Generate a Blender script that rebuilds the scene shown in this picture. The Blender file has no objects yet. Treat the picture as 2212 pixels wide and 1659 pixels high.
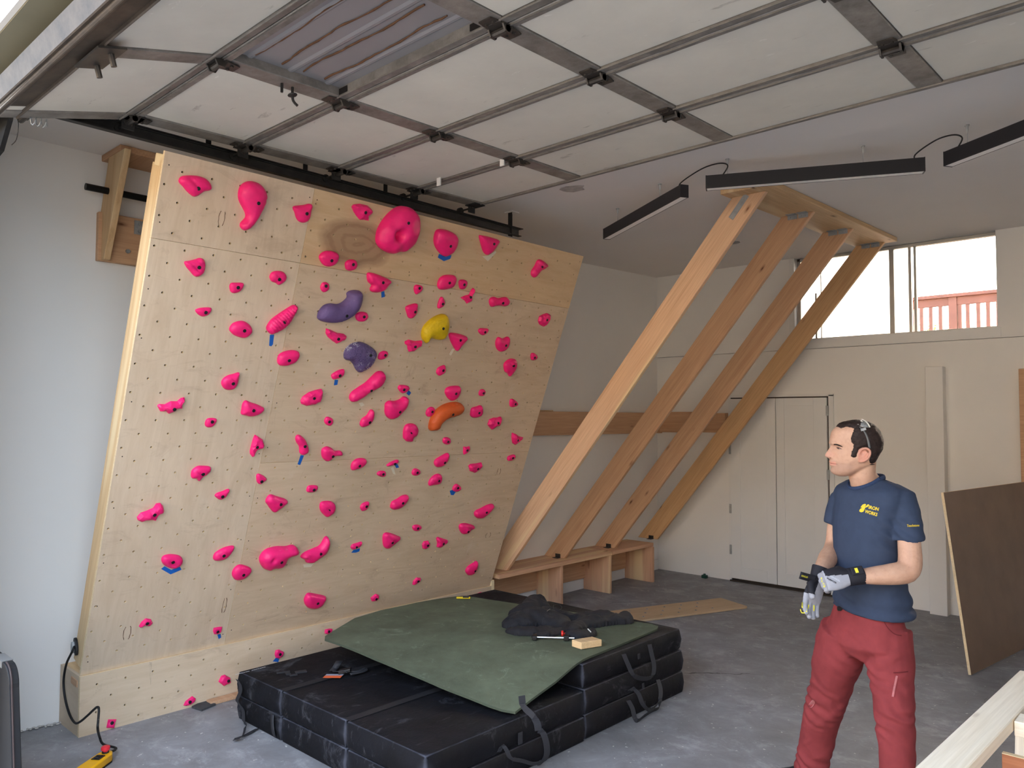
import bpy, bmesh, math, random
import numpy as np
from mathutils import Vector, Matrix, noise
from mathutils.geometry import delaunay_2d_cdt
from mathutils.bvhtree import BVHTree

random.seed(7)
SC = bpy.context.scene
COL = SC.collection

# ---------------------------------------------------------------- camera, sky, exposure
FPX = 1677.8
RIGHT = Vector((0.7313, 0.6820, 0.0038)).normalized()
FWD = Vector((-0.6807, 0.7313, 0.0443)).normalized()
RIGHT = (RIGHT - FWD * RIGHT.dot(FWD)).normalized()
UPV = RIGHT.cross(FWD).normalized()
EYE = Vector((0.0, 0.0, 1.75))
cam_d = bpy.data.cameras.new('camera')
cam = bpy.data.objects.new('camera', cam_d)
COL.objects.link(cam)
cam_d.sensor_width = 36.0
cam_d.lens = FPX * 36.0 / 2212.0
cam_d.clip_start = 0.05
cam.matrix_world = Matrix(((RIGHT.x, UPV.x, -FWD.x, EYE.x), (RIGHT.y, UPV.y, -FWD.y, EYE.y), (RIGHT.z, UPV.z, -FWD.z, EYE.z), (0, 0, 0, 1)))
SC.camera = cam

world = bpy.data.worlds.new('overcast_sky')
SC.world = world
world.use_nodes = True
wn = world.node_tree
for n in list(wn.nodes):
    wn.nodes.remove(n)
w_out = wn.nodes.new('ShaderNodeOutputWorld')
w_bg = wn.nodes.new('ShaderNodeBackground')
# thin overcast: an even bluish veil over a hazy sky whose hidden sun stands behind the rear window
w_bg.inputs['Color'].default_value = (0.82, 0.91, 1.0, 1)
w_bg.inputs['Strength'].default_value = 2.2
w_sky = wn.nodes.new('ShaderNodeTexSky')
w_sky.sky_type = 'NISHITA'
w_sky.sun_disc = False
w_sky.sun_elevation = math.radians(30)
w_sky.sun_rotation = math.radians(12)
w_sky.air_density = 1.0
w_sky.dust_density = 7.0
w_sky.ozone_density = 1.0
w_bg2 = wn.nodes.new('ShaderNodeBackground')
w_bg2.inputs['Strength'].default_value = 1.0
wn.links.new(w_sky.outputs[0], w_bg2.inputs['Color'])
w_add = wn.nodes.new('ShaderNodeAddShader')
wn.links.new(w_bg.outputs[0], w_add.inputs[0])
wn.links.new(w_bg2.outputs[0], w_add.inputs[1])
wn.links.new(w_add.outputs[0], w_out.inputs[0])

vs = SC.view_settings
SC.display_settings.display_device = 'sRGB'
vs.view_transform = 'Standard'
vs.look = 'None'
vs.gamma = 1.0
vs.use_curve_mapping = False
vs.exposure = 0.6
SC.cycles.use_denoising = True
SC.cycles.max_bounces = 10
SC.cycles.diffuse_bounces = 7
SC.cycles.glossy_bounces = 4
SC.cycles.transmission_bounces = 6
SC.cycles.caustics_reflective = False
SC.cycles.caustics_refractive = False
SC.cycles.sample_clamp_indirect = 8.0


def portal(name, loc, rot, sx, sy):
    # marks an opening of the building for the sky sampling; gives off no light of its own
    l = bpy.data.lights.new(name, 'AREA')
    l.shape = 'RECTANGLE'
    l.size = sx
    l.size_y = sy
    l.cycles.is_portal = True
    o = bpy.data.objects.new(name, l)
    COL.objects.link(o)
    o.location = loc
    o.rotation_euler = rot
    return o


portal('opening_portal', (-1.6, 0.62, 1.5), (math.radians(90), 0, 0), 5.2, 3.0)
portal('window_portal', (-2.4, 8.12, 2.98), (math.radians(-90), 0, 0), 1.9, 0.86)
portal('window_portal', (0.35, 8.12, 2.98), (math.radians(-90), 0, 0), 1.9, 0.86)

# ---------------------------------------------------------------- helpers


def ray(px, py):
    return (RIGHT * ((px - 1106.0) / FPX) - UPV * ((py - 829.5) / FPX) + FWD)


def at(px, py, d):
    """point seen at this pixel at depth d along the view axis"""
    return EYE + ray(px, py) * d


def onx(px, py, x):
    r = ray(px, py)
    return EYE + r * ((x - EYE.x) / r.x)


def ony(px, py, y):
    r = ray(px, py)
    return EYE + r * ((y - EYE.y) / r.y)


def onz(px, py, z):
    r = ray(px, py)
    return EYE + r * ((z - EYE.z) / r.z)


def lin(r, g, b):
    def f(c):
        c /= 255.0
        return c / 12.92 if c <= 0.04045 else ((c + 0.055) / 1.055) ** 2.4
    return (f(r), f(g), f(b), 1.0)


WM = {}


def place(o, M, parent):
    WM[o.name] = M
    if parent is not None:
        o.parent = parent
        o.matrix_basis = WM[parent.name].inverted() @ M
    else:
        o.matrix_basis = M


def tag(o, label=None, cat=None, group=None, kind=None):
    if label: o['label'] = label
    if cat: o['category'] = cat
    if group: o['group'] = group
    if kind: o['kind'] = kind
    return o


def thing(name, loc, label, cat, group=None, M=None):
    o = bpy.data.objects.new(name, None)
    o.empty_display_size = 0.1
    COL.objects.link(o)
    place(o, M if M is not None else Matrix.Translation(Vector(loc)), None)
    return tag(o, label, cat, group)


class MB:
    """collects shapes for ONE mesh object"""

    def __init__(s):
        s.v = []; s.f = []; s.m = []

    def add(s, vs_, fs, mi=0):
        b = len(s.v)
        s.v += [tuple(p) for p in vs_]
        for f in fs:
            s.f.append([b + i for i in f]); s.m.append(mi)
        return s

    def hexa(s, p, mi=0):
        return s.add(p, [(0, 3, 2, 1), (4, 5, 6, 7), (0, 1, 5, 4), (1, 2, 6, 5), (2, 3, 7, 6), (3, 0, 4, 7)], mi)

    def box(s, lo, hi, mi=0):
        x0, y0, z0 = lo; x1, y1, z1 = hi
        return s.hexa([(x0, y0, z0), (x1, y0, z0), (x1, y1, z0), (x0, y1, z0), (x0, y0, z1), (x1, y0, z1), (x1, y1, z1), (x0, y1, z1)], mi)

    def obox(s, c, ax, h, mi=0):
        c = Vector(c); X, Y, Z = [Vector(a) * k for a, k in zip(ax, h)]
        P = [c + X * a + Y * b + Z * d for d in (-1, 1) for a, b in ((-1, -1), (1, -1), (1, 1), (-1, 1))]
        return s.hexa(P, mi)

    def prism(s, poly, off, mi=0):
        """poly: 3D points in order, extruded by vector off"""
        n = len(poly); off = Vector(off)
        P = [Vector(p) for p in poly]
        Q = P + [p + off for p in P]
        nrm = Vector((0, 0, 0))
        for i in range(n):
            nrm += (P[i] - P[0]).cross(P[(i + 1) % n] - P[0])
        fl = nrm.dot(off) > 0
        fs = [list(range(n))[::-1] if fl else list(range(n)), list(range(n, 2 * n)) if fl else list(range(n, 2 * n))[::-1]]
        for i in range(n):
            j = (i + 1) % n
            fs.append((i, j, n + j, n + i) if fl else (j, i, n + i, n + j))
        return s.add(Q, fs, mi)

    def tube(s, path, rad, n=8, caps=True, mi=0, ref=None):
        P = [Vector(p) for p in path]; k = len(P)
        R = rad if isinstance(rad, (list, tuple)) else [rad] * k
        T = [(P[min(i + 1, k - 1)] - P[max(i - 1, 0)]).normalized() for i in range(k)]
        u = Vector(ref) if ref else (Vector((0, 0, 1)) if abs(T[0].z) < 0.9 else Vector((1, 0, 0)))
        vs_ = []
        for i in range(k):
            u = (u - T[i] * u.dot(T[i])).normalized(); w = T[i].cross(u)
            r = R[i]; ra, rb = r if isinstance(r, (tuple, list)) else (r, r)
            for j in range(n):
                a = 2 * math.pi * j / n
                vs_.append(P[i] + u * (ra * math.cos(a)) + w * (rb * math.sin(a)))
        fs = []
        for i in range(k - 1):
            for j in range(n):
                j2 = (j + 1) % n
                fs.append((i * n + j, i * n + j2, (i + 1) * n + j2, (i + 1) * n + j))
        if caps:
            fs.append(list(range(n))[::-1]); fs.append(list(range((k - 1) * n, k * n)))
        return s.add(vs_, fs, mi)

    def rings(s, rings_, mi=0):
        n = len(rings_[0]); vs_ = [p for r in rings_ for p in r]; fs = []
        for i in range(len(rings_) - 1):
            for j in range(n):
                j2 = (j + 1) % n
                fs.append((i * n + j, i * n + j2, (i + 1) * n + j2, (i + 1) * n + j))
        k = len(rings_)
        fs.append(list(range(n))[::-1]); fs.append(list(range((k - 1) * n, k * n)))
        return s.add(vs_, fs, mi)

    def ball(s, c, r, ax=None, nu=14, nv=8, mi=0):
        c = Vector(c); r = r if isinstance(r, (tuple, list)) else (r, r, r)
        X, Y, Z = [Vector(a) for a in (ax or ((1, 0, 0), (0, 1, 0), (0, 0, 1)))]
        vs_ = [c - Z * r[2]]
        for i in range(1, nv):
            t = math.pi * i / nv
            for j in range(nu):
                a = 2 * math.pi * j / nu
                vs_.append(c + X * (r[0] * math.sin(t) * math.cos(a)) + Y * (r[1] * math.sin(t) * math.sin(a)) - Z * (r[2] * math.cos(t)))
        vs_.append(c + Z * r[2]); L = len(vs_) - 1; fs = []
        for j in range(nu):
            j2 = (j + 1) % nu
            fs.append((0, 1 + j2, 1 + j)); fs.append((L, 1 + (nv - 2) * nu + j, 1 + (nv - 2) * nu + j2))
            for i in range(nv - 2):
                fs.append((1 + i * nu + j, 1 + i * nu + j2, 1 + (i + 1) * nu + j2, 1 + (i + 1) * nu + j))
        return s.add(vs_, fs, mi)

    def ribbon(s, path, side, w, th=0.003, mi=0):
        """flat strap: side = vector or list of vectors across the strap"""
        P = [Vector(p) for p in path]; k = len(P)
        S = [Vector(q).normalized() for q in side] if isinstance(side, list) else [Vector(side).normalized()] * k
        vs_ = []
        for i in range(k):
            T = (P[min(i + 1, k - 1)] - P[max(i - 1, 0)]).normalized()
            n = T.cross(S[i]).normalized() * (th / 2)
            a = S[i] * (w / 2)
            vs_ += [P[i] - a - n, P[i] + a - n, P[i] + a + n, P[i] - a + n]
        fs = []
        for i in range(k - 1):
            b = i * 4
            for j in range(4):
                j2 = (j + 1) % 4
                fs.append((b + j, b + 4 + j, b + 4 + j2, b + j2))
        fs.append((0, 1, 2, 3)); e = (k - 1) * 4; fs.append((e + 3, e + 2, e + 1, e))
        return s.add(vs_, fs, mi)

    def mesh(s, name):
        me = bpy.data.meshes.new(name)
        me.from_pydata(s.v, [], s.f)
        me.update()
        return me

    def build(s, name, mats, parent=None, M=None, smooth=False, bevel=0.0, seg=2, angle=40, origin=None):
        """verts are world coordinates unless M (a frame) is given: then they are local to M"""
        if M is None:
            if origin is None:
                a = np.array(s.v); origin = (a.min(0) + a.max(0)) / 2
            o0 = Vector(origin)
            s.v = [tuple(Vector(p) - o0) for p in s.v]
            M = Matrix.Translation(o0)
        me = s.mesh(name)
        return mobj(name, me, mats, parent, M, smooth, bevel, seg, angle, s.m)


def mobj(name, me, mats, parent=None, M=None, smooth=False, bevel=0.0, seg=2, angle=40, midx=None):
    bm = bmesh.new(); bm.from_mesh(me)
    bmesh.ops.recalc_face_normals(bm, faces=bm.faces)
    bm.to_mesh(me); bm.free()
    for m_ in (mats if isinstance(mats, (list, tuple)) else [mats]):
        me.materials.append(m_)
    if midx:
        me.polygons.foreach_set('material_index', midx)
    if smooth:
        me.polygons.foreach_set('use_smooth', [True] * len(me.polygons))
        if smooth == 'auto':
            try:
                me.set_sharp_from_angle(angle=math.radians(angle))
            except Exception:
                pass
    o = bpy.data.objects.new(name, me)
    COL.objects.link(o)
    place(o, M if M is not None else Matrix.Identity(4), parent)
    if bevel:
        b = o.modifiers.new('bevel', 'BEVEL'); b.width = bevel; b.segments = seg; b.limit_method = 'ANGLE'
        b.angle_limit = math.radians(35)
    return o


def frame(o, X, Y):
    X = Vector(X).normalized(); Y = Vector(Y); Y = (Y - X * Y.dot(X)).normalized(); Z = X.cross(Y); o = Vector(o)
    return Matrix(((X.x, Y.x, Z.x, o.x), (X.y, Y.y, Z.y, o.y), (X.z, Y.z, Z.z, o.z), (0, 0, 0, 1)))


def lumber(name, p0, p1, w, t, wdir, mat_, parent=None, bevel=0.003):
    """board from p0 to p1 (centre line), w across wdir, t thick; local X runs along the grain"""
    p0 = Vector(p0); p1 = Vector(p1); L = (p1 - p0).length
    M = frame((p0 + p1) / 2, p1 - p0, wdir)
    return MB().box((-L / 2, -w / 2, -t / 2), (L / 2, w / 2, t / 2)).build(name, mat_, parent, M, bevel=bevel, seg=1)


def remesh(mb, voxel, smooth_it=4, fac=0.5):
    me = mb.mesh('tmp'); o = bpy.data.objects.new('tmp', me); COL.objects.link(o)
    r = o.modifiers.new('r', 'REMESH'); r.mode = 'VOXEL'; r.voxel_size = voxel
    if smooth_it:
        k = o.modifiers.new('s', 'SMOOTH'); k.iterations = smooth_it; k.factor = fac
    dg = bpy.context.evaluated_depsgraph_get()
    out = bpy.data.meshes.new_from_object(o.evaluated_get(dg))
    bpy.data.objects.remove(o); bpy.data.meshes.remove(me)
    return out


def displace(me, fn):
    """fn(co, normal) -> offset along the normal"""
    me.update()
    N = [v.normal.copy() for v in me.vertices]
    for v, n in zip(me.vertices, N):
        v.co = v.co + n * fn(v.co, n)
    me.update()


def text_mesh(s, size=1.0, bold=0.0, shear=0.0):
    c = bpy.data.curves.new('t', 'FONT'); c.body = s; c.size = size; c.offset = bold; c.shear = shear
    c.align_x = 'CENTER'; c.align_y = 'CENTER'; c.resolution_u = 3
    o = bpy.data.objects.new('t', c); COL.objects.link(o)
    dg = bpy.context.evaluated_depsgraph_get()
    me = bpy.data.meshes.new_from_object(o.evaluated_get(dg))
    vs_ = [v.co.copy() for v in me.vertices]; fs = [list(p.vertices) for p in me.polygons]
    bpy.data.objects.remove(o); bpy.data.curves.remove(c); bpy.data.meshes.remove(me)
    return vs_, fs


def smoothpath(P, k=4):
    P = [Vector(p) for p in P]; out = []
    n = len(P)
    for i in range(n - 1):
        a, b, c, d = P[max(i - 1, 0)], P[i], P[i + 1], P[min(i + 2, n - 1)]
        for j in range(k):
            t = j / k
            out.append(0.5 * ((2 * b) + (c - a) * t + (2 * a - 5 * b + 4 * c - d) * t * t + (3 * b - a - 3 * c + d) * t ** 3))
    out.append(P[-1])
    return out

# ---------------------------------------------------------------- materials


def nodes(name):
    m_ = bpy.data.materials.new(name); m_.use_nodes = True
    nt = m_.node_tree
    return m_, nt, nt.nodes['Principled BSDF']


def nn(nt, t, **kw):
    n = nt.nodes.new(t)
    for k, v_ in kw.items():
        if k in n.inputs.keys() if hasattr(n.inputs, 'keys') else False:
            n.inputs[k].default_value = v_
        else:
            setattr(n, k, v_)
    return n


def coords(nt, kind='Object', scale=(1, 1, 1), rnd=False):
    tc = nt.nodes.new('ShaderNodeTexCoord')
    mp = nt.nodes.new('ShaderNodeMapping')
    mp.inputs['Scale'].default_value = scale
    nt.links.new(tc.outputs[kind], mp.inputs['Vector'])
    if rnd:
        oi = nt.nodes.new('ShaderNodeObjectInfo')
        mul = nt.nodes.new('ShaderNodeMath'); mul.operation = 'MULTIPLY'; mul.inputs[1].default_value = 37.0
        nt.links.new(oi.outputs['Random'], mul.inputs[0])
        nt.links.new(mul.outputs[0], mp.inputs['Location'])
    return mp.outputs[0]


def ntex(nt, vec, scale, detail=4, rough=0.55, dist=0.0):
    n = nt.nodes.new('ShaderNodeTexNoise')
    n.inputs['Scale'].default_value = scale; n.inputs['Detail'].default_value = detail
    n.inputs['Roughness'].default_value = rough; n.inputs['Distortion'].default_value = dist
    nt.links.new(vec, n.inputs['Vector'])
    return n.outputs['Fac']


def ramp(nt, fac, stops):
    r = nt.nodes.new('ShaderNodeValToRGB')
    el = r.color_ramp.elements
    while len(el) < len(stops):
        el.new(0.5)
    for e, (p, c) in zip(el, stops):
        e.position = p; e.color = c if len(c) == 4 else (*c, 1)
    nt.links.new(fac, r.inputs['Fac'])
    return r.outputs['Color']


def mix(nt, fac, a, b, mode='MIX'):
    x = nt.nodes.new('ShaderNodeMix'); x.data_type = 'RGBA'; x.blend_type = mode
    for sock, val in ((x.inputs['Factor'], fac), (x.inputs[6], a), (x.inputs[7], b)):
        if isinstance(val, (float, int)): sock.default_value = val
        elif isinstance(val, tuple): sock.default_value = val
        else: nt.links.new(val, sock)
    return x.outputs[2]


def bump(nt, bs, h, strength=0.3, dist=0.01):
    b = nt.nodes.new('ShaderNodeBump'); b.inputs['Strength'].default_value = strength; b.inputs['Distance'].default_value = dist
    nt.links.new(h, b.inputs['Height']); nt.links.new(b.outputs[0], bs.inputs['Normal'])


BW = lambda v_: (v_, v_, v_, 1)


def plain(name, col, rough=0.6, metal=0.0, var=0.08, vscale=8.0, bmp=0.0, bscale=60.0, spec=0.4, detail=3):
    m_, nt, bs = nodes(name)
    v_ = coords(nt)
    f = ntex(nt, v_, vscale, detail)
    c = ramp(nt, f, [(0.25, tuple(x * (1 - var) for x in col[:3])), (0.75, tuple(min(1, x * (1 + var)) for x in col[:3]))])
    nt.links.new(c, bs.inputs['Base Color'])
    bs.inputs['Roughness'].default_value = rough; bs.inputs['Metallic'].default_value = metal
    bs.inputs['Specular IOR Level'].default_value = spec
    if bmp:
        bump(nt, bs, ntex(nt, v_, bscale, 4), bmp, 0.004)
    return m_


def wood(name, c_lo, c_hi, knot=None, sap=None, rough=0.6, fine=1.0, knot_scale=1.0):
    """softwood: grain along local X"""
    m_, nt, bs = nodes(name)
    v_ = coords(nt, 'Object', (1, 1, 1), True)
    def sc(s_):
        mp = nt.nodes.new('ShaderNodeMapping'); mp.inputs['Scale'].default_value = s_
        nt.links.new(v_, mp.inputs['Vector']); return mp.outputs[0]
    g1 = ntex(nt, sc((0.7, 14, 14)), 1.6 * fine, 5, 0.6, 0.6)
    g2 = ntex(nt, sc((2.0, 70, 70)), 1.5 * fine, 3, 0.6)
    c = ramp(nt, g1, [(0.3, c_lo), (0.55, c_hi), (0.75, c_lo)])
    c = mix(nt, 0.35, c, ramp(nt, g2, [(0.35, tuple(x * 0.78 for x in c_lo[:3])), (0.65, c_hi)]))
    if sap:
        s2 = ntex(nt, sc((0.25, 5, 5)), 1.2, 2)
        c = mix(nt, ramp(nt, s2, [(0.52, BW(0)), (0.6, BW(1))]), c, sap)
    if knot:
        vo = nt.nodes.new('ShaderNodeTexVoronoi'); vo.inputs['Scale'].default_value = 2.4 * knot_scale
        vo.inputs['Randomness'].default_value = 1.0
        nt.links.new(sc((0.75, 2.3, 0.0)), vo.inputs['Vector'])
        k = ramp(nt, vo.outputs['Distance'], [(0.03, BW(1)), (0.06, BW(0.45)), (0.12, BW(0))])
        c = mix(nt, k, c, knot)
    nt.links.new(c, bs.inputs['Base Color'])
    bs.inputs['Roughness'].default_value = rough; bs.inputs['Specular IOR Level'].default_value = 0.3
    bump(nt, bs, g2, 0.15, 0.002)
    return m_


def birch(name, c_lo, c_hi, axis, smudge=0.5, stain=None, rough=0.5):
    """birch plywood face in board coordinates (X along the wall, Y up the slope)"""
    m_, nt, bs = nodes(name)
    v_ = coords(nt, 'Object', (1, 1, 1), True)
    def sc(s_):
        mp = nt.nodes.new('ShaderNodeMapping'); mp.inputs['Scale'].default_value = s_
        nt.links.new(v_, mp.inputs['Vector']); return mp.outputs[0]
    st = (5, 0.8, 5) if axis == 'y' else (0.8, 5, 5)
    g1 = ntex(nt, sc(st), 1.4, 5, 0.6, 1.2)
    g2 = ntex(nt, sc(tuple(x * 6 for x in st)), 1.6, 3, 0.6)
    c = ramp(nt, g1, [(0.3, c_lo), (0.5, c_hi), (0.7, c_lo)])
    c = mix(nt, 0.3, c, ramp(nt, g2, [(0.35, c_lo), (0.65, c_hi)]))
    big = ntex(nt, v_, 1.1, 3)
    c = mix(nt, ramp(nt, big, [(0.4, BW(0.0)), (0.75, BW(0.35))]), c, tuple(x * 0.75 for x in c_lo[:3]) + (1,))
    if smudge:
        s1 = ntex(nt, sc((1.6, 3.2, 1)), 2.2, 6, 0.7, 1.5)
        c = mix(nt, ramp(nt, s1, [(0.56, BW(0)), (0.72, BW(smudge * 0.55))]), c, lin(120, 88, 70))
        s3 = ntex(nt, sc((6, 1.2, 1)), 3.0, 5, 0.7, 2.5)
        c = mix(nt, ramp(nt, s3, [(0.64, BW(0)), (0.72, BW(smudge * 0.5))]), c, lin(95, 80, 70))
        s2 = ntex(nt, sc((3, 2, 1)), 2.6, 6, 0.7)
        c = mix(nt, ramp(nt, s2, [(0.6, BW(0)), (0.75, BW(smudge * 0.3))]), c, lin(225, 220, 212))
    if stain:
        # heartwood figure: an oval with rings
        cx_, cy_, rx, ry, col, amt = stain
        tc = nt.nodes.new('ShaderNodeTexCoord')
        mp = nt.nodes.new('ShaderNodeMapping'); mp.vector_type = 'POINT'
        mp.inputs['Location'].default_value = (-cx_ / rx, -cy_ / ry, 0); mp.inputs['Scale'].default_value = (1 / rx, 1 / ry, 0)
        nt.links.new(tc.outputs['Object'], mp.inputs['Vector'])
        nz = nt.nodes.new('ShaderNodeTexNoise'); nz.inputs['Scale'].default_value = 1.6; nz.inputs['Detail'].default_value = 4
        nt.links.new(mp.outputs[0], nz.inputs['Vector'])
        ad = nt.nodes.new('ShaderNodeVectorMath'); ad.operation = 'MULTIPLY_ADD'
        nt.links.new(nz.outputs['Color'], ad.inputs[0]); ad.inputs[1].default_value = (0.5, 0.5, 0); nt.links.new(mp.outputs[0], ad.inputs[2])
        sb = nt.nodes.new('ShaderNodeVectorMath'); sb.operation = 'SUBTRACT'; nt.links.new(ad.outputs[0], sb.inputs[0]); sb.inputs[1].default_value = (0.25, 0.25, 0)
        ln = nt.nodes.new('ShaderNodeVectorMath'); ln.operation = 'LENGTH'; nt.links.new(sb.outputs[0], ln.inputs[0])
        ring = nt.nodes.new('ShaderNodeMath'); ring.operation = 'SINE'
        mu = nt.nodes.new('ShaderNodeMath'); mu.operation = 'MULTIPLY'; mu.inputs[1].default_value = 22.0
        nt.links.new(ln.outputs['Value'], mu.inputs[0]); nt.links.new(mu.outputs[0], ring.inputs[0])
        rr = ramp(nt, ring.outputs[0], [(0.0, BW(0.78)), (0.9, BW(1.0))])
        mask = ramp(nt, ln.outputs['Value'], [(0.75, BW(amt)), (1.0, BW(0))])
        f = mix(nt, 1.0, mask, rr, 'MULTIPLY')
        c = mix(nt, f, c, col)
    nt.links.new(c, bs.inputs['Base Color'])
    bs.inputs['Roughness'].default_value = rough; bs.inputs['Specular IOR Level'].default_value = 0.3
    return m_


def concrete(name):
    m_, nt, bs = nodes(name)
    v_ = coords(nt)
    a = ntex(nt, v_, 0.9, 8, 0.65, 0.8)
    b = ntex(nt, v_, 4.5, 6, 0.7, 0.4)
    mp = nt.nodes.new('ShaderNodeMapping'); mp.inputs['Scale'].default_value = (1, 1.5, 1); mp.inputs['Rotation'].default_value = (0, 0, 0.7)
    nt.links.new(v_, mp.inputs['Vector'])
    d = ntex(nt, mp.outputs[0], 3.5, 6, 0.75, 0.3)
    c = ramp(nt, a, [(0.3, lin(112, 111, 112)), (0.52, lin(140, 140, 142)), (0.72, lin(172, 173, 177))])
    c = mix(nt, 0.5, c, ramp(nt, b, [(0.3, lin(98, 97, 98)), (0.55, lin(140, 140, 143)), (0.75, lin(182, 183, 187))]))
    c = mix(nt, ramp(nt, d, [(0.54, BW(0)), (0.72, BW(0.38))]), c, lin(214, 215, 218))
    # flecks of paint and chalk
    sp = ntex(nt, v_, 42, 2, 0.4)
    c = mix(nt, ramp(nt, sp, [(0.735, BW(0)), (0.76, BW(0.85))]), c, lin(215, 213, 208))
    # hairline cracks
    vo = nt.nodes.new('ShaderNodeTexVoronoi'); vo.feature = 'DISTANCE_TO_EDGE'; vo.inputs['Scale'].default_value = 0.42
    nz = nt.nodes.new('ShaderNodeTexNoise'); nz.inputs['Scale'].default_value = 3.0; nz.inputs['Detail'].default_value = 6
    nt.links.new(v_, nz.inputs['Vector'])
    ad = nt.nodes.new('ShaderNodeVectorMath'); ad.operation = 'MULTIPLY_ADD'; ad.inputs[1].default_value = (0.35, 0.35, 0)
    nt.links.new(nz.outputs['Color'], ad.inputs[0]); nt.links.new(v_, ad.inputs[2]); nt.links.new(ad.outputs[0], vo.inputs['Vector'])
    brk = ntex(nt, v_, 0.8, 2)
    ck = ramp(nt, vo.outputs['Distance'], [(0.0, BW(1)), (0.0035, BW(0))])
    ck = mix(nt, 1.0, ck, ramp(nt, brk, [(0.55, BW(0)), (0.62, BW(0.9))]), 'MULTIPLY')
    c = mix(nt, ck, c, lin(40, 40, 42))
    nt.links.new(c, bs.inputs['Base Color'])
    r = ramp(nt, a, [(0.35, BW(0.42)), (0.7, BW(0.7))])
    nt.links.new(r, bs.inputs['Roughness'])
    bs.inputs['Specular IOR Level'].default_value = 0.35
    bump(nt, bs, b, 0.12, 0.004)
    return m_


def foam_board(name, col):
    """off-white insulation board with scuffs"""
    m_, nt, bs = nodes(name)
    v_ = coords(nt, 'Object', (1, 1, 1), True)
    a = ntex(nt, v_, 2.5, 6, 0.65)
    c = ramp(nt, a, [(0.3, tuple(x * 0.88 for x in col[:3])), (0.7, col)])
    mp = nt.nodes.new('ShaderNodeMapping'); mp.inputs['Scale'].default_value = (1.2, 5, 1); mp.inputs['Rotation'].default_value = (0, 0, 0.5)
    nt.links.new(v_, mp.inputs['Vector'])
    s = ntex(nt, mp.outputs[0], 5.0, 4, 0.6, 0.6)
    c = mix(nt, ramp(nt, s, [(0.68, BW(0)), (0.72, BW(0.7))]), c, lin(235, 232, 224))
    s2 = ntex(nt, mp.outputs[0], 3.2, 5, 0.7, 0.3)
    c = mix(nt, ramp(nt, s2, [(0.3, BW(0.35)), (0.36, BW(0))]), c, lin(120, 112, 100))
    nt.links.new(c, bs.inputs['Base Color'])
    bs.inputs['Roughness'].default_value = 0.75; bs.inputs['Specular IOR Level'].default_value = 0.2
    return m_


def steel(name, lo, hi, rough=0.5, metal=0.6, rust=0.25):
    m_, nt, bs = nodes(name)
    v_ = coords(nt, 'Object', (1, 1, 1), True)
    a = ntex(nt, v_, 9, 6, 0.7)
    c = ramp(nt, a, [(0.3, lo), (0.7, hi)])
    b = ntex(nt, v_, 14, 6, 0.75)
    c = mix(nt, ramp(nt, b, [(0.58, BW(0)), (0.72, BW(rust))]), c, lin(92, 70, 55))
    nt.links.new(c, bs.inputs['Base Color'])
    bs.inputs['Roughness'].default_value = rough; bs.inputs['Metallic'].default_value = metal
    return m_


def hold_mat(name, col, rough=0.45, bmp=0.25, rings=False, chalk=0.35):
    m_, nt, bs = nodes(name)
    v_ = coords(nt)
    a = ntex(nt, v_, 18, 4)
    c = ramp(nt, a, [(0.3, tuple(x * 0.86 for x in col[:3])), (0.7, col)])
    if rings:
        vo = nt.nodes.new('ShaderNodeTexVoronoi'); vo.inputs['Scale'].default_value = 46
        nt.links.new(v_, vo.inputs['Vector'])
        ring = ramp(nt, vo.outputs['Distance'], [(0.30, BW(0)), (0.38, BW(1)), (0.5, BW(0.9)), (0.56, BW(0))])
        zone = ramp(nt, ntex(nt, v_, 7, 2), [(0.45, BW(0)), (0.62, BW(0.9))])
        c = mix(nt, mix(nt, 1.0, ring, zone, 'MULTIPLY'), c, lin(190, 190, 205))
        h = ring
    else:
        h = ntex(nt, v_, 90, 4, 0.6)
        ck = ntex(nt, v_, 11, 5, 0.7)
        c = mix(nt, ramp(nt, ck, [(0.66, BW(0)), (0.78, BW(chalk))]), c, lin(235, 200, 210))
    nt.links.new(c, bs.inputs['Base Color'])
    bs.inputs['Roughness'].default_value = rough; bs.inputs['Specular IOR Level'].default_value = 0.35
    bump(nt, bs, h, bmp, 0.003)
    return m_


WALL = plain('white_wall_paint', lin(232, 230, 226), 0.75, var=0.025, vscale=1.2, bmp=0.06, bscale=140, spec=0.2)
CEIL = plain('ceiling_paint', lin(230, 226, 222), 0.8, var=0.03, vscale=1.0, bmp=0.05, bscale=120, spec=0.2)
TRIM = plain('white_trim_paint', lin(228, 227, 224), 0.5, var=0.02, vscale=3)
DOORW = plain('white_door_paint', lin(226, 226, 224), 0.5, var=0.03, vscale=2.5)
CONC = concrete('stained_concrete')
DRIVE = plain('driveway_concrete', lin(126, 121, 114), 0.85, var=0.1, vscale=2, bmp=0.2, bscale=40)
OLIVE = plain('olive_header_paint', lin(122, 118, 98), 0.7, var=0.06, vscale=6)
RUBBER_W = plain('cream_weather_seal', lin(226, 215, 180), 0.6, var=0.04)
GAP = plain('dark_gap', lin(62, 52, 44), 0.9)
FIR = wood('fir_brown', lin(188, 146, 112), lin(208, 168, 132), lin(104, 62, 40), knot_scale=1.35)
FIR_LT = wood('fir_light', lin(208, 164, 130), lin(226, 188, 152), lin(122, 76, 50), sap=lin(230, 206, 162), knot_scale=1.3)
FIR_YEL = wood('fir_yellow', lin(198, 154, 108), lin(216, 176, 130), lin(112, 68, 40), knot_scale=1.5)
FIR_PK = wood('fir_pink', lin(196, 150, 120), lin(216, 172, 138), lin(110, 62, 40), sap=lin(226, 196, 152))
PINE = wood('pine_pale', lin(212, 176, 130), lin(228, 198, 152), lin(120, 76, 44), sap=lin(236, 214, 172))
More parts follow.
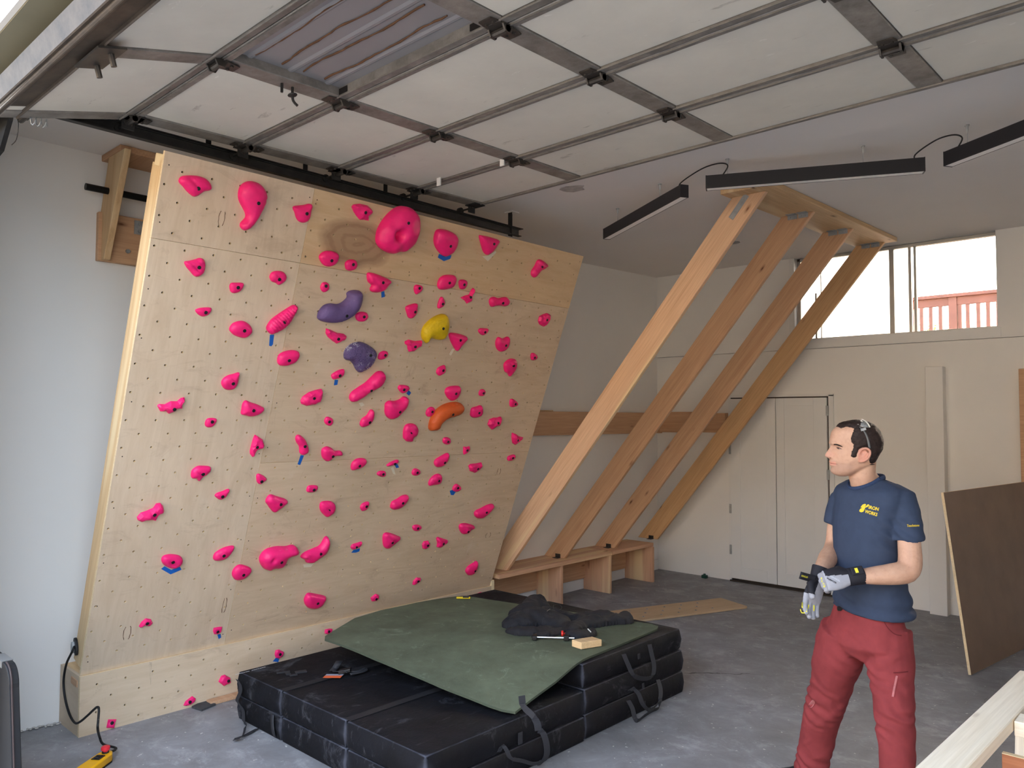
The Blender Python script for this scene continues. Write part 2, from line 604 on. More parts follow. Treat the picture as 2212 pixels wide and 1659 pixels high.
PINE_OLD = wood('pine_grubby', lin(196, 160, 118), lin(214, 182, 140), lin(98, 66, 42), sap=lin(220, 196, 156))
SAWW = wood('pine_weathered', lin(230, 214, 186), lin(244, 232, 210), lin(150, 120, 90), knot_scale=1.6)
REDW = wood('redwood_panel', lin(140, 84, 56), lin(170, 110, 76))
PLY_EDGE = wood('ply_edge', lin(222, 196, 152), lin(238, 216, 178))
BIRCH_V = birch('birch_upright_grain', lin(198, 176, 150), lin(212, 192, 167), 'y', 0.4)
BIRCH_H = birch('birch_level_grain', lin(194, 170, 142), lin(208, 186, 159), 'x', 0.55)
BIRCH_T = birch('birch_top_heartwood', lin(196, 164, 126), lin(210, 182, 146), 'x', 0.15, stain=(1.19, 2.61, 0.30, 0.155, lin(142, 110, 86), 0.85))
BIRCH_K = birch('birch_kick_panel', lin(200, 177, 148), lin(214, 193, 166), 'x', 0.6)
BROWNPLY = plain('brown_film_ply', lin(128, 105, 87), 0.55, var=0.14, vscale=5, detail=6)
PANELW = foam_board('insulation_board', lin(222, 219, 209))
GALV = steel('door_frame_steel', lin(112, 108, 104), lin(158, 153, 147), 0.55, 0.35, 0.35)
SKIN_SHEET = plain('bare_door_skin', lin(150, 149, 152), 0.45, metal=0.2, var=0.06, vscale=3)
GLUE = plain('brown_glue_line', lin(104, 72, 48), 0.6, var=0.3, vscale=30)
BLKSTEEL = steel('black_track_steel', lin(34, 33, 33), lin(60, 58, 56), 0.5, 0.4, 0.15)
HINGE = steel('hinge_steel', lin(46, 43, 41), lin(84, 79, 74), 0.45, 0.45, 0.3)
ZINC = steel('zinc_bracket', lin(140, 144, 146), lin(184, 188, 190), 0.45, 0.35, 0.05)
BARMET = steel('dark_bottom_bar', lin(52, 44, 38), lin(88, 76, 64), 0.6, 0.3, 0.4)
CHROME = plain('bright_steel', lin(205, 207, 210), 0.25, metal=0.9, var=0.03)
BLACKP = plain('black_anodised', lin(34, 34, 38), 0.4, var=0.05)
BLACK = plain('black_plastic', lin(22, 22, 24), 0.45, var=0.1)
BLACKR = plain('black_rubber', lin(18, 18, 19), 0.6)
HOLE = plain('hole_dark', lin(26, 21, 18), 0.9)
DIFFUSER = plain('lamp_diffuser_off', lin(244, 242, 238), 0.5, var=0.01)
PIPE = plain('black_iron_pipe', lin(14, 14, 15), 0.4, metal=0.3)
PINK = hold_mat('hot_pink_resin', (0.93, 0.018, 0.19, 1), 0.42)
PURPLE = hold_mat('purple_resin', lin(104, 84, 132), 0.6, 0.5)
PURPLE2 = hold_mat('purple_barnacle_resin', lin(92, 76, 120), 0.55, 0.9, rings=True)
YELLOW = hold_mat('yellow_resin', lin(222, 188, 24), 0.5, 0.9)
ORANGE = hold_mat('orange_resin', lin(208, 92, 40), 0.5, 0.6)
POCKET = plain('brown_pocket', lin(128, 66, 48), 0.8)
BLUETAPE = plain('blue_tape', lin(20, 92, 178), 0.6, var=0.04)
MASKTAPE = plain('masking_tape', lin(214, 205, 184), 0.6, var=0.03)
# ---------------------------------------------------------------- the room
XL, YB = -4.99, 7.88


def zceil(y):
    return 3.335 + 0.026 * max(0.0, y - 4.4)


def struct(mb, name, mats, **kw):
    return tag(mb.build(name, mats, **kw), kind='structure')


struct(MB().box((-5.14, 0.62, -0.12), (1.95, 8.06, 0.0)), 'floor', CONC)
struct(MB().box((-14, -16, -0.2), (12, 0.62, -0.015)), 'driveway', DRIVE)
struct(MB().box((-5.14, 0.92, 0.0), (XL, 8.06, 3.45)), 'wall_left', WALL)
struct(MB().box((1.8, 0.92, 0.0), (1.95, 8.06, 3.45)), 'wall_right', WALL)
wb = MB()
WX0, WX1, WZ0, WZ1 = -3.372, -1.505, 2.572, 3.425
wb.box((XL, YB, 0), (1.8, 8.06, 2.47))
wb.box((XL, YB - 0.014, 2.474), (WX0, 8.06, 3.7))
wb.box((WX1, YB - 0.014, 2.474), (-0.58, 8.06, 3.7)); wb.box((1.28, YB - 0.014, 2.474), (1.8, 8.06, 3.7))
wb.box((-0.58, YB - 0.014, 2.474), (1.28, 8.06, WZ0)); wb.box((-0.58, YB - 0.014, WZ1 + 0.005), (1.28, 8.06, 3.7))
wb.box((WX0, YB - 0.014, 2.474), (WX1, 8.06, WZ0))
wb.box((WX0, YB - 0.014, WZ1 + 0.005), (WX1, 8.06, 3.7))
struct(wb, 'wall_back', WALL)
cl = MB()
ys = [0.92, 4.4, 7.866]
for a, b in zip(ys, ys[1:]):
    cl.prism([(-4.99, a, zceil(a)), (-4.99, b, zceil(b)), (-4.99, b, zceil(b) + 0.06), (-4.99, a, zceil(a) + 0.06)], (6.79, 0, 0))
struct(cl, 'ceiling', CEIL)
wf = MB()
wf.box((-5.14, 0.785, 3.2), (1.95, 0.905, 3.75))
wf.box((-5.14, 0.785, 0), (-4.32, 0.905, 3.2))
wf.box((0.98, 0.785, 0), (1.95, 0.905, 3.2))
struct(MB().box((-5.3, 0.765, 3.206), (2.1, 0.784, 3.75)), 'trim_4', TRIM)
struct(wf, 'wall_front', OLIVE)
nbh = thing('sky_blocker_house', (-1, -13, 0), 'unseen pale house added behind the viewer to block the low sky', 'house')  # unseen house, added to cut the low sky and darken upper wall and ceiling
HOUSE = plain('house_render', lin(176, 168, 156), 0.85, var=0.06, vscale=1.5)
MB().box((-17, -16, -0.015), (14, -11.5, 4.6)).build('wall', HOUSE, nbh)
MB().prism([(-17.4, -16.4, 4.6), (-17.4, -11.1, 4.6), (-17.4, -13.75, 6.4)], (31.8, 0, 0)).build('roof', plain('roof_shingle', lin(92, 84, 80), 0.9, var=0.2, vscale=12), nbh)
for k in range(5):
    MB().box((-14 + 6 * k, -11.5, 1.2), (-12.2 + 6 * k, -11.46, 2.6)).build('window', plain('dark_window', lin(60, 66, 74), 0.2), nbh)
sl = MB()
P = []
for i in range(60):
    x = -4.32 + i * 5.3 / 59
    P.append((x, 0.912 + 0.004 * math.sin(i * 1.9), 3.183 + 0.008 * math.sin(i * 0.83 + 1)))
sl.ribbon(P, (0, 0.1, 0.99), 0.036, 0.006)
rs = MB(); rs.box((-4.32, 0.905, 3.115), (0.98, 0.911, 3.185)); struct(rs, 'seal_gap_shade', BLACKR)  # added black strip stands in for the shade in the gap below the seal
struct(sl, 'trim_1', RUBBER_W, smooth=True)
# white baseboard along the left wall behind the bench
struct(MB().box((XL, 4.93, 0), (XL + 0.015, 7.86, 0.115)), 'baseboard_left', TRIM)
# boxed pilaster on the back wall and the brown post at its right
struct(MB().box((-2.07, 7.775, 0), (-1.925, YB, 2.235)), 'trim_2', WALL, bevel=0.004)
tag(MB().box((-1.347, 7.80, 0), (-1.22, YB - 0.002, 2.19)).build('timber_post', FIR, bevel=0.004),
    'brown timber post against the back wall, cut by the right picture edge', 'post')
# window sill board
struct(MB().box((-3.40, YB - 0.021, 2.478), (-1.48, YB + 0.02, 2.566)), 'trim_3', TRIM, bevel=0.003)

# window: aluminium slider, left panes frosted, right light open to the deck
w2 = tag(thing('window_2', (0.35, 7.97, 2.57), None, None), kind='structure')
win = tag(thing('window_1', (-2.43, 7.97, 2.57), None, None), kind='structure')
ALU = plain('window_aluminium', lin(196, 190, 180), 0.4, metal=0.2, var=0.05)
f = MB()
for a, b in (((-0.58, 7.945, WZ0), (-0.54, 8.0, WZ1)), ((1.24, 7.945, WZ0), (1.28, 8.0, WZ1)), ((-0.58, 7.945, WZ0), (1.28, 8.0, WZ0 + 0.02)), ((-0.58, 7.945, WZ1 - 0.03), (1.28, 8.0, WZ1)), ((0.33, 7.945, WZ0), (0.37, 8.0, WZ1))):
    f.box(a, b)
f.build('window_frame', ALU, w2, bevel=0.002)
f = MB(); y0, y1 = 7.945, 8.0
f.box((WX0 + 0.052, y0, WZ0), (WX0 + 0.087, y1, WZ1)); f.box((WX1 - 0.016, y0, WZ0), (WX1, y1, WZ1))
f.box((WX0 + 0.052, y0, WZ0), (WX1, y1, WZ0 + 0.014)); f.box((WX0 + 0.052, y0, WZ1 - 0.028), (WX1, y1, WZ1))
f.build('window_frame', ALU, win, bevel=0.002)
MB().box((WX0, YB - 0.012, WZ0), (WX0 + 0.052, 8.05, WZ1)).build('reveal', TRIM, win)
MB().box((-2.412, 7.93, WZ0), (-2.368, 7.985, WZ1 - 0.02)).build('sash_stile', ALU, win, bevel=0.002)
MB().box((-2.246, 7.95, WZ0), (-2.219, 7.985, WZ1 - 0.02)).build('sash_stile', ALU, win, bevel=0.002)
MB().box((-2.199, 7.95, WZ0), (-2.176, 7.985, WZ1 - 0.02)).build('sash_stile', ALU, win, bevel=0.002)
MB().box((-3.140, 7.95, WZ0), (-3.122, 7.985, WZ0 + 0.48)).build('mullion', ALU, win, bevel=0.002)
MB().box((-3.083, 7.95, WZ0), (-3.073, 7.985, WZ1 - 0.02)).build('mullion', ALU, win, bevel=0.002)
FROST, nt, bs = nodes('frosted_pane')
bs.inputs['Base Color'].default_value = (1, 1, 1, 1); bs.inputs['Roughness'].default_value = 0.75
bs.inputs['Transmission Weight'].default_value = 1.0; bs.inputs['IOR'].default_value = 1.2
CLEAR, nt, bs = nodes('clear_pane')
bs.inputs['Base Color'].default_value = (1, 1, 1, 1); bs.inputs['Roughness'].default_value = 0.0
bs.inputs['Transmission Weight'].default_value = 1.0; bs.inputs['IOR'].default_value = 1.02
for a, b in ((-0.545, 0.335), (0.365, 1.245)):
    MB().box((a, 7.966, WZ0 + 0.01), (b, 7.970, WZ1 - 0.025)).build('pane', CLEAR, w2)
MB().box((-3.285, 7.966, WZ0 + 0.01), (-2.41, 7.970, WZ1 - 0.025)).build('pane', FROST, win)
MB().box((-2.37, 7.966, WZ0 + 0.01), (-2.24, 7.970, WZ1 - 0.025)).build('pane', FROST, win)
MB().box((-2.178, 7.974, WZ0 + 0.01), (WX1 - 0.014, 7.977, WZ1 - 0.025)).build('pane', CLEAR, win)

# double closet door in the back wall
d1 = tag(thing('door_1', (-3.51, 7.86, 0), None, None), kind='structure')
fr = MB()
fr.box((-4.075, YB - 0.018, 0), (-4.05, YB, 2.0)); fr.box((-2.985, YB - 0.018, 0), (-2.935, YB, 2.0)); fr.box((-4.075, YB - 0.018, 1.985), (-2.935, YB, 2.01))
fr.build('door_frame', TRIM, d1, bevel=0.002)
MB().box((-4.052, YB - 0.006, 0), (-2.983, YB, 1.986)).build('gap', GAP, d1)
for x0, x1, px0, px1 in ((-4.044, -3.532, -3.93, -3.635), (-3.524, -2.997, -3.435, -3.13)):
    lf = MB()
    Y0, Y1 = YB - 0.036, YB - 0.002
    lf.box((x0, Y0, 0.035), (px0, Y1, 1.972)); lf.box((px1, Y0, 0.035), (x1, Y1, 1.972))
    lf.box((px0, Y0, 0.035), (px1, Y1, 0.165)); lf.box((px0, Y0, 1.895), (px1, Y1, 1.972))
    o = lf.build('door_leaf', DOORW, d1, bevel=0.002, seg=1)
    MB().box((px0 - 0.002, Y0 + 0.006, 0.163), (px1 + 0.002, Y1, 1.897)).build('door_panel', DOORW, o)
for x, z in ((-4.047, 1.42), (-4.047, 0.78), (-4.047, 0.34), (-2.99, 1.84), (-2.99, 1.2), (-2.99, 0.5)):
    MB().box((x - 0.012, YB - 0.043, z - 0.05), (x + 0.012, YB - 0.03, z + 0.05)).build('door_hinge', ZINC, d1)
MB().box((-4.06, YB - 0.04, 0.0), (-2.97, YB - 0.002, 0.014)).build('threshold', GAP, d1)

# ---------------------------------------------------------------- outside behind the window
DECKW = plain('redwood_stain', lin(104, 66, 54), 0.7, var=0.15, vscale=6)
struct(MB().box((-12, 8.06, -0.2), (9, 30, -0.02)), 'yard', plain('yard_soil', lin(140, 126, 100), 0.9, var=0.2))
dk = thing('deck_railing', (-2.4, 10.5, 2.3), 'reddish brown wooden deck railing seen through the open window', 'railing')
MB().box((-6.4, 10.42, 2.18), (1.6, 12.6, 2.3)).build('deck_floor', DECKW, dk)
for xp in (-6.0, 1.4):
    MB().box((xp - 0.07, 12.3, -0.02), (xp + 0.07, 12.44, 2.18)).build('deck_post', DECKW, dk)
    MB().box((xp - 0.07, 10.5, -0.02), (xp + 0.07, 10.64, 2.18)).build('deck_post', DECKW, dk)
MB().box((-6.4, 10.42, 3.235), (1.6, 10.58, 3.275)).build('cap_rail', DECKW, dk, bevel=0.004)
MB().box((-6.4, 10.47, 3.14), (1.6, 10.52, 3.235)).build('top_rail', DECKW, dk, bevel=0.004)
MB().box((-6.4, 10.47, 2.40), (1.6, 10.52, 2.48)).build('bottom_rail', DECKW, dk, bevel=0.004)
for xp in (-4.3, -2.465, -0.63):
    MB().box((xp - 0.045, 10.45, 2.3), (xp + 0.045, 10.54, 3.235)).build('post', DECKW, dk, bevel=0.004)
x = -4.2
xs = [-2.818 - 0.106 * k for k in range(14)] + [-2.713, -2.606, -2.395, -2.311, -2.2, -2.099] + [-1.995 + 0.105 * k for k in range(12)]
for xp in xs:
    if any(abs(xp - q) < 0.07 for q in (-4.3, -0.63)):
        continue
    MB().box((xp - 0.02, 10.475, 2.44), (xp + 0.02, 10.515, 3.16)).build('baluster', DECKW, dk)


def tree(loc, h, seed, label, spread=1.0):
    rnd = random.Random(seed)
    t = thing('bare_tree', loc, label, 'tree')
    b = MB(); tips = []
    def grow(p, d, L, r, lev):
        q = p + d * L
        mid = p + d * (L * 0.5) + Vector((rnd.uniform(-1, 1), rnd.uniform(-1, 1), rnd.uniform(-.4, .4))) * L * 0.07
        b.tube([p, mid, q], [r, r * 0.85, r * 0.7], 5)
        if lev == 0:
            tips.append(q); return
        for k in range(3):
            nd = (d + Vector((rnd.uniform(-1, 1), rnd.uniform(-1, 1), rnd.uniform(-0.3, 0.7))) * 0.75 * spread).normalized()
            grow(q, nd, L * rnd.uniform(0.62, 0.8), r * 0.62, lev - 1)
    grow(Vector(loc), Vector((0, 0, 1)), h, 0.09, 5)
    b.build('branches', plain('bark_' + str(seed), lin(120, 92, 72), 0.9), t)
    lf = MB()
    for q in tips:
        for k in range(2):
            c = q + Vector((rnd.uniform(-.12, .12), rnd.uniform(-.12, .12), rnd.uniform(-.12, .12)))
            u = Vector((rnd.uniform(-1, 1), rnd.uniform(-1, 1), rnd.uniform(-1, 1))).normalized() * 0.03
            w = u.orthogonal().normalized() * 0.02
            lf.add([c - u, c + w, c + u, c - w], [(0, 1, 2, 3)])
    tag(lf.build('leaves', plain('leaf_' + str(seed), lin(200, 176, 80), 0.7), t), kind='stuff')
    return t


tree((-3.6, 14.2, -0.02), 1.1, 3, 'thin bare tree with yellowing leaves behind the left part of the deck railing')
tree((-1.9, 15.0, -0.02), 1.2, 5, 'thin bare tree with yellowing leaves behind the right part of the deck railing')

# ---------------------------------------------------------------- the tilted climbing wall
P0 = Vector((-4.687, 1.561, 0.328)); VUP = Vector((0.3287, 0, 0.9444)); NB = Vector((0.9444, 0, -0.3287))
MBRD = frame(P0, (0, 1, 0), VUP)
MKCK = frame((-4.668, 1.561, 0), (0, 1, 0), (0, 0, 1))
HOLE_R = 0.0064


def edge_r(v):
    return 3.215 + 0.0255 * v


def hole_grid():
    out = []
    for m_ in range(-1, 37):
        v = 1.8692 - 0.07633 * (m_ - 13)
        if v < 0.03 or v > 2.84:
            continue
        off = 0.098 if (m_ - 13) % 2 == 0 else 0.1743
        for k in range(-1, 24):
            u = off + 0.1526 * k
            if 0.02 < u < edge_r(v) - 0.02:
                out.append((u, v))
    return out


def ply_sheet(name, poly, holes, mats, parent, M, th=0.018, tnut=None):
    """plywood sheet with drilled bolt holes: real openings with walls"""
    verts = [Vector(p) for p in poly]; edges = []; n = len(verts)
    # extra points along the outline keep triangles tidy
    loops = []
    hs = []
    for (u, v) in holes:
        if all((q[0] - u) ** 2 + (q[1] - v) ** 2 > (HOLE_R * 1.3) ** 2 for q in hs) and \
           min(abs(u - min(p[0] for p in poly)), abs(v - min(p[1] for p in poly)), abs(v - max(p[1] for p in poly))) > HOLE_R * 1.4:
            hs.append((u, v))
    for (u, v) in hs:
        b = len(verts)
        for k in range(8):
            a = 2 * math.pi * k / 8
            verts.append(Vector((u + HOLE_R * math.cos(a), v + HOLE_R * math.sin(a))))
        for k in range(8):
            edges.append((b + k, b + (k + 1) % 8))
        loops.append(list(range(b, b + 8)))
    r = delaunay_2d_cdt(verts, edges, [list(range(n))], 1, 1e-6)
    V2, F2 = r[0], r[2]
    orig = {}
    for i, o_ in enumerate(r[3]):
        for k in o_:
            orig[k] = i
    hid = [(u, v) for u, v in hs]
    cell = {}
    for u, v in hid:
        cell.setdefault((int(u / 0.02), int(v / 0.02)), []).append((u, v))
    mb = MB()
    front = [(p.x, p.y, 0.0) for p in V2]
    keep = []
    for f_ in F2:
        cx_ = sum(V2[i].x for i in f_) / len(f_); cy_ = sum(V2[i].y for i in f_) / len(f_)
        inh = False
        for du in (-1, 0, 1):
            for dv in (-1, 0, 1):
                for (u, v) in cell.get((int(cx_ / 0.02) + du, int(cy_ / 0.02) + dv), ()):
                    if (cx_ - u) ** 2 + (cy_ - v) ** 2 < (HOLE_R * 0.95) ** 2:
                        inh = True
        if not inh:
            keep.append(list(f_))
    mb.add(front, keep, 0)
    for lp in loops:
        vv = [V2[orig[i]] for i in lp]
        mb.add([(p.x, p.y, 0) for p in vv] + [(p.x, p.y, -th * 0.8) for p in vv], [(k, (k + 1) % 8, 8 + (k + 1) % 8, 8 + k) for k in range(8)], 1)
        mb.add([(p.x, p.y, -th * 0.8) for p in vv], [list(range(8))], 2)
    # edges and back
    mb.add([(p[0], p[1], 0) for p in poly] + [(p[0], p[1], -th) for p in poly],
           [(i, (i + 1) % n, n + (i + 1) % n, n + i) for i in range(n)] + [list(range(n, 2 * n))], 1)
    me = mb.mesh(name)
    for m_ in mats: me.materials.append(m_)
    me.polygons.foreach_set('material_index', mb.m)
    o = bpy.data.objects.new(name, me); COL.objects.link(o)
    place(o, M, parent)
    return o


cw = thing('climbing_wall', None, 'overhanging birch plywood climbing wall drilled with a grid of bolt holes, against the left wall', 'climbing wall', M=MBRD)
HG = hole_grid()
SU = 0.833; G = 0.001
sheets = [
    (0.0, SU - G, 0.0, 2.4385, BIRCH_V), (0.0, SU - G, 2.4405, 2.866, BIRCH_V),
    (SU + G, None, 0.0, 1.2155, BIRCH_H), (SU + G, None, 1.2175, 2.4385, BIRCH_H), (SU + G, None, 2.4405, 2.866, BIRCH_T)]
for (u0, u1, v0, v1, m_) in sheets:
    r0 = u1 if u1 is not None else edge_r(v0); r1 = u1 if u1 is not None else edge_r(v1)
    poly = [(u0, v0), (r0, v0), (r1, v1), (u0, v1)]
    hs = [(u, v) for u, v in HG if u0 + 0.01 < u < min(r0, r1) - 0.01 and v0 + 0.01 < v < v1 - 0.01]
    ply_sheet('plywood_sheet', poly, hs, [m_, PLY_EDGE, HOLE], cw, MBRD)
# framing behind the sheets (local board coordinates)
def stud(u, v0, v1, mat_, w=0.114, t=0.038):
    L = v1 - v0
    M = MBRD @ frame((u, (v0 + v1) / 2, -0.0185 - w / 2), (0, 1, 0), (0, 0, 1))
    return MB().box((-L / 2, -w / 2, -t / 2), (L / 2, w / 2, t / 2)).build('stud', mat_, cw, M, bevel=0.003, seg=1)
stud(0.020, 0.03, 2.80, PINE)
for u in (0.83, 1.64, 2.45, 3.17):
    stud(u, 0.03, 2.80, PINE)
M = MBRD @ frame((1.64, 2.825, -0.0185 - 0.0445), (1, 0, 0), (0, 0, 1))
MB().box((-1.64, -0.0445, -0.022), (1.61, 0.0445, 0.04)).build('top_plate', PINE, cw, M, bevel=0.003, seg=1)
# screws beside the sheet joints
sc = MB()
for v in [0.1 + 0.3 * k for k in range(10)]:
    for u in (0.03, SU - 0.026, SU + 0.028, 1.62, 2.43, edge_r(v) - 0.03):
        u += random.uniform(-.006, .006); vv = v + random.uniform(-.03, .03)
        sc.add([(u + 0.0036 * math.cos(a * math.pi / 3), vv + 0.0036 * math.sin(a * math.pi / 3), 0.0006) for a in range(6)], [(0, 1, 2, 3, 4, 5)])
tag(sc.build('screw_heads', HOLE, cw, MBRD), kind='stuff')

# football-shaped veneer patches and pencil-like marks in the face veneer
km = plain('veneer_patch_line', lin(96, 66, 46), 0.8)
for u, v, a_, b_ in ((0.335, 2.60, .016, .045), (3.03, 2.015, .016, .028), (2.95, 1.055, .02, .03), (3.02, 0.49, .03, .024), (0.215, 0.215, .02, .05), (0.78, 0.28, .012, .06)):
    for sg in (-1, 1):
        pp = [(u + sg * a_ * math.cos(t * 0.28 - 0.98) + random.uniform(-.002, .002), v + b_ * math.sin(t * 0.28 - 0.98), 0.0006) for t in range(8)]
        MB().tube(pp, [(.0006, .0012 + .0012 * random.random()) for _ in pp], 5, ref=(0, 0, 1)).build('veneer_patch', km, cw, MBRD)

# kick panel box below it
kk = thing('kick_panel', None, 'low birch plywood kick panel box under the tilted climbing wall', 'kick panel', M=MKCK)
kh = []
for r_, z in enumerate((0.2665, 0.190, 0.1135, 0.037)):
    for k in range(22):
        u = (0.157 if r_ % 2 == 1 else 0.081) + 0.1526 * k
        if u < 3.17:
            kh.append((u, z))
ply_sheet('plywood_sheet', [(-0.006, 0.0), (3.205, 0.0), (3.205, 0.327), (-0.006, 0.327)], kh, [BIRCH_K, PLY_EDGE, HOLE], kk, MKCK)
MB().box((XL + 0.003, 1.555, 0), (-4.6865, 1.573, 0.327)).build('end_panel', BIRCH_K, kk)
MB().box((XL + 0.003, 1.5735, 0.289), (-4.6865, 4.74, 0.327)).build('top_plate', PINE, kk)
for y in (1.6, 2.4, 3.2, 4.0, 4.7):
    MB().box((XL + 0.005, y, 0), (-4.6865, y + 0.038, 0.288)).build('blocking', PINE, kk)
lumber('end_stud', (-4.715, 4.788, 0.0), (-4.715, 4.788, 0.372), 0.09, 0.038, (1, 0, 0), PINE, kk)
lumber('end_stud', (-4.800, 4.788, 0.0), (-4.800, 4.788, 0.372), 0.078, 0.038, (1, 0, 0), PINE, kk)
# patch where a cable once came out
lumber('end_block', (-4.80, 1.553, 0.285), (-4.705, 1.553, 0.28), 0.038, 0.004, (0, 0, 1), FIR, kk, bevel=0.001)

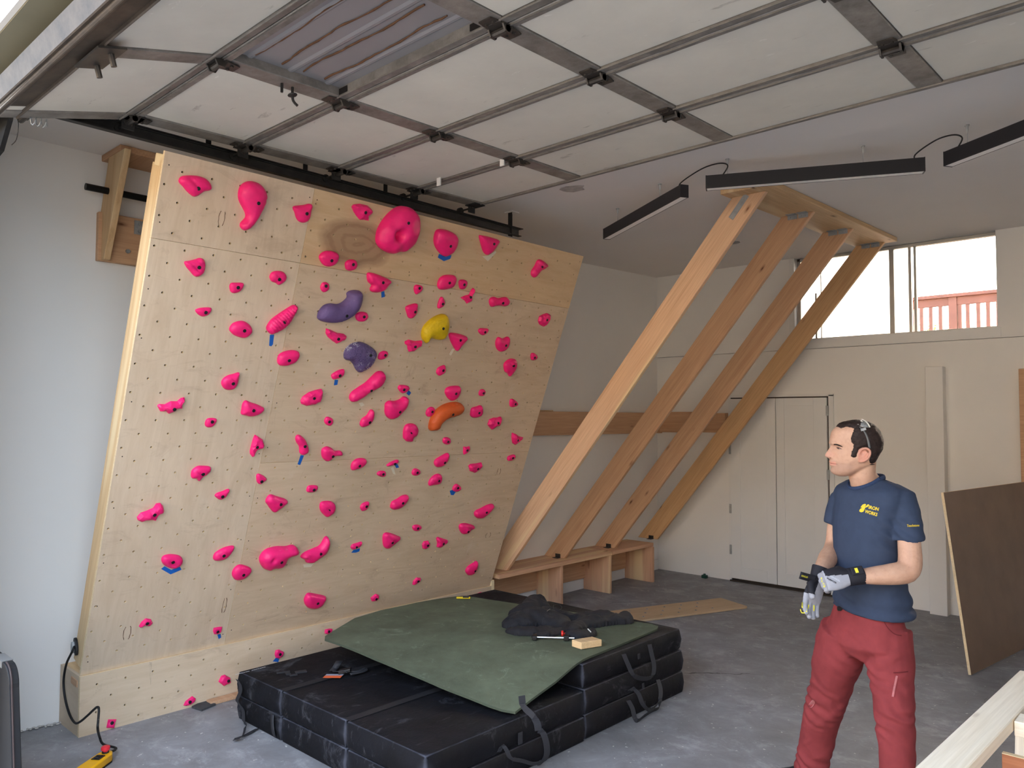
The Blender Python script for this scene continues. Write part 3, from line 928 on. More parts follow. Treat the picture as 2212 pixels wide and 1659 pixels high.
# ---------------------------------------------------------------- climbing holds
HOLDS = [
('n','p',0.176,2.725,0.037,'broad pink mushroom-cap hold nearest the top left corner of the board',[(-85,4),(-67,-8),(-49,-23),(-24,-39),(-4,-45),(17,-34),(39,-10),(66,2),(76,14),(67,34),(41,54),(-3,60),(-52,51),(-84,38),(-92,17)]),
('s','p',0.489,2.72,0.058,'large smooth pink teardrop hold with a curled tail hanging down, top of the board',[(-84,-9),(-60,-40),(-38,-66),(-31,-88),(-40,-106),(-53,-126),(-48,-148),(-27,-158),(0,-146),(28,-107),(48,-59),(62,-2),(64,42),(46,76),(9,99),(-35,103),(-68,90),(-91,62),(-94,25)]),
('s','p',0.796,2.721,0.033,'pink cup-shaped hold with two pointed top corners, top row at the upright panel joint',[(-60,-9),(-46,-34),(-26,-52),(2,-55),(28,-42),(38,-18),(37,17),(38,50),(18,56),(-15,42),(-71,24),(-75,9)]),
('n','p',0.25,2.333,0.03,'pink wedge hold with stepped lower grooves under the top left seam, below the mushroom-cap hold',[(-57,-10),(-34,-30),(-10,-50),(10,-52),(31,-37),(41,-13),(40,14),(29,39),(6,47),(-19,35),(-46,24),(-71,14)]),
('s','p',0.482,2.255,0.021,'small flat-topped pink crimp below the tail of the large teardrop hold',[(-38,-13),(-27,-32),(-8,-36),(16,-27),(31,-11),(37,14),(31,26),(-5,23),(-33,18),(-41,4)]),
('n','p',0.711,2.332,0.027,'round pink hold with curved inner lip, left of the upright joint below the seam',[(-45,-7),(-33,-20),(-8,-25),(13,-34),(34,-22),(51,3),(46,27),(20,44),(-18,42),(-43,29),(-50,7)]),
('n','p',0.331,2.099,0.019,'small pink half-moon crimp with flat top, third hold down along the left edge',[(-35,-16),(-10,-26),(10,-21),(28,-6),(35,16),(26,27),(-15,22),(-40,14),(-52,3)]),
('s','p',0.558,2.023,0.034,'smooth egg-shaped pink hold left of the ribbed shell hold',[(-63,-21),(-38,-37),(8,-47),(37,-41),(58,-14),(55,11),(33,34),(-3,49),(-39,42),(-65,25),(-75,-4)]),
('r','p',0.785,2.097,0.044,'ribbed pink shell-like hold tilting up right with a blue tape strip hanging below',[(-74,-72),(-47,-86),(-22,-75),(14,-53),(46,-16),(65,27),(79,69),(77,95),(54,98),(19,74),(-22,40),(-62,3),(-82,-32),(-85,-55)]),
('f','p',1.17,2.802,0.034,'craggy pink hold on the dark oval wood grain, left of the giant pocketed hold',[(-56,-14),(-34,-32),(-7,-49),(28,-44),(56,-43),(49,-16),(67,3),(58,27),(24,43),(-30,42),(-71,29),(-81,14)]),
('b','p',1.451,2.802,0.098,'giant pink boulder hold with a deep brown pocket at the top of the board',[(-137,-167),(-102,-193),(-45,-207),(4,-205),(39,-188),(86,-178),(125,-135),(144,-91),(148,-42),(139,4),(112,55),(72,86),(15,94),(-36,82),(-84,44),(-126,-15),(-151,-81),(-150,-135)]),
('s','p',1.864,2.719,0.057,'big smooth pink egg hold with a blue tape chevron right beneath it, top right',[(-98,-15),(-68,-43),(-15,-72),(24,-72),(66,-42),(84,8),(79,54),(49,82),(-10,94),(-66,95),(-106,83),(-117,56),(-113,16)]),
('s','p',2.255,2.798,0.043,'flat pink triangular hold with pale tape under its tip, top right',[(-89,-18),(-48,-68),(-5,-85),(39,-49),(65,4),(70,32),(-4,39),(-96,38),(-121,29)]),
('s','p',1.015,2.487,0.033,'rounded pink hold sitting on the horizontal seam right of the upright panel joint',[(-47,-26),(-18,-40),(19,-36),(49,-15),(58,17),(49,42),(16,53),(-27,50),(-61,32),(-71,4)]),
('s','p',1.172,2.486,0.023,'small round pink hold touching the seam below the dark oval wood grain',[(-29,-38),(4,-41),(36,-24),(39,7),(19,26),(-13,25),(-39,11),(-45,-9)]),
('s','p',1.02,2.333,0.018,'tiny pink oval foothold above the left end of the long purple hold',[(-20,-27),(-2,-40),(18,-35),(33,-16),(27,10),(5,21),(-19,14),(-27,-9)]),
('n','p',1.4,2.41,0.042,'notched pink arrowhead hold with blue tape at its lower right, just under the seam',[(-95,1),(-81,-17),(-53,-33),(-60,-54),(-43,-72),(1,-71),(45,-53),(66,-22),(85,9),(64,22),(7,35),(-63,45),(-103,39)]),
('s','p',1.714,2.409,0.02,'tiny pink triangular foothold under the seam, below the giant pocketed hold',[(-21,-31),(1,-45),(31,-20),(36,10),(9,19),(-22,17),(-34,1)]),
('s','p',1.941,2.479,0.039,'smooth pink dome hold lying across the seam below the blue tape chevron',[(-63,-46),(-40,-58),(14,-49),(64,-25),(75,16),(62,49),(17,52),(-36,40),(-67,14),(-73,-21)]),
('s','p',2.091,2.483,0.022,'small pink oval foothold just right of the dome hold on the seam',[(-15,-33),(21,-33),(37,-10),(36,21),(6,32),(-33,25),(-39,6)]),
('n','p',2.804,2.718,0.038,'pink hammer-shaped hold on the reddish grain by the top right edge',[(-28,-94),(0,-73),(22,-37),(63,-11),(85,16),(52,35),(-4,48),(-35,36),(-48,-4),(-68,-45),(-63,-77)]),
('f','p',2.176,2.404,0.026,'spiky star-shaped pink hold with one long arm pointing up to the seam',[(-28,-32),(-4,-50),(32,-29),(28,7),(35,34),(37,59),(19,66),(6,49),(-2,16),(-39,3),(-76,-15)]),
('s','p',1.943,2.329,0.02,'narrow upright pink teardrop foothold directly above the yellow hold',[(-14,-37),(16,-23),(28,5),(18,26),(-5,45),(-21,40),(-29,12),(-29,-23)]),
('s','p',1.717,2.251,0.029,'pink tooth-shaped hold with flat top, upper left of the yellow hold',[(-49,-18),(-27,-46),(5,-47),(28,-14),(27,24),(13,54),(-46,37),(-69,18)]),
('n','p',2.49,2.402,0.037,'pink dog-bone hold lying flat under the seam near the right side',[(-80,-43),(-38,-33),(12,-25),(59,-24),(79,-8),(83,21),(55,43),(22,40),(-26,27),(-73,31),(-107,17),(-110,-11)]),
('f','p',3.015,2.326,0.035,'knotty pink two-lobed hold at the right edge below the hammer-shaped hold',[(-41,-46),(-16,-54),(12,-59),(40,-43),(45,-17),(61,9),(47,44),(11,50),(-28,36),(-65,17),(-65,-23)]),
('s','p',1.33,2.178,0.023,'small pink pebble hold touching the right end of the long purple hold',[(-37,-28),(-8,-36),(28,-27),(42,-1),(29,22),(-6,28),(-41,17),(-52,-3)]),
('f','p',1.171,2.025,0.031,'jagged pink crimp between the two purple holds',[(-57,0),(-21,-21),(14,-36),(30,-25),(42,-16),(63,-11),(72,18),(49,30),(2,32),(-46,46),(-83,53),(-78,22)]),
('f','p',1.784,2.019,0.031,'jagged pink anvil-shaped hold at the lower left tip of the yellow hold',[(-72,8),(-49,-3),(-41,-24),(-25,-43),(17,-36),(32,-15),(61,1),(68,23),(60,42),(7,34),(-49,40),(-79,25)]),
('s','p',2.162,2.097,0.04,'pink triangular hold with pale tape strip at its tip, lower right of the yellow hold',[(-64,-13),(-12,-64),(25,-85),(53,-40),(83,-1),(79,25),(4,39),(-68,40),(-88,26)]),
('s','p',2.4,2.171,0.021,'tiny pink foothold right of the triangular hold beside the yellow one',[(-29,-20),(5,-26),(34,-5),(37,24),(0,25),(-43,21),(-56,2)]),
('s','p',2.631,2.093,0.039,'smooth pink two-horned hold low of the dog-bone hold, right part of the board',[(-49,-43),(-10,-57),(32,-42),(54,-7),(49,37),(29,63),(-19,46),(-69,52),(-86,26),(-77,-11)]),
('s','p',3.004,2.017,0.02,'tiny pink foothold above a small knot mark near the right edge',[(-12,-25),(30,-20),(42,9),(-4,33),(-35,28),(-34,2)]),
('n','p',2.767,1.943,0.04,'creased pink leaf-shaped hold standing on its tip, below the two-horned hold',[(-46,-57),(-13,-70),(17,-94),(39,-78),(60,-36),(59,14),(30,45),(-19,45),(-60,22),(-74,-8)]),
('s','p',1.56,1.943,0.02,'small pink bean hold right beside the rough purple fan-shaped hold',[(-36,-32),(-14,-36),(13,-26),(30,1),(21,21),(-10,24),(-37,9),(-43,-17)]),
('n','p',1.247,1.79,0.022,'small pink half-moon crimp with blue tape below, lower left of the rough purple hold',[(-33,-30),(-2,-24),(28,-11),(38,15),(30,39),(-2,33),(-34,15),(-52,-6)]),
('s','p',2.086,1.866,0.023,'small pink teardrop foothold below the yellow hold, midway to the orange one',[(-34,-33),(-9,-44),(22,-30),(36,-6),(20,32),(2,33),(-38,13),(-45,-15)]),
('w','u',1.179,2.177,0.065,'long purple boomerang hold bent upward at its right end',[(-161,-48),(-135,-57),(-72,-61),(-11,-52),(38,-29),(80,8),(102,50),(109,94),(102,137),(79,158),(30,152),(2,133),(9,106),(-15,76),(-47,57),(-100,55),(-140,39),(-166,1),(-169,-34)]),
('w','v',1.414,1.944,0.063,'rough purple fan-shaped hold covered in chalky barnacle rings',[(-143,-51),(-113,-55),(-79,-78),(-52,-110),(-24,-127),(-1,-120),(37,-97),(63,-62),(74,-23),(72,6),(53,30),(2,55),(-50,70),(-105,62),(-146,36),(-164,-1),(-158,-38)]),
('w','y',1.957,2.17,0.063,'yellow rough-textured curved hold',[(-106,-103),(-78,-123),(-64,-113),(-45,-85),(8,-90),(64,-85),(87,-47),(83,11),(68,54),(40,87),(0,87),(-60,59),(-112,10),(-132,-35),(-125,-78)]),
('s','p',0.867,1.87,0.035,'smooth dented pink oval hold right of the upright joint, left of the rough purple hold',[(-43,-37),(-2,-41),(45,-24),(69,0),(77,32),(61,54),(19,57),(-28,44),(-56,23),(-59,-11)]),
('n','p',0.552,1.715,0.03,'pink leaf hold with a sharp upper right point and a cracked face, middle left',[(-51,-21),(-33,-39),(-6,-45),(22,-37),(37,-7),(39,31),(36,60),(5,51),(-29,39),(-52,19),(-58,-3)]),
('f','p',0.247,1.561,0.029,'long jagged pink rail nearest the left edge at mid height',[(-60,-21),(-30,-20),(-13,-35),(11,-24),(28,-6),(55,-4),(52,16),(61,41),(54,60),(38,55),(21,36),(-13,36),(-43,18),(-73,19),(-82,10)]),
('n','p',0.704,1.559,0.034,'pink split-faced hold with a right spur, left of the upright joint at mid height',[(-58,-30),(-39,-37),(2,-46),(36,-40),(64,-21),(78,6),(43,25),(-8,40),(-45,52),(-60,31),(-60,-7)]),
('s','p',0.477,1.485,0.018,'tiny pink teardrop foothold between the jagged rail and the split-faced hold',[(-28,-29),(-10,-38),(15,-33),(29,-10),(30,12),(2,18),(-26,12),(-33,-10)]),
('f','p',1.089,1.641,0.037,'faceted pink block hold right of the upright joint, left of the long pink sausage hold',[(-64,-45),(-26,-57),(25,-46),(61,-29),(68,0),(69,33),(55,55),(13,45),(-28,30),(-65,1),(-74,-27)]),
('s','p',1.244,1.485,0.018,'tiny round pink foothold below the faceted block hold',[(-9,-24),(21,-32),(38,-13),(29,14),(-3,28),(-24,23),(-29,-3)]),
('s','p',1.551,1.483,0.03,'pink flame-shaped hold leaning right, under the lower end of the long sausage hold',[(-45,-37),(-15,-37),(21,-17),(37,18),(31,62),(15,82),(-4,79),(-21,44),(-54,18),(-60,-17)]),
('f','p',0.778,1.328,0.03,'craggy upright pink hold broken on its right side, left of the upright joint',[(-26,-49),(-8,-68),(4,-58),(7,-34),(21,-22),(48,-15),(56,1),(37,41),(4,61),(-19,72),(-25,50),(-29,7),(-31,-29)]),
('s','p',1.097,1.327,0.03,'long slim pink tongue hold pointing down with a long blue tape strip below',[(-49,17),(-26,-9),(-12,-51),(13,-66),(38,-56),(46,-31),(22,15),(-3,45),(-39,68),(-60,65),(-63,42)]),
('s','p',1.318,1.253,0.034,'smooth pink drumstick hold with its narrow end to the right, on the middle seam',[(-56,-20),(-23,-41),(4,-35),(27,-10),(74,-7),(88,6),(66,28),(22,30),(-12,52),(-47,61),(-76,45),(-74,11)]),
('s','p',1.546,1.177,0.03,'smooth slanting pink bean hold just right of the drumstick hold',[(-38,-37),(-8,-35),(39,-20),(63,6),(59,34),(27,46),(-18,43),(-47,20),(-52,-11)]),
('n','p',0.475,1.175,0.029,'pink scoop hold with a ragged lower lip, left side above the lower jagged rail',[(-50,-29),(-24,-34),(-5,-50),(12,-28),(38,-10),(51,12),(45,35),(6,42),(-30,41),(-55,21),(-59,-5)]),
('s','p',0.856,1.103,0.019,'small pink triangular foothold left of the upright joint, below the craggy upright hold',[(-21,-9),(2,-23),(24,-8),(38,8),(17,29),(-16,46),(-32,44),(-34,28)]),
('n','p',1.236,1.023,0.02,'small pink oval foothold below the long blue tape strip',[(-40,-15),(-19,-22),(17,-20),(34,0),(30,20),(-8,27),(-39,23),(-45,1)]),
('s','p',0.623,1.023,0.02,'small pink fish-shaped foothold below the ragged scoop hold',[(-25,-14),(0,-25),(25,-13),(39,14),(44,34),(31,40),(2,29),(-31,19),(-42,4)]),
('n','p',1.006,0.949,0.037,'grooved pink wedge hold right of the upright joint, below the small triangular foothold',[(-70,-13),(-42,-45),(-12,-65),(14,-46),(44,-23),(63,1),(43,21),(-13,41),(-64,59),(-86,42),(-90,13)]),
('n','p',1.381,0.873,0.035,'pink skull-like hold with wrinkled lower half, right of the grooved wedge hold',[(-53,-6),(-27,-35),(8,-59),(30,-50),(55,-29),(56,16),(26,48),(-20,58),(-61,52),(-64,22)]),
('s','p',1.687,0.869,0.02,'tiny pink slanting foothold right of the skull-like hold',[(-16,-39),(14,-34),(27,-12),(26,23),(-2,28),(-35,12),(-38,-15)]),
('f','p',0.241,0.949,0.032,'jagged pink rail with a knobbed upper right end, lower left of the board',[(-76,-33),(-51,-48),(-32,-39),(2,-41),(23,-47),(32,-17),(47,-4),(59,10),(47,41),(31,58),(10,56),(-2,31),(-31,18),(-66,7),(-83,-17)]),
('n','p',1.489,1.709,0.053,'long pink sausage hold rising to the right in the middle of the board',[(-110,-89),(-71,-87),(-29,-60),(12,-25),(65,3),(102,38),(113,82),(99,112),(79,124),(45,118),(13,86),(-26,42),(-75,7),(-120,-29),(-128,-63)]),
('s','p',1.779,1.715,0.022,'small pink heart-shaped foothold with blue tape at its lower right',[(-26,-13),(5,-30),(35,-21),(54,-2),(46,20),(5,28),(-32,26),(-43,8)]),
('s','p',1.766,1.564,0.05,'big pink kidney hold with a raised right lobe, left of the orange hold',[(-95,-17),(-71,-48),(-30,-64),(10,-52),(44,-16),(72,21),(80,57),(66,93),(33,99),(6,78),(-33,66),(-81,67),(-107,45),(-102,10)]),
('s','p',2.245,1.705,0.038,'smooth pink guitar-pick hold right above the orange hold',[(-39,-45),(4,-63),(38,-52),(59,-23),(63,15),(43,48),(-30,46),(-74,30),(-79,-3)]),
('s','p',2.542,1.71,0.018,'tiny pink pebble foothold upper right of the orange hold',[(-27,-21),(0,-28),(23,-19),(27,11),(1,27),(-30,21),(-38,-1)]),
('s','p',2.077,1.56,0.022,'small pink oval foothold touching the left end of the orange hold',[(-20,-41),(14,-39),(33,-12),(26,21),(-7,32),(-37,15),(-42,-18)]),
('w','o',2.238,1.556,0.065,'orange curved banana hold',[(-134,-139),(-86,-139),(-50,-117),(-52,-93),(-26,-60),(17,-40),(64,-31),(108,-11),(128,23),(121,57),(80,76),(18,75),(-50,59),(-101,30),(-136,-13),(-154,-69),(-150,-117)]),
('s','p',2.532,1.559,0.034,'rounded pink square hold right of the orange hold',[(-56,-31),(-25,-46),(20,-43),(54,-26),(54,14),(28,51),(-15,43),(-63,28),(-64,-7)]),
('s','p',2.917,1.632,0.023,'tiny pink triangular foothold near the right edge, level with the orange hold',[(-34,-25),(-9,-32),(31,-22),(43,4),(-19,35),(-54,31),(-48,-5)]),
('f','p',2.757,1.481,0.035,'rugged pink rock-like hold near the right edge, lower right of the orange hold',[(-50,-44),(-15,-67),(7,-50),(51,-35),(59,2),(46,41),(13,33),(-28,32),(-71,17),(-75,-24)]),
('n','p',1.921,1.409,0.04,'pink elephant-head hold with two legs, below the kidney hold',[(-21,-62),(1,-74),(47,-75),(50,-47),(74,-23),(71,19),(39,52),(-8,59),(-44,47),(-53,10),(-40,-45)]),
('f','p',3.053,1.328,0.031,'jagged pink arrowhead hold closest to the right edge, below the rugged rock-like one',[(-48,-5),(-31,-32),(3,-46),(19,-28),(57,-7),(78,17),(21,28),(-23,48),(-69,59),(-63,22)]),
('s','p',2.301,1.329,0.02,'tiny round pink foothold below the orange hold',[(-25,-18),(9,-27),(36,-15),(30,15),(-3,30),(-39,26),(-42,2)]),
('f','p',2.518,1.256,0.02,'tiny square-cornered pink foothold above the middle seam, right half',[(-9,-41),(22,-27),(38,-2),(28,27),(4,22),(-34,25),(-22,-21)]),
('s','p',2.307,1.169,0.034,'pink half-moon hold with a chalk-speckled flat face on the middle seam',[(-53,-39),(-9,-42),(28,-21),(47,18),(41,58),(20,66),(-35,41),(-77,18),(-80,-12)]),
('s','p',3.054,1.174,0.021,'tiny pink eye-shaped foothold beside a knot mark at the right edge below the middle seam',[(-31,-28),(3,-29),(35,-12),(38,15),(14,24),(-41,12),(-48,-9)]),
('f','p',2.674,1.102,0.031,'jagged pink crimp below the middle seam, right of the chalk-speckled half-moon',[(-71,-2),(-57,-24),(-4,-42),(36,-18),(56,13),(44,42),(-2,36),(-69,34),(-87,19)]),
('n','p',1.854,1.173,0.018,'thin pink winged crimp with blue and pale tape below, on the middle seam',[(-53,-20),(-26,-19),(5,-11),(33,6),(28,25),(-4,22),(-44,5),(-63,-11)]),
('s','p',1.77,1.101,0.018,'tiny pink thimble-shaped foothold lower left of the winged crimp',[(-27,-15),(8,-25),(33,-17),(25,12),(-4,21),(-35,17),(-45,-1)]),
('s','p',2.075,1.098,0.02,'small round pink foothold lower right of the winged crimp',[(-22,-25),(14,-29),(37,-16),(30,11),(-8,27),(-35,20),(-39,-7)]),
('n','p',2.294,1.025,0.032,'pink boot-shaped hold below the chalk-speckled half-moon',[(-60,-45),(-27,-42),(21,-37),(45,-14),(37,27),(9,46),(-33,41),(-67,13),(-76,-21)]),
('n','p',2.522,0.947,0.021,'tiny pink pyramid foothold with blue tape at its lower left',[(-1,-36),(35,-26),(43,-2),(-9,30),(-38,18),(-40,-17)]),
('s','p',1.992,0.875,0.036,'smooth pink slanting paddle hold under a dirty smudge, lower middle',[(-75,-45),(-43,-59),(11,-51),(47,-15),(62,23),(51,46),(7,47),(-38,23),(-78,5),(-83,-28)]),
('s','p',2.885,0.722,0.042,'pink wedge hold with a long sharp tip up right, near the lower right edge',[(-68,-53),(-8,-65),(46,-34),(83,7),(90,50),(32,50),(-44,24),(-95,7),(-100,-20)]),
('s','p',2.21,0.647,0.02,'tiny pink foothold with a chalk-white top edge, lower right',[(-27,-17),(9,-29),(37,-19),(46,2),(13,21),(-30,24),(-44,10)]),
('n','p',2.732,0.571,0.036,'pink bulging hold with an overhanging upper lip, below the sharp-tipped wedge',[(-51,-11),(-16,-34),(32,-33),(53,-11),(89,4),(81,29),(-4,57),(-67,61),(-82,36)]),
('n','p',1.978,0.57,0.04,'pink triangular hold pointing right under reddish-brown shoe smears',[(-49,-31),(-15,-59),(18,-55),(65,-16),(91,16),(63,32),(-2,59),(-56,70),(-74,45)]),
('f','p',2.351,0.492,0.022,'tiny lumpy pink foothold, left one of the close pair at lower right',[(-30,-28),(-4,-38),(23,-24),(34,1),(6,32),(-37,30),(-46,5)]),
('f','p',2.507,0.488,0.029,'jagged pink foothold, right one of the close pair at lower right',[(-46,2),(-43,-30),(-13,-43),(10,-32),(49,-10),(54,16),(-12,40),(-56,56),(-72,47)]),
('n','p',1.685,0.563,0.019,'small pink shelf foothold with blue tape under it, right of the fish-tail hold',[(-19,-22),(21,-13),(46,6),(42,30),(11,26),(-34,18),(-41,-5)]),
('n','p',0.393,0.642,0.032,'pink clamshell hold with a blue tape chevron beneath it, lower left',[(-49,-11),(-21,-36),(21,-55),(58,-42),(67,-12),(47,21),(-5,39),(-47,37),(-59,17)]),
('n','p',0.696,0.641,0.03,'pink almond hold slanting up right, between the clamshell and the double mushroom hold',[(-25,-41),(23,-37),(51,-12),(66,19),(65,45),(13,43),(-26,26),(-49,7),(-50,-26)]),
('s','p',0.85,0.491,0.034,'smooth pink comma-shaped hold lower left of the double mushroom hold',[(-32,-41),(14,-45),(49,-21),(62,17),(19,47),(-29,60),(-59,36),(-61,-4)]),
('b','p',1.076,0.561,0.07,'large lumpy pink double-mushroom hold with a rounded arm to the right, bottom centre',[(-94,-46),(-47,-76),(-18,-69),(30,-70),(61,-45),(71,-4),(105,6),(135,15),(137,47),(102,79),(47,76),(-15,84),(-84,76),(-118,46),(-124,6)]),
('n','p',1.379,0.564,0.048,'long pink fish-tail hold sweeping up right with pale tape below',[(-90,-44),(-80,-63),(-44,-76),(-7,-69),(25,-41),(60,-23),(76,11),(75,58),(52,102),(30,104),(4,48),(-49,28),(-106,8),(-128,-20)]),
('f','p',0.312,0.264,0.018,'small crooked pink foothold at the bottom left of the tilted board',[(-27,-29),(-10,-19),(21,-30),(39,-13),(23,15),(-7,26),(-28,7),(-38,-18)]),
('f','p',0.763,0.109,0.018,"small notched pink foothold with a blue tape tab, near the tilted board's bottom edge",[(-15,-20),(10,-23),(29,-9),(29,22),(6,25),(-27,26),(-26,3)]),
('s','p',1.444,0.188,0.043,'smooth pink half-disc hold with flat top above the left corner of the green mat',[(-70,-20),(-34,-48),(18,-60),(59,-44),(76,-9),(76,22),(-14,57),(-71,73),(-90,50),(-90,17)]),
('f','p',1.969,0.112,0.02,'small knobbly pink foothold close above the green mat',[(-22,-23),(12,-24),(34,-8),(26,22),(-3,35),(-23,23),(-44,7)]),
('f','p',2.345,0.192,0.019,'tiny two-pronged pink foothold above the far edge of the green mat',[(-21,-34),(2,-26),(29,-12),(30,17),(-13,27),(-38,4),(-38,-28)]),
('s','p',2.94,0.193,0.036,'pink orange-segment hold at the lower right corner of the tilted board',[(-74,-18),(-40,-44),(10,-43),(36,-13),(38,38),(17,75),(-18,63),(-73,38),(-87,6)]),
]
KICK_HOLDS = [
('f','p',1.204,0.19,0.019,'small pink diamond foothold with blue tape on the kick panel above the black mat',[(-25,-19),(0,-30),(25,-18),(34,7),(-1,31),(-26,31),(-32,5)]),
('f','p',0.845,0.105,0.021,'pink foothold on the kick panel half hidden behind the black mat corner',[(-22,-29),(23,-19),(17,14),(-18,40),(-40,38),(-58,6)]),
('f','p',0.603,0.038,0.018,'star-cornered pink foothold on the kick panel near the dark floor pad',[(-15,-23),(11,-21),(35,-12),(42,8),(20,27),(0,17),(-21,7),(-33,-15)]),
('f','p',0.16,0.038,0.018,'square pink foothold at the lower left of the kick panel near the floor',[(17,-36),(21,-12),(29,9),(-16,20),(-24,-23)]),
('f','p',1.578,0.266,0.018,'boxy pink foothold on the kick panel left of the green mat corner',[(9,-25),(31,-12),(36,10),(14,16),(-22,16),(-24,-11)]),
('f','p',3.061,0.281,0.018,'pink foothold on the kick panel peeking over the far mat edge at the right end',[(-8,-13),(36,-18),(43,8),(14,17),(-23,11)]),
]
TAPES = [
('b', 'blue tape chevron under the big egg hold at the top right', 0,[(1.882,2.611),(1.933,2.636),(1.935,2.661),(1.89,2.642),(1.826,2.651),(1.823,2.627)]),
('b', 'blue tape tab under the notched arrowhead hold below the seam', 0,[(1.446,2.309),(1.47,2.318),(1.456,2.353),(1.434,2.344)]),
('b', 'blue tape strip hanging below the ribbed shell hold', 0,[(0.741,1.942),(0.755,1.939),(0.763,1.951),(0.759,2.009),(0.733,2.005)]),
('b', 'blue tape tab under the half-moon crimp by the rough purple hold', 0,[(1.232,1.72),(1.256,1.725),(1.255,1.757),(1.229,1.757)]),
('b', 'blue tape square at the lower right of the small heart-shaped foothold', 0,[(1.849,1.668),(1.863,1.689),(1.838,1.706),(1.823,1.683)]),
('b', 'long blue tape strip below the slim pink tongue hold', 0,[(1.089,1.198),(1.109,1.192),(1.122,1.255),(1.098,1.258)]),
('b', 'blue tape tab on the thin winged crimp at the middle seam', 0,[(1.887,1.134),(1.91,1.139),(1.882,1.172),(1.864,1.159)]),
('b', 'blue tape patch at the lower left of the tiny pyramid foothold', 0,[(2.482,0.887),(2.51,0.883),(2.525,0.908),(2.489,0.929),(2.458,0.923)]),
('b', 'blue tape chevron under the clamshell hold at the lower left', 0,[(0.405,0.55),(0.465,0.571),(0.451,0.594),(0.405,0.578),(0.361,0.608),(0.344,0.594)]),
('b', 'blue tape tab under the small notched foothold near the bottom edge', 0,[(0.786,0.046),(0.801,0.053),(0.793,0.08),(0.771,0.081)]),
('b', 'blue tape patch under the small shelf foothold right of the fish-tail hold', 0,[(1.701,0.511),(1.729,0.517),(1.728,0.541),(1.674,0.534),(1.661,0.516)]),
('b', 'blue tape piece under the diamond foothold on the kick panel', 1,[(1.2,0.138),(1.208,0.161),(1.183,0.171),(1.159,0.152)]),
('m', 'pale masking tape under the tip of the flat triangular hold, top right', 0,[(2.277,2.671),(2.338,2.744),(2.325,2.753),(2.27,2.711),(2.213,2.697)]),
('m', 'pale tape strip below the triangular hold beside the yellow hold', 0,[(2.138,1.973),(2.148,1.979),(2.164,2.023),(2.14,2.024),(2.123,1.982)]),
('m', 'pale tape patch under the lower end of the long sausage hold', 0,[(1.474,1.583),(1.498,1.594),(1.476,1.613),(1.447,1.608)]),
('m', 'pale tape strip hanging below the thin winged crimp', 0,[(1.871,1.092),(1.893,1.086),(1.857,1.149),(1.839,1.136)]),
('m', 'pale tape patch under the fish-tail hold', 0,[(1.3,0.458),(1.353,0.454),(1.373,0.479),(1.288,0.482)]),
]



def resample(P, spacing, smooth):
    P = [Vector((p[0], p[1])) for p in P]; n = len(P); out = []
    for i in range(n):
        a, b, c, d = P[i - 1], P[i], P[(i + 1) % n], P[(i + 2) % n]
        k = max(1, int(round((c - b).length / spacing)))
        for j in range(k):
            t = j / k
            if smooth:
                q = 0.5 * ((2 * b) + (c - a) * t + (2 * a - 5 * b + 4 * c - d) * t * t + (3 * b - a - 3 * c + d) * t ** 3)
            else:
                q = b.lerp(c, t)
            out.append(q)
    return out


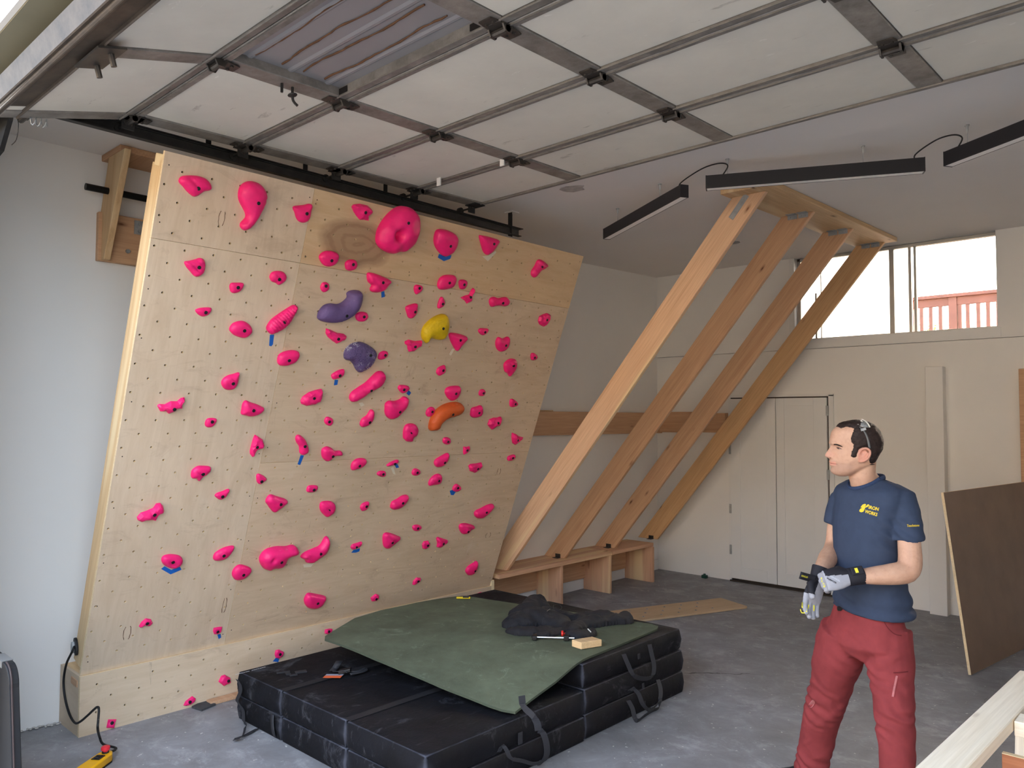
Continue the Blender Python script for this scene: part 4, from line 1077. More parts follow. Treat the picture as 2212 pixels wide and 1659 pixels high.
def hold(name, label, cat, group, st, mats, M, B, h, poly, seed):
    poly = [(x / 1000.0, y / 1000.0) for x, y in poly]
    xs_ = [p[0] for p in poly]; ys_ = [p[1] for p in poly]
    size = max(max(xs_) - min(xs_), max(ys_) - min(ys_))
    facet = st == 'f'
    sp = max(0.0055, size / (13 if facet else 20))
    if st in 'bwr': sp = max(0.005, size / 26)
    out = resample(poly, sp, not facet)
    n = len(out)
    A = np.array([(p.x, p.y) for p in out]); Bq = np.roll(A, -1, axis=0)
    def dist(q):
        ab = Bq - A; t = np.clip(((q - A) * ab).sum(1) / np.maximum((ab * ab).sum(1), 1e-12), 0, 1)
        pr = A + ab * t[:, None]
        return float(np.sqrt(((q - pr) ** 2).sum(1).min()))
    def inside(q):
        x, y = q; c = False
        for i in range(n):
            x1, y1 = A[i]; x2, y2 = Bq[i]
            if (y1 > y) != (y2 > y) and x < (x2 - x1) * (y - y1) / (y2 - y1) + x1: c = not c
        return c
    rnd = random.Random(seed); pts = list(out); dd = [0.0] * n
    y = min(ys_); row = 0
    while y < max(ys_):
        x = min(xs_) + (sp / 2 if row % 2 else 0)
        while x < max(xs_):
            q = np.array((x + rnd.uniform(-.25, .25) * sp, y + rnd.uniform(-.25, .25) * sp))
            if inside(q):
                d = dist(q)
                if d > 0.5 * sp:
                    pts.append(Vector((q[0], q[1]))); dd.append(d)
            x += sp
        y += sp * 0.87; row += 1
    r = delaunay_2d_cdt(pts, [], [list(range(n))], 1, 1e-7)
    V2, F2 = r[0], r[2]
    dmax = max(dd) if max(dd) > 0 else size / 4
    Rr = dmax * (0.95 if st != 'f' else 0.8)
    off = Vector((seed * 3.17, seed * 1.31, 0))
    ext = max(max(ys_) - min(ys_), 0.01); yc = (max(ys_) + min(ys_)) / 2
    # long axis for ribs
    C_ = np.cov(A.T); ev, evec = np.linalg.eigh(C_); ax = evec[:, 1]
    def height(q, d):
        t = min(d / Rr, 1.0)
        z = 0.22 + 0.78 * math.sqrt(max(0.0, 1 - (1 - t) ** 2))
        z *= 1.0 + 0.28 * (q[1] - yc) / ext
        p = Vector((q[0], q[1], 0)) * (26 if facet else 15) + off
        amp = {'f': 0.42, 'n': 0.28, 's': 0.07, 'b': 0.14, 'w': 0.10, 'r': 0.08}[st]
        z += amp * noise.noise(p) * (0.35 + 0.65 * t)
        if st == 'n':
            z -= 0.22 * t * max(0.0, math.sin((q[0] * 0.8 + q[1] * 1.1) * 2 * math.pi / (size * 0.42) + seed)) ** 3
        if st == 'r':
            z += 0.16 * math.sin((q[0] * ax[0] + q[1] * ax[1]) * 2 * math.pi / 0.017) * (0.3 + 0.7 * t)
        if st == 'b':
            for (px_, py_, rr_, dp) in pockets.get(label, ()):
                z -= dp * math.exp(-((q[0] - px_) ** 2 + (q[1] - py_) ** 2) / rr_ ** 2)
        if st == 'w':
            z += 0.05 * noise.noise(p * 4)
        return max(0.1, z) * h
    top = []
    dl = [0.0 if i < n else 0 for i in range(len(V2))]
    dv = [dist(np.array((p.x, p.y))) for p in V2]
    for p, d in zip(V2, dv):
        top.append((p.x, p.y, height((p.x, p.y), d if d > 1e-5 else 0.0)))
    mb = MB()
    mb.add(top, [list(f_) for f_ in F2])
    sk = [(p.x, p.y, -0.0005) for p in out]
    tp = [(p.x, p.y, height((p.x, p.y), 0.0)) for p in out]
    b = len(mb.v)
    mb.add(tp + [(p.x * 0.985, p.y * 0.985, -0.0005) for p in out], [(i, n + i, n + (i + 1) % n, (i + 1) % n) for i in range(n)])
    if label in pockets:
        (px_, py_, rr_, dp) = pockets[label][0]
        mb.m = [1 if math.hypot(sum(mb.v[i][0] for i in f_) / len(f_) - px_, sum(mb.v[i][1] for i in f_) / len(f_) - py_) < rr_ * 0.92 else 0 for f_ in mb.f]
    me = mb.mesh(name)
    bm = bmesh.new(); bm.from_mesh(me)
    bmesh.ops.remove_doubles(bm, verts=bm.verts, dist=0.0004)
    bmesh.ops.recalc_face_normals(bm, faces=bm.faces)
    bm.to_mesh(me); bm.free()
    for m_ in mats: me.materials.append(m_)
    if not facet:
        me.polygons.foreach_set('use_smooth', [True] * len(me.polygons))
    else:
        me.polygons.foreach_set('use_smooth', [True] * len(me.polygons))
        try: me.set_sharp_from_angle(angle=math.radians(24))
        except Exception: pass
    o = bpy.data.objects.new(name, me); COL.objects.link(o)
    Mo = M @ Matrix.Translation((B[0], B[1], 0.0))
    place(o, Mo, None)
    tag(o, label, cat, group)
    # bolt head in its socket
    zb = height((0, 0), max(dist(np.array((0.0, 0.0))), 0.0)) if inside((0.0, 0.0)) else h * 0.5
    br = 0.0098 if size > 0.055 else 0.0088
    bo = MB(); K = 12
    ro = [(br * math.cos(2 * math.pi * k / K), br * math.sin(2 * math.pi * k / K)) for k in range(K)]
    ri = [(br * 0.55 * math.cos(2 * math.pi * (k // 2) / 6), br * 0.55 * math.sin(2 * math.pi * (k // 2) / 6)) for k in range(K)]
    bo.rings([[(x, y, zb - 0.012) for x, y in ro], [(x, y, zb + 0.0022) for x, y in ro], [(x * .82, y * .82, zb + 0.003) for x, y in ro]])
    bo.build('bolt', BLACK, o, Mo)
    return o


pockets = {"giant pink boulder hold with a deep brown pocket at the top of the board": [(-0.026, -0.085, 0.030, 0.75)],
           "large lumpy pink double-mushroom hold with a rounded arm to the right, bottom centre": [(-0.055, 0.018, 0.016, 0.25)]}
CM = {'p': (PINK, 'pink resin holds on the climbing wall'), 'u': (PURPLE, 'purple holds on the climbing wall'), 'v': (PURPLE2, 'purple holds on the climbing wall'),
      'y': (YELLOW, None), 'o': (ORANGE, None)}
for i, (st, c, bu, bv, h, lab, poly) in enumerate(HOLDS):
    m_, g = CM[c]
    hold('climbing_hold', lab, 'climbing hold', g, st, [m_, POCKET if 'pocket' in lab else PINK], MBRD, (bu, bv), h, poly, i + 1)
for i, (st, c, bu, bv, h, lab, poly) in enumerate(KICK_HOLDS):
    hold('foothold', lab, 'climbing hold', 'pink footholds on the kick panel', st, [PINK], MKCK, (bu, bv), h, poly, i + 301)
for c, lab, k, poly in TAPES:
    M = MKCK if k else MBRD
    cx_ = sum(p[0] for p in poly) / len(poly); cy_ = sum(p[1] for p in poly) / len(poly)
    o = MB().prism([(x - cx_, y - cy_, 0.0004) for x, y in poly], (0, 0, 0.0006)).build('tape_strip', BLUETAPE if c == 'b' else MASKTAPE, None, M @ Matrix.Translation((cx_, cy_, 0)))
    tag(o, lab, 'tape', 'blue tape pieces on the climbing wall' if c == 'b' else 'pale tape pieces on the climbing wall')
# ---------------------------------------------------------------- overhead garage door, open under the ceiling
gd = thing('garage_door', (-1.5, 2.6, 3.2), 'open overhead garage door of steel ribs and off-white insulation boards under the ceiling', 'garage door')
JY = [1.45, 2.05, 2.65, 3.255, 3.83]
SX = [-3.87, -3.0, -1.975, -0.965, 0.05, 0.93]


def zd(y):
    return 3.2 + 0.022 * (y - 1.45)


def door_section(ya, za, yb, zb, k):
    """one hinged section; local X = world X, local Y = from joint a to joint b, local Z up"""
    L = math.hypot(yb - ya, zb - za)
    M = frame((0, ya, za), (1, 0, 0), (0, yb - ya, zb - za))
    sec = bpy.data.objects.new('door_section', None); COL.objects.link(sec); place(sec, M, gd)
    rw = 0.042
    x0, x1 = SX[0] - 0.035, SX[-1] + 0.035
    T = 0.045
    for (a, b) in ((0.003, rw), (L - rw, L - 0.003)):
        MB().box((x0, a, 0.0), (x1, b, T)).build('rail', GALV, sec, M, bevel=0.003, seg=1)
        MB().box((x0, a + 0.004 if a < 0.1 else a - 0.006, -0.006), (x1, a + 0.01 if a < 0.1 else a + 0.0, 0.0)).build('rail_lip', GALV, sec, M)
    for i, sx in enumerate(SX):
        w = 0.055 if i in (0, len(SX) - 1) else 0.052
        MB().box((sx - w, rw, 0.001), (sx + w, L - rw, T)).build('stile', GALV, sec, M, bevel=0.003, seg=1)
    MB().box((x0, 0.003, T), (x1, L - 0.003, T + 0.004)).build('outer_skin', SKIN_SHEET, sec, M)
    for i in range(len(SX) - 1):
        a, b = SX[i] + 0.052, SX[i + 1] - 0.052
        if k == 1 and i == 1:
            # bare bay: ribbed skin with lines of old glue
            rb = MB(); ny = 11
            prof = []
            for j in range(ny * 4 + 1):
                y = rw + (L - 2 * rw) * j / (ny * 4)
                prof.append((y, T - 0.004 - (0.006 if (j % 16) in (6, 7) else 0.0)))
            rb.add([(a, y, z) for y, z in prof] + [(b, y, z) for y, z in prof], [(j, j + 1, len(prof) + j + 1, len(prof) + j) for j in range(len(prof) - 1)])
            rb.build('ribbed_skin', SKIN_SHEET, sec, M)
            rnd = random.Random(4)
            for q in range(4):
                y = rw + (L - 2 * rw) * (q + 0.7) / 4.6
                P = []
                for j in range(26):
                    x = a + 0.04 + (b - a - 0.12) * j / 25
                    P.append((x, y + 0.007 * math.sin(j * 0.26 + q * 1.7) + 0.003 * math.sin(j * 0.7 + q) + rnd.uniform(-.002, .002), T - 0.008))
                MB().tube(P, [0.0028 + 0.0022 * rnd.random() for _ in P], 5).build('glue_line', GLUE, sec, M)
            for xx in (a + 0.03, b - 0.035):
                MB().box((xx - 0.03, L - rw - 0.004, 0.008), (xx + 0.03, L - rw - 0.001, 0.034)).build('slot', HOLE, sec, M)
                MB().box((xx - 0.03, rw + 0.001, 0.008), (xx + 0.03, rw + 0.004, 0.034)).build('slot', HOLE, sec, M)
        else:
            MB().box((a + 0.003, rw + 0.003, 0.006 + 0.002 * ((i + k) % 3)), (b - 0.003, L - rw - 0.003, T - 0.002)).build('insulation_panel', PANELW, sec, M, bevel=0.002, seg=1)
    return sec, M, L


secs = []
ang = math.atan2(0.125, 0.464); LB = 0.60
yB, zB = JY[0] - LB * math.cos(ang), zd(JY[0]) - LB * math.sin(ang)
secs.append(door_section(yB, zB, JY[0], zd(JY[0]), 0))
for k in range(4):
    secs.append(door_section(JY[k], zd(JY[k]), JY[k + 1], zd(JY[k + 1]), k + 1))


def hinge(y, z, x, sec):
    h = MB()
    for sgn in (-1, 1):
        h.prism([(x - 0.045, y + sgn * 0.004, z - 0.002), (x + 0.045, y + sgn * 0.004, z - 0.002), (x + 0.030, y + sgn * 0.085, z - 0.002), (x - 0.030, y + sgn * 0.085, z - 0.002)], (0, 0, -0.005))
    h.tube([(x - 0.042, y, z - 0.018), (x + 0.042, y, z - 0.018)], 0.014, 10)
    for xx in (x - 0.042, x + 0.034):
        h.prism([(xx, y - 0.03, z - 0.002), (xx, y + 0.03, z - 0.002), (xx, y + 0.014, z - 0.032), (xx, y - 0.014, z - 0.032)], (0.008, 0, 0))
    for sgn in (-1, 1):
        for xx in (x - 0.018, x + 0.018):
            h.tube([(xx, y + sgn * 0.055, z - 0.006), (xx, y + sgn * 0.055, z - 0.013)], 0.007, 6)
    h.build('hinge', HINGE, sec)


for k in range(4):
    for i, sx in enumerate(SX[:5]):
        hinge(JY[k], zd(JY[k]), sx, secs[k + 1][0])
# rollers and their brackets reaching to the track on the left
for k in range(5):
    y = JY[k] + (0.0 if k < 4 else -0.05); z = zd(y)
    r = MB()
    r.tube([(-3.90, y, z - 0.016), (-4.03, y, z - 0.016)], 0.007, 8)
    r.tube([(-4.045, y, z - 0.016), (-4.02, y, z - 0.016)], 0.024, 12)
    r.prism([(-3.93, y - 0.05, z - 0.001), (-3.83, y - 0.05, z - 0.001), (-3.83, y + 0.05, z - 0.001), (-3.93, y + 0.05, z - 0.001)], (0, 0, -0.006))
    r.box((-3.92, y - 0.03, z - 0.05), (-3.912, y + 0.03, z - 0.004))
    r.build('roller_bracket', BLKSTEEL, gd)
# bottom bar of the lowest section, with bolted fixing plate
ba = frame((-1.5, yB - 0.02, zB + 0.01), (1, 0.0, -0.012), (0, math.cos(ang), math.sin(ang)))
bm_ = MB()
bm_.box((-2.42, 0.0, -0.035), (2.46, 0.125, 0.05))
bm_.box((-2.42, 0.118, -0.05), (2.46, 0.128, 0.0))
bm_.tube([(-2.42, 0.03, -0.035), (2.46, 0.03, -0.035)], 0.016, 8)
bm_.build('bottom_bar', BARMET, gd, ba, bevel=0.004, seg=1)
pl = MB(); pl.box((-1.62, 0.10, -0.056), (-1.38, 0.20, -0.048))
for xx in (-1.58, -1.44): pl.tube([(xx, 0.165, -0.05), (xx, 0.165, -0.10)], 0.011, 8)
pl.build('fixing_plate', HINGE, gd, ba)
# small latch bits: eye bolt and clips hanging from the ribs, white tags
lt = MB()
e0 = onz(632, 186, 3.205); e1 = onz(609, 180, 3.205)
lt.tube(smoothpath([(-2.50, 1.77, 3.2), (-2.50, 1.77, 3.165), (-2.50, 1.775, 3.14), (-2.49, 1.79, 3.12)], 3), 0.006, 6)
lt.ball((-2.50, 1.77, 3.165), (0.028, 0.018, 0.007))
lt.tube([(-2.585, 1.75, 3.205), (-2.585, 1.75, 3.165)], 0.006, 6)
lt.v = [(p[0] + (e0.x + 2.5 if p[0] > -2.55 else e1.x + 2.585), p[1] + (e0.y - 1.77 if p[0] > -2.55 else e1.y - 1.75), p[2]) for p in lt.v]
lt.build('eye_bolt', BLKSTEEL, gd)
q = onz(1085, 351, 3.225)
MB().box((q.x - .016, q.y - .004, 3.205), (q.x + .016, q.y + .004, 3.245)).build('white_tag', TRIM, gd)
q = onz(948, 391, 3.225)
MB().box((q.x - .016, q.y - .004, 3.195), (q.x + .016, q.y + .004, 3.245)).build('white_tag', TRIM, gd)

# horizontal track on the left with its rear hanger
tk = thing('door_track', (-4.03, 2.8, 3.2), 'black steel door track running along the left side of the overhead door', 'door track')
t = MB()
XT = -4.03
t.box((XT - 0.006, 1.12, 3.155), (XT, 4.40, 3.215))
t.box((XT, 1.12, 3.155), (XT + 0.03, 4.40, 3.160))
t.box((XT, 1.12, 3.210), (XT + 0.012, 4.40, 3.215))
t.build('rail', BLKSTEEL, tk)
t = MB(); t.box((XT - 0.03, 1.2, 3.214), (XT + 0.03, 4.42, 3.219)); t.box((XT - 0.03, 1.2, 3.186), (XT - 0.025, 4.42, 3.219))
t.build('angle_iron', BLKSTEEL, tk)
# curved part dropping to the vertical track at the jamb
P = [(XT - 0.02, 1.15, 3.186), (XT - 0.04, 1.02, 3.16), (XT - 0.06, 0.93, 3.09), (XT - 0.08, 0.89, 2.97)]
MB().ribbon(smoothpath(P, 4), (1, 0, 0), 0.06, 0.006).build('curved_rail', BLKSTEEL, tk)
MB().box((-4.14, 0.86, 0.02), (-4.08, 0.89, 2.97)).build('vertical_rail', BLKSTEEL, tk)
MB().box((-4.29, 0.865, 0.02), (-4.10, 0.872, 3.0)).build('jamb_angle', BLKSTEEL, tk)
MB().prism([(-4.33, 0.985, 3.165), (-4.05, 0.985, 3.165), (-4.07, 0.985, 3.11), (-4.20, 0.985, 2.995), (-4.33, 0.985, 2.98)], (0, 0.02, 0)).build('flag_bracket', BLKSTEEL, tk)
b = MB(); b.box((-4.06, 1.0, 3.12), (-3.86, 1.06, 3.135)); b.tube([(-4.05, 1.03, 3.11), (-3.93, 1.03, 3.11)], 0.014, 8)
b.build('bottom_bracket', HINGE, tk)
MB().tube([(-3.92 + 0.016 * math.cos(a * 0.9), 1.03 + 0.003 * a, 3.08 + 0.02 * math.sin(a * 0.9)) for a in range(26)], 0.003, 5).build('spring', ZINC, tk)
MB().tube(smoothpath([(-4.0, 1.0, 3.11), (-3.965, 1.0, 3.06), (-3.99, 1.0, 3.0), (-4.06, 1.0, 2.99)], 4), 0.002, 5).build('lift_cable', BLKSTEEL, tk)
h = MB()
h.box((XT - 0.02, 4.30, 3.15), (XT - 0.016, 4.345, 3.333)); h.box((XT - 0.02, 4.30, 3.15), (XT + 0.02, 4.304, 3.333))
h.build('hanger', BLKSTEEL, tk)
MB().prism([(XT - 0.04, 4.28, 3.333), (XT + 0.04, 4.28, 3.333), (XT + 0.04, 4.36, 3.333), (XT - 0.04, 4.36, 3.333)], (0, 0, -0.006)).build('hanger_plate', TRIM, tk)
for y in (1.9, 2.5, 3.1):
    MB().box((XT - 0.012, y, 3.217), (XT - 0.008, y + 0.03, 3.333)).build('hanger', BLKSTEEL, tk)

# ---------------------------------------------------------------- linear pendant lights
LZ = 3.155
LP = [((-3.567, 4.914), (-2.52, 4.305)), ((-2.336, 4.252), (-1.258, 4.780)), ((-1.129, 4.757), (-0.09, 4.14))]
LL = ['black linear pendant light, leftmost of the three', 'black linear pendant light in the middle, in front of the ceiling timber', 'black linear pendant light cut off by the right picture edge']
for (a, b), lab in zip(LP, LL):
    A = Vector((*a, LZ + 0.04)); B = Vector((*b, LZ + 0.04)); L = (B - A).length
    M = frame((A + B) / 2, B - A, Vector((0, 0, 1)).cross(B - A))
    lt = thing('pendant_light', None, lab, 'ceiling light', 'linear pendant lights in a zigzag line', M=M)
    b_ = MB(); hw = 0.028
    b_.box((-L / 2, -hw, 0.034), (L / 2, hw, 0.04)); b_.box((-L / 2, -hw, -0.04), (L / 2, -hw + 0.004, 0.034)); b_.box((-L / 2, hw - 0.004, -0.04), (L / 2, hw, 0.034))
    b_.build('housing', BLACKP, lt, M)
    for sg in (-1, 1):
        MB().box((sg * L / 2 - 0.003, -hw - 0.001, -0.041), (sg * L / 2 + 0.003, hw + 0.001, 0.041)).build('end_cap', BLACKP, lt, M)
    MB().box((-L / 2 + 0.004, -hw + 0.004, -0.039), (L / 2 - 0.004, hw - 0.004, -0.03)).build('diffuser', DIFFUSER, lt, M)
    for s_ in (-0.40, 0.28) if lab.startswith('black linear pendant light, l') else (-0.475, 0.285):
        q = (A + B) / 2 + (B - A).normalized() * s_
        zc = zceil(q.y)
        MB().tube([(q.x, q.y, LZ + 0.08), (q.x, q.y, zc - 0.03)], 0.0018, 5).build('suspension_wire', ZINC, lt)
        MB().tube([(q.x, q.y, zc), (q.x, q.y, zc - 0.006), (q.x, q.y, zc - 0.007), (q.x, q.y, zc - 0.03), (q.x, q.y, zc - 0.045)], [0.013, 0.013, 0.008, 0.007, 0.003], 8).build('ceiling_cap', ZINC, lt)
for i, (p, q, lab) in enumerate((((-2.575, 4.337), (-2.25, 4.294), 'black looping cable between the left and middle pendant lights'), ((-1.30, 4.759), (-1.075, 4.725), 'black looping cable between the middle and right pendant lights'))):
    p = Vector((*p, LZ + 0.08)); q = Vector((*q, LZ + 0.08)); dd_ = q - p
    P = [p, p + dd_ * 0.02 + Vector((0, 0, 0.025)), p + dd_ * 0.25 + Vector((0, 0, 0.055)), p + dd_ * 0.6 + Vector((0, 0, 0.082)), p + dd_ * 0.95 + Vector((0, 0, 0.08)), p + dd_ * 1.12 + Vector((0, 0, 0.05)), q + Vector((0, 0, 0.0))]
    tag(MB().tube(smoothpath(P, 5), 0.0042, 6).build('lamp_cable', BLACKR, None, smooth=True), lab, 'cable', 'cables joining the pendant lights')

# ceiling bits
z = zceil(4.15)
o = MB(); rnd = random.Random(2)
o.prism([(-3.30 + 0.085 * math.cos(a * math.pi / 6) * (1 + rnd.uniform(-.2, .2)), 4.15 + 0.075 * math.sin(a * math.pi / 6) * (1 + rnd.uniform(-.2, .2)), z) for a in range(12)], (0, 0, -0.004))
tag(o.build('ceiling_patch', plain('patch_plaster', lin(176, 170, 164), 0.8, var=0.25, vscale=22)), 'rough grey patched spot on the ceiling beside the garage door edge', 'ceiling patch')
z = zceil(6.62)
o = MB(); o.tube([(-3.37, 6.62, z), (-3.37, 6.62, z - 0.006), (-3.37, 6.62, z - 0.007), (-3.37, 6.62, z - 0.002)], [0.07, 0.066, 0.05, 0.048], 24)
tag(o.build('recessed_light', plain('grey_trim_ring', lin(150, 148, 145), 0.5), smooth='auto'), 'small round recessed ceiling light seen between the timber beams', 'ceiling light')

# ---------------------------------------------------------------- timber frame for the next board, along the left wall
tf = thing('timber_scaffold', (-4.8, 6.2, 0), 'unfinished timber structure of four slanting beams between a low bench and a ceiling plank', 'timber structure')
BZ = 0.414
lumber('bench_top', (-4.815, 4.835, BZ - 0.019), (-4.815, 6.48, BZ - 0.019), 0.35, 0.038, (1, 0, 0), FIR_PK, tf)
lumber('bench_top', (-4.815, 6.484, BZ - 0.019), (-4.815, 7.24, BZ - 0.019), 0.35, 0.038, (1, 0, 0), FIR_PK, tf)
for y, xf in ((4.93, -4.66), (5.69, -4.648), (6.445, -4.635), (7.20, -4.618)):
    # two planks side by side make each leg
    zt = BZ - 0.0385
    if y > 5:
        lumber('bench_leg', (-4.80, y, 0), (-4.80, y, zt), 2 * (xf + 4.80), 0.038, (1, 0, 0), FIR_PK, tf)
lumber('back_rail', (-4.965, 4.93, 0.24), (-4.965, 7.16, 0.24), 0.255, 0.038, (0, 0, 1), FIR, tf)
BEAMS = [(5.03, FIR_LT), (5.845, FIR), (6.67, FIR), (7.475, FIR_YEL)]
PZ = lambda y: zceil(y) - 0.042
for y, m_ in BEAMS:
    zt = PZ(y); t = 0.038
    xa0, xa1 = -4.985, -4.735
    xb0, xb1 = -2.553, -2.303
    if y < 5.1: xa0, xa1 = -4.985, -4.725
    d = Vector((xb0 - xa0, 0, zt - BZ)); M = frame((xa0, y, BZ), d, (0, 0, 1))
    Mi = M.inverted()
    P = [Mi @ Vector(p) for p in ((xa0, y - t / 2, BZ), (xa1, y - t / 2, BZ), (xb1, y - t / 2, zt), (xb0, y - t / 2, zt))]
    MB().prism(P, Mi.to_3x3() @ Vector((0, t, 0))).build('beam', m_, tf, M, bevel=0.003, seg=1)
    # metal connectors
    s_ = y - t / 2
    if y > 5.1:
        xb = xa1 - 0.075
        MB().box((xb - 0.03, s_ - 0.006, BZ), (xb + 0.032, s_ - 0.001, BZ + 0.038)).build('bracket', HINGE, tf, bevel=0.002)
        MB().box((xb - 0.03, s_ - 0.05, BZ), (xb + 0.032, s_ - 0.001, BZ + 0.004)).build('bracket', HINGE, tf)
        for k in (0, 1):
            xx = xb1 - 0.20 + 0.085 * k
            c_ = MB(); c_.box((xx, s_ - 0.006, zt - 0.036), (xx + 0.075, s_ - 0.001, zt)); c_.box((xx, s_ - 0.05, zt - 0.005), (xx + 0.075, s_ - 0.001, zt))
            c_.tube([(xx + 0.02, s_ - 0.006, zt - 0.02), (xx + 0.02, s_ - 0.014, zt - 0.02)], 0.008, 6); c_.tube([(xx + 0.055, s_ - 0.006, zt - 0.02), (xx + 0.055, s_ - 0.014, zt - 0.02)], 0.008, 6)
            c_.build('bracket', ZINC, tf, bevel=0.001)
    else:
        dd_ = Vector((xb0 - xa0, 0, zt - BZ)).normalized(); c0 = Vector((xb0 + 0.105, s_ - 0.003, zt - 0.01)) - dd_ * 0.07
        lumber('strap_plate', c0 - dd_ * 0.11, c0 + dd_ * 0.08, 0.042, 0.004, dd_.cross(Vector((0, 1, 0))), ZINC, tf, bevel=0.001)
def plate(y0, y1, x0, x1, name, m_):
    M = frame(((x0 + x1) / 2, y0, zceil(y0)), (0, 1, (zceil(y1) - zceil(y0)) / (y1 - y0)), (1, 0, 0))
    Ln = math.hypot(y1 - y0, zceil(y1) - zceil(y0)); w = (x1 - x0) / 2
    MB().box((0, -w, 0.002), (Ln, w, 0.041)).build(name, m_, tf, M, bevel=0.003, seg=1)
plate(4.88, 7.53, -2.575, -2.215, 'ceiling_plate', PINE_OLD)
# nails and a darker splice block under the plate start
wl = thing('wall_ledger', (-4.97, 6.4, 1.7), 'brown horizontal timber ledger boards running round the left rear corner of the room', 'ledger')
lumber('board', (-4.955, 4.90, 1.703), (-4.955, 7.878, 1.703), 0.235, 0.066, (0, 0, 1), FIR, wl)
lumber('board', (-4.955, 4.90, 1.8265), (-4.955, 5.9, 1.8265), 0.05, 0.011, (1, 0, 0), PINE, wl)
lumber('board', (-4.92, 7.845, 1.715), (-4.50, 7.845, 1.715), 0.235, 0.064, (0, 0, 1), FIR, wl)
lumber('board', (-4.498, 7.842, 1.71), (-4.08, 7.842, 1.71), 0.215, 0.07, (0, 0, 1), FIR, wl)

# ---------------------------------------------------------------- pull-up bar bracket at the left end of the board
pf = thing('pull_up_frame', (-4.9, 1.72, 2.7), 'timber wall bracket with a black pull-up bar left of the climbing wall top', 'pull-up bar')
zt = 3.334
MB().prism([(XL + 0.002, 1.70, zt), (-4.70, 1.70, zt), (-4.70, 3.6, zt), (XL + 0.002, 3.6, zt)], (0, 0, -0.038)).build('ceiling_plank', FIR, pf, bevel=0.003, seg=1)
M = frame((-4.969, 2.64, 2.833), (0, 1, 0), (0, 0, 1))
MB().box((-0.96, -0.147, -0.019), (0.96, 0.147, 0.019)).build('wall_plank', FIR, pf, M, bevel=0.003, seg=1)
post = [(-4.87, 1.70, 3.295), (-4.625, 1.70, 3.295), (-4.905, 1.70, 2.69), (-4.985, 1.70, 2.69), (-4.985, 1.70, 2.97)]
Mq = frame((-4.9, 1.70, 3.0), (0.2, 0, 1), (1, 0, 0)); Mi = Mq.inverted()
MB().prism([Mi @ Vector(p) for p in post], Mi.to_3x3() @ Vector((0, 0.038, 0))).build('post', PINE_OLD, pf, Mq, bevel=0.003, seg=1)
MB().prism([Mi @ (Vector(p) + Vector((0, 1.8, 0))) for p in post], Mi.to_3x3() @ Vector((0, 0.038, 0))).build('post', PINE_OLD, pf, Mq, bevel=0.003, seg=1)
MB().tube([(-4.865, 1.575, 3.09), (-4.865, 3.64, 3.09)], 0.0205, 14).build('bar', PIPE, pf, smooth='auto')
b = MB(); b.box((-4.949, 1.885, 2.88), (-4.944, 1.945, 2.965)); b.tube([(-4.944, 1.915, 2.945), (-4.935, 1.915, 2.945)], 0.01, 8); b.tube([(-4.944, 1.915, 2.9), (-4.935, 1.915, 2.9)], 0.01, 8)
b.build('bracket', ZINC, pf)
MB().tube([(-4.95, 1.85, 2.765), (-4.935, 1.85, 2.765)], 0.013, 8).build('bolt', ZINC, pf)
# ---------------------------------------------------------------- crash mats


def canvas(name, dusty):
    m_, nt, bs = nodes(name)
    v_ = coords(nt, 'Object', (1, 1, 1), True)
    a = ntex(nt, v_, 5, 6, 0.7)
    c = ramp(nt, a, [(0.35, lin(11, 11, 15)), (0.7, lin(20, 21, 27))])
    d = ntex(nt, v_, 3.2, 7, 0.75, 0.8)
    c = mix(nt, ramp(nt, d, [(0.57, BW(0)), (0.78, BW(dusty))]), c, lin(118, 120, 128))
    mp = nt.nodes.new('ShaderNodeMapping'); mp.inputs['Scale'].default_value = (9, 1.2, 3); mp.inputs['Rotation'].default_value = (0, 0, 0.3)
    nt.links.new(v_, mp.inputs['Vector'])
    e = ntex(nt, mp.outputs[0], 3.5, 5, 0.7)
    c = mix(nt, ramp(nt, e, [(0.62, BW(0)), (0.76, BW(dusty * 0.7))]), c, lin(105, 106, 112))
    geo = nt.nodes.new('ShaderNodeNewGeometry')
    wear = mix(nt, 1.0, ramp(nt, geo.outputs['Pointiness'], [(0.53, BW(0)), (0.60, BW(0.8))]), ramp(nt, a, [(0.3, BW(0.25)), (0.65, BW(1))]), 'MULTIPLY')
    c = mix(nt, wear, c, lin(104, 108, 122))
    nt.links.new(c, bs.inputs['Base Color'])
    bs.inputs['Roughness'].default_value = 0.75; bs.inputs['Specular IOR Level'].default_value = 0.18
    bump(nt, bs, ntex(nt, v_, 7, 5, 0.6), 0.35, 0.02)
    return m_


CANV = canvas('black_mat_canvas', 0.5)
STRAP = plain('black_webbing', lin(38, 39, 44), 0.7, var=0.1, vscale=30)


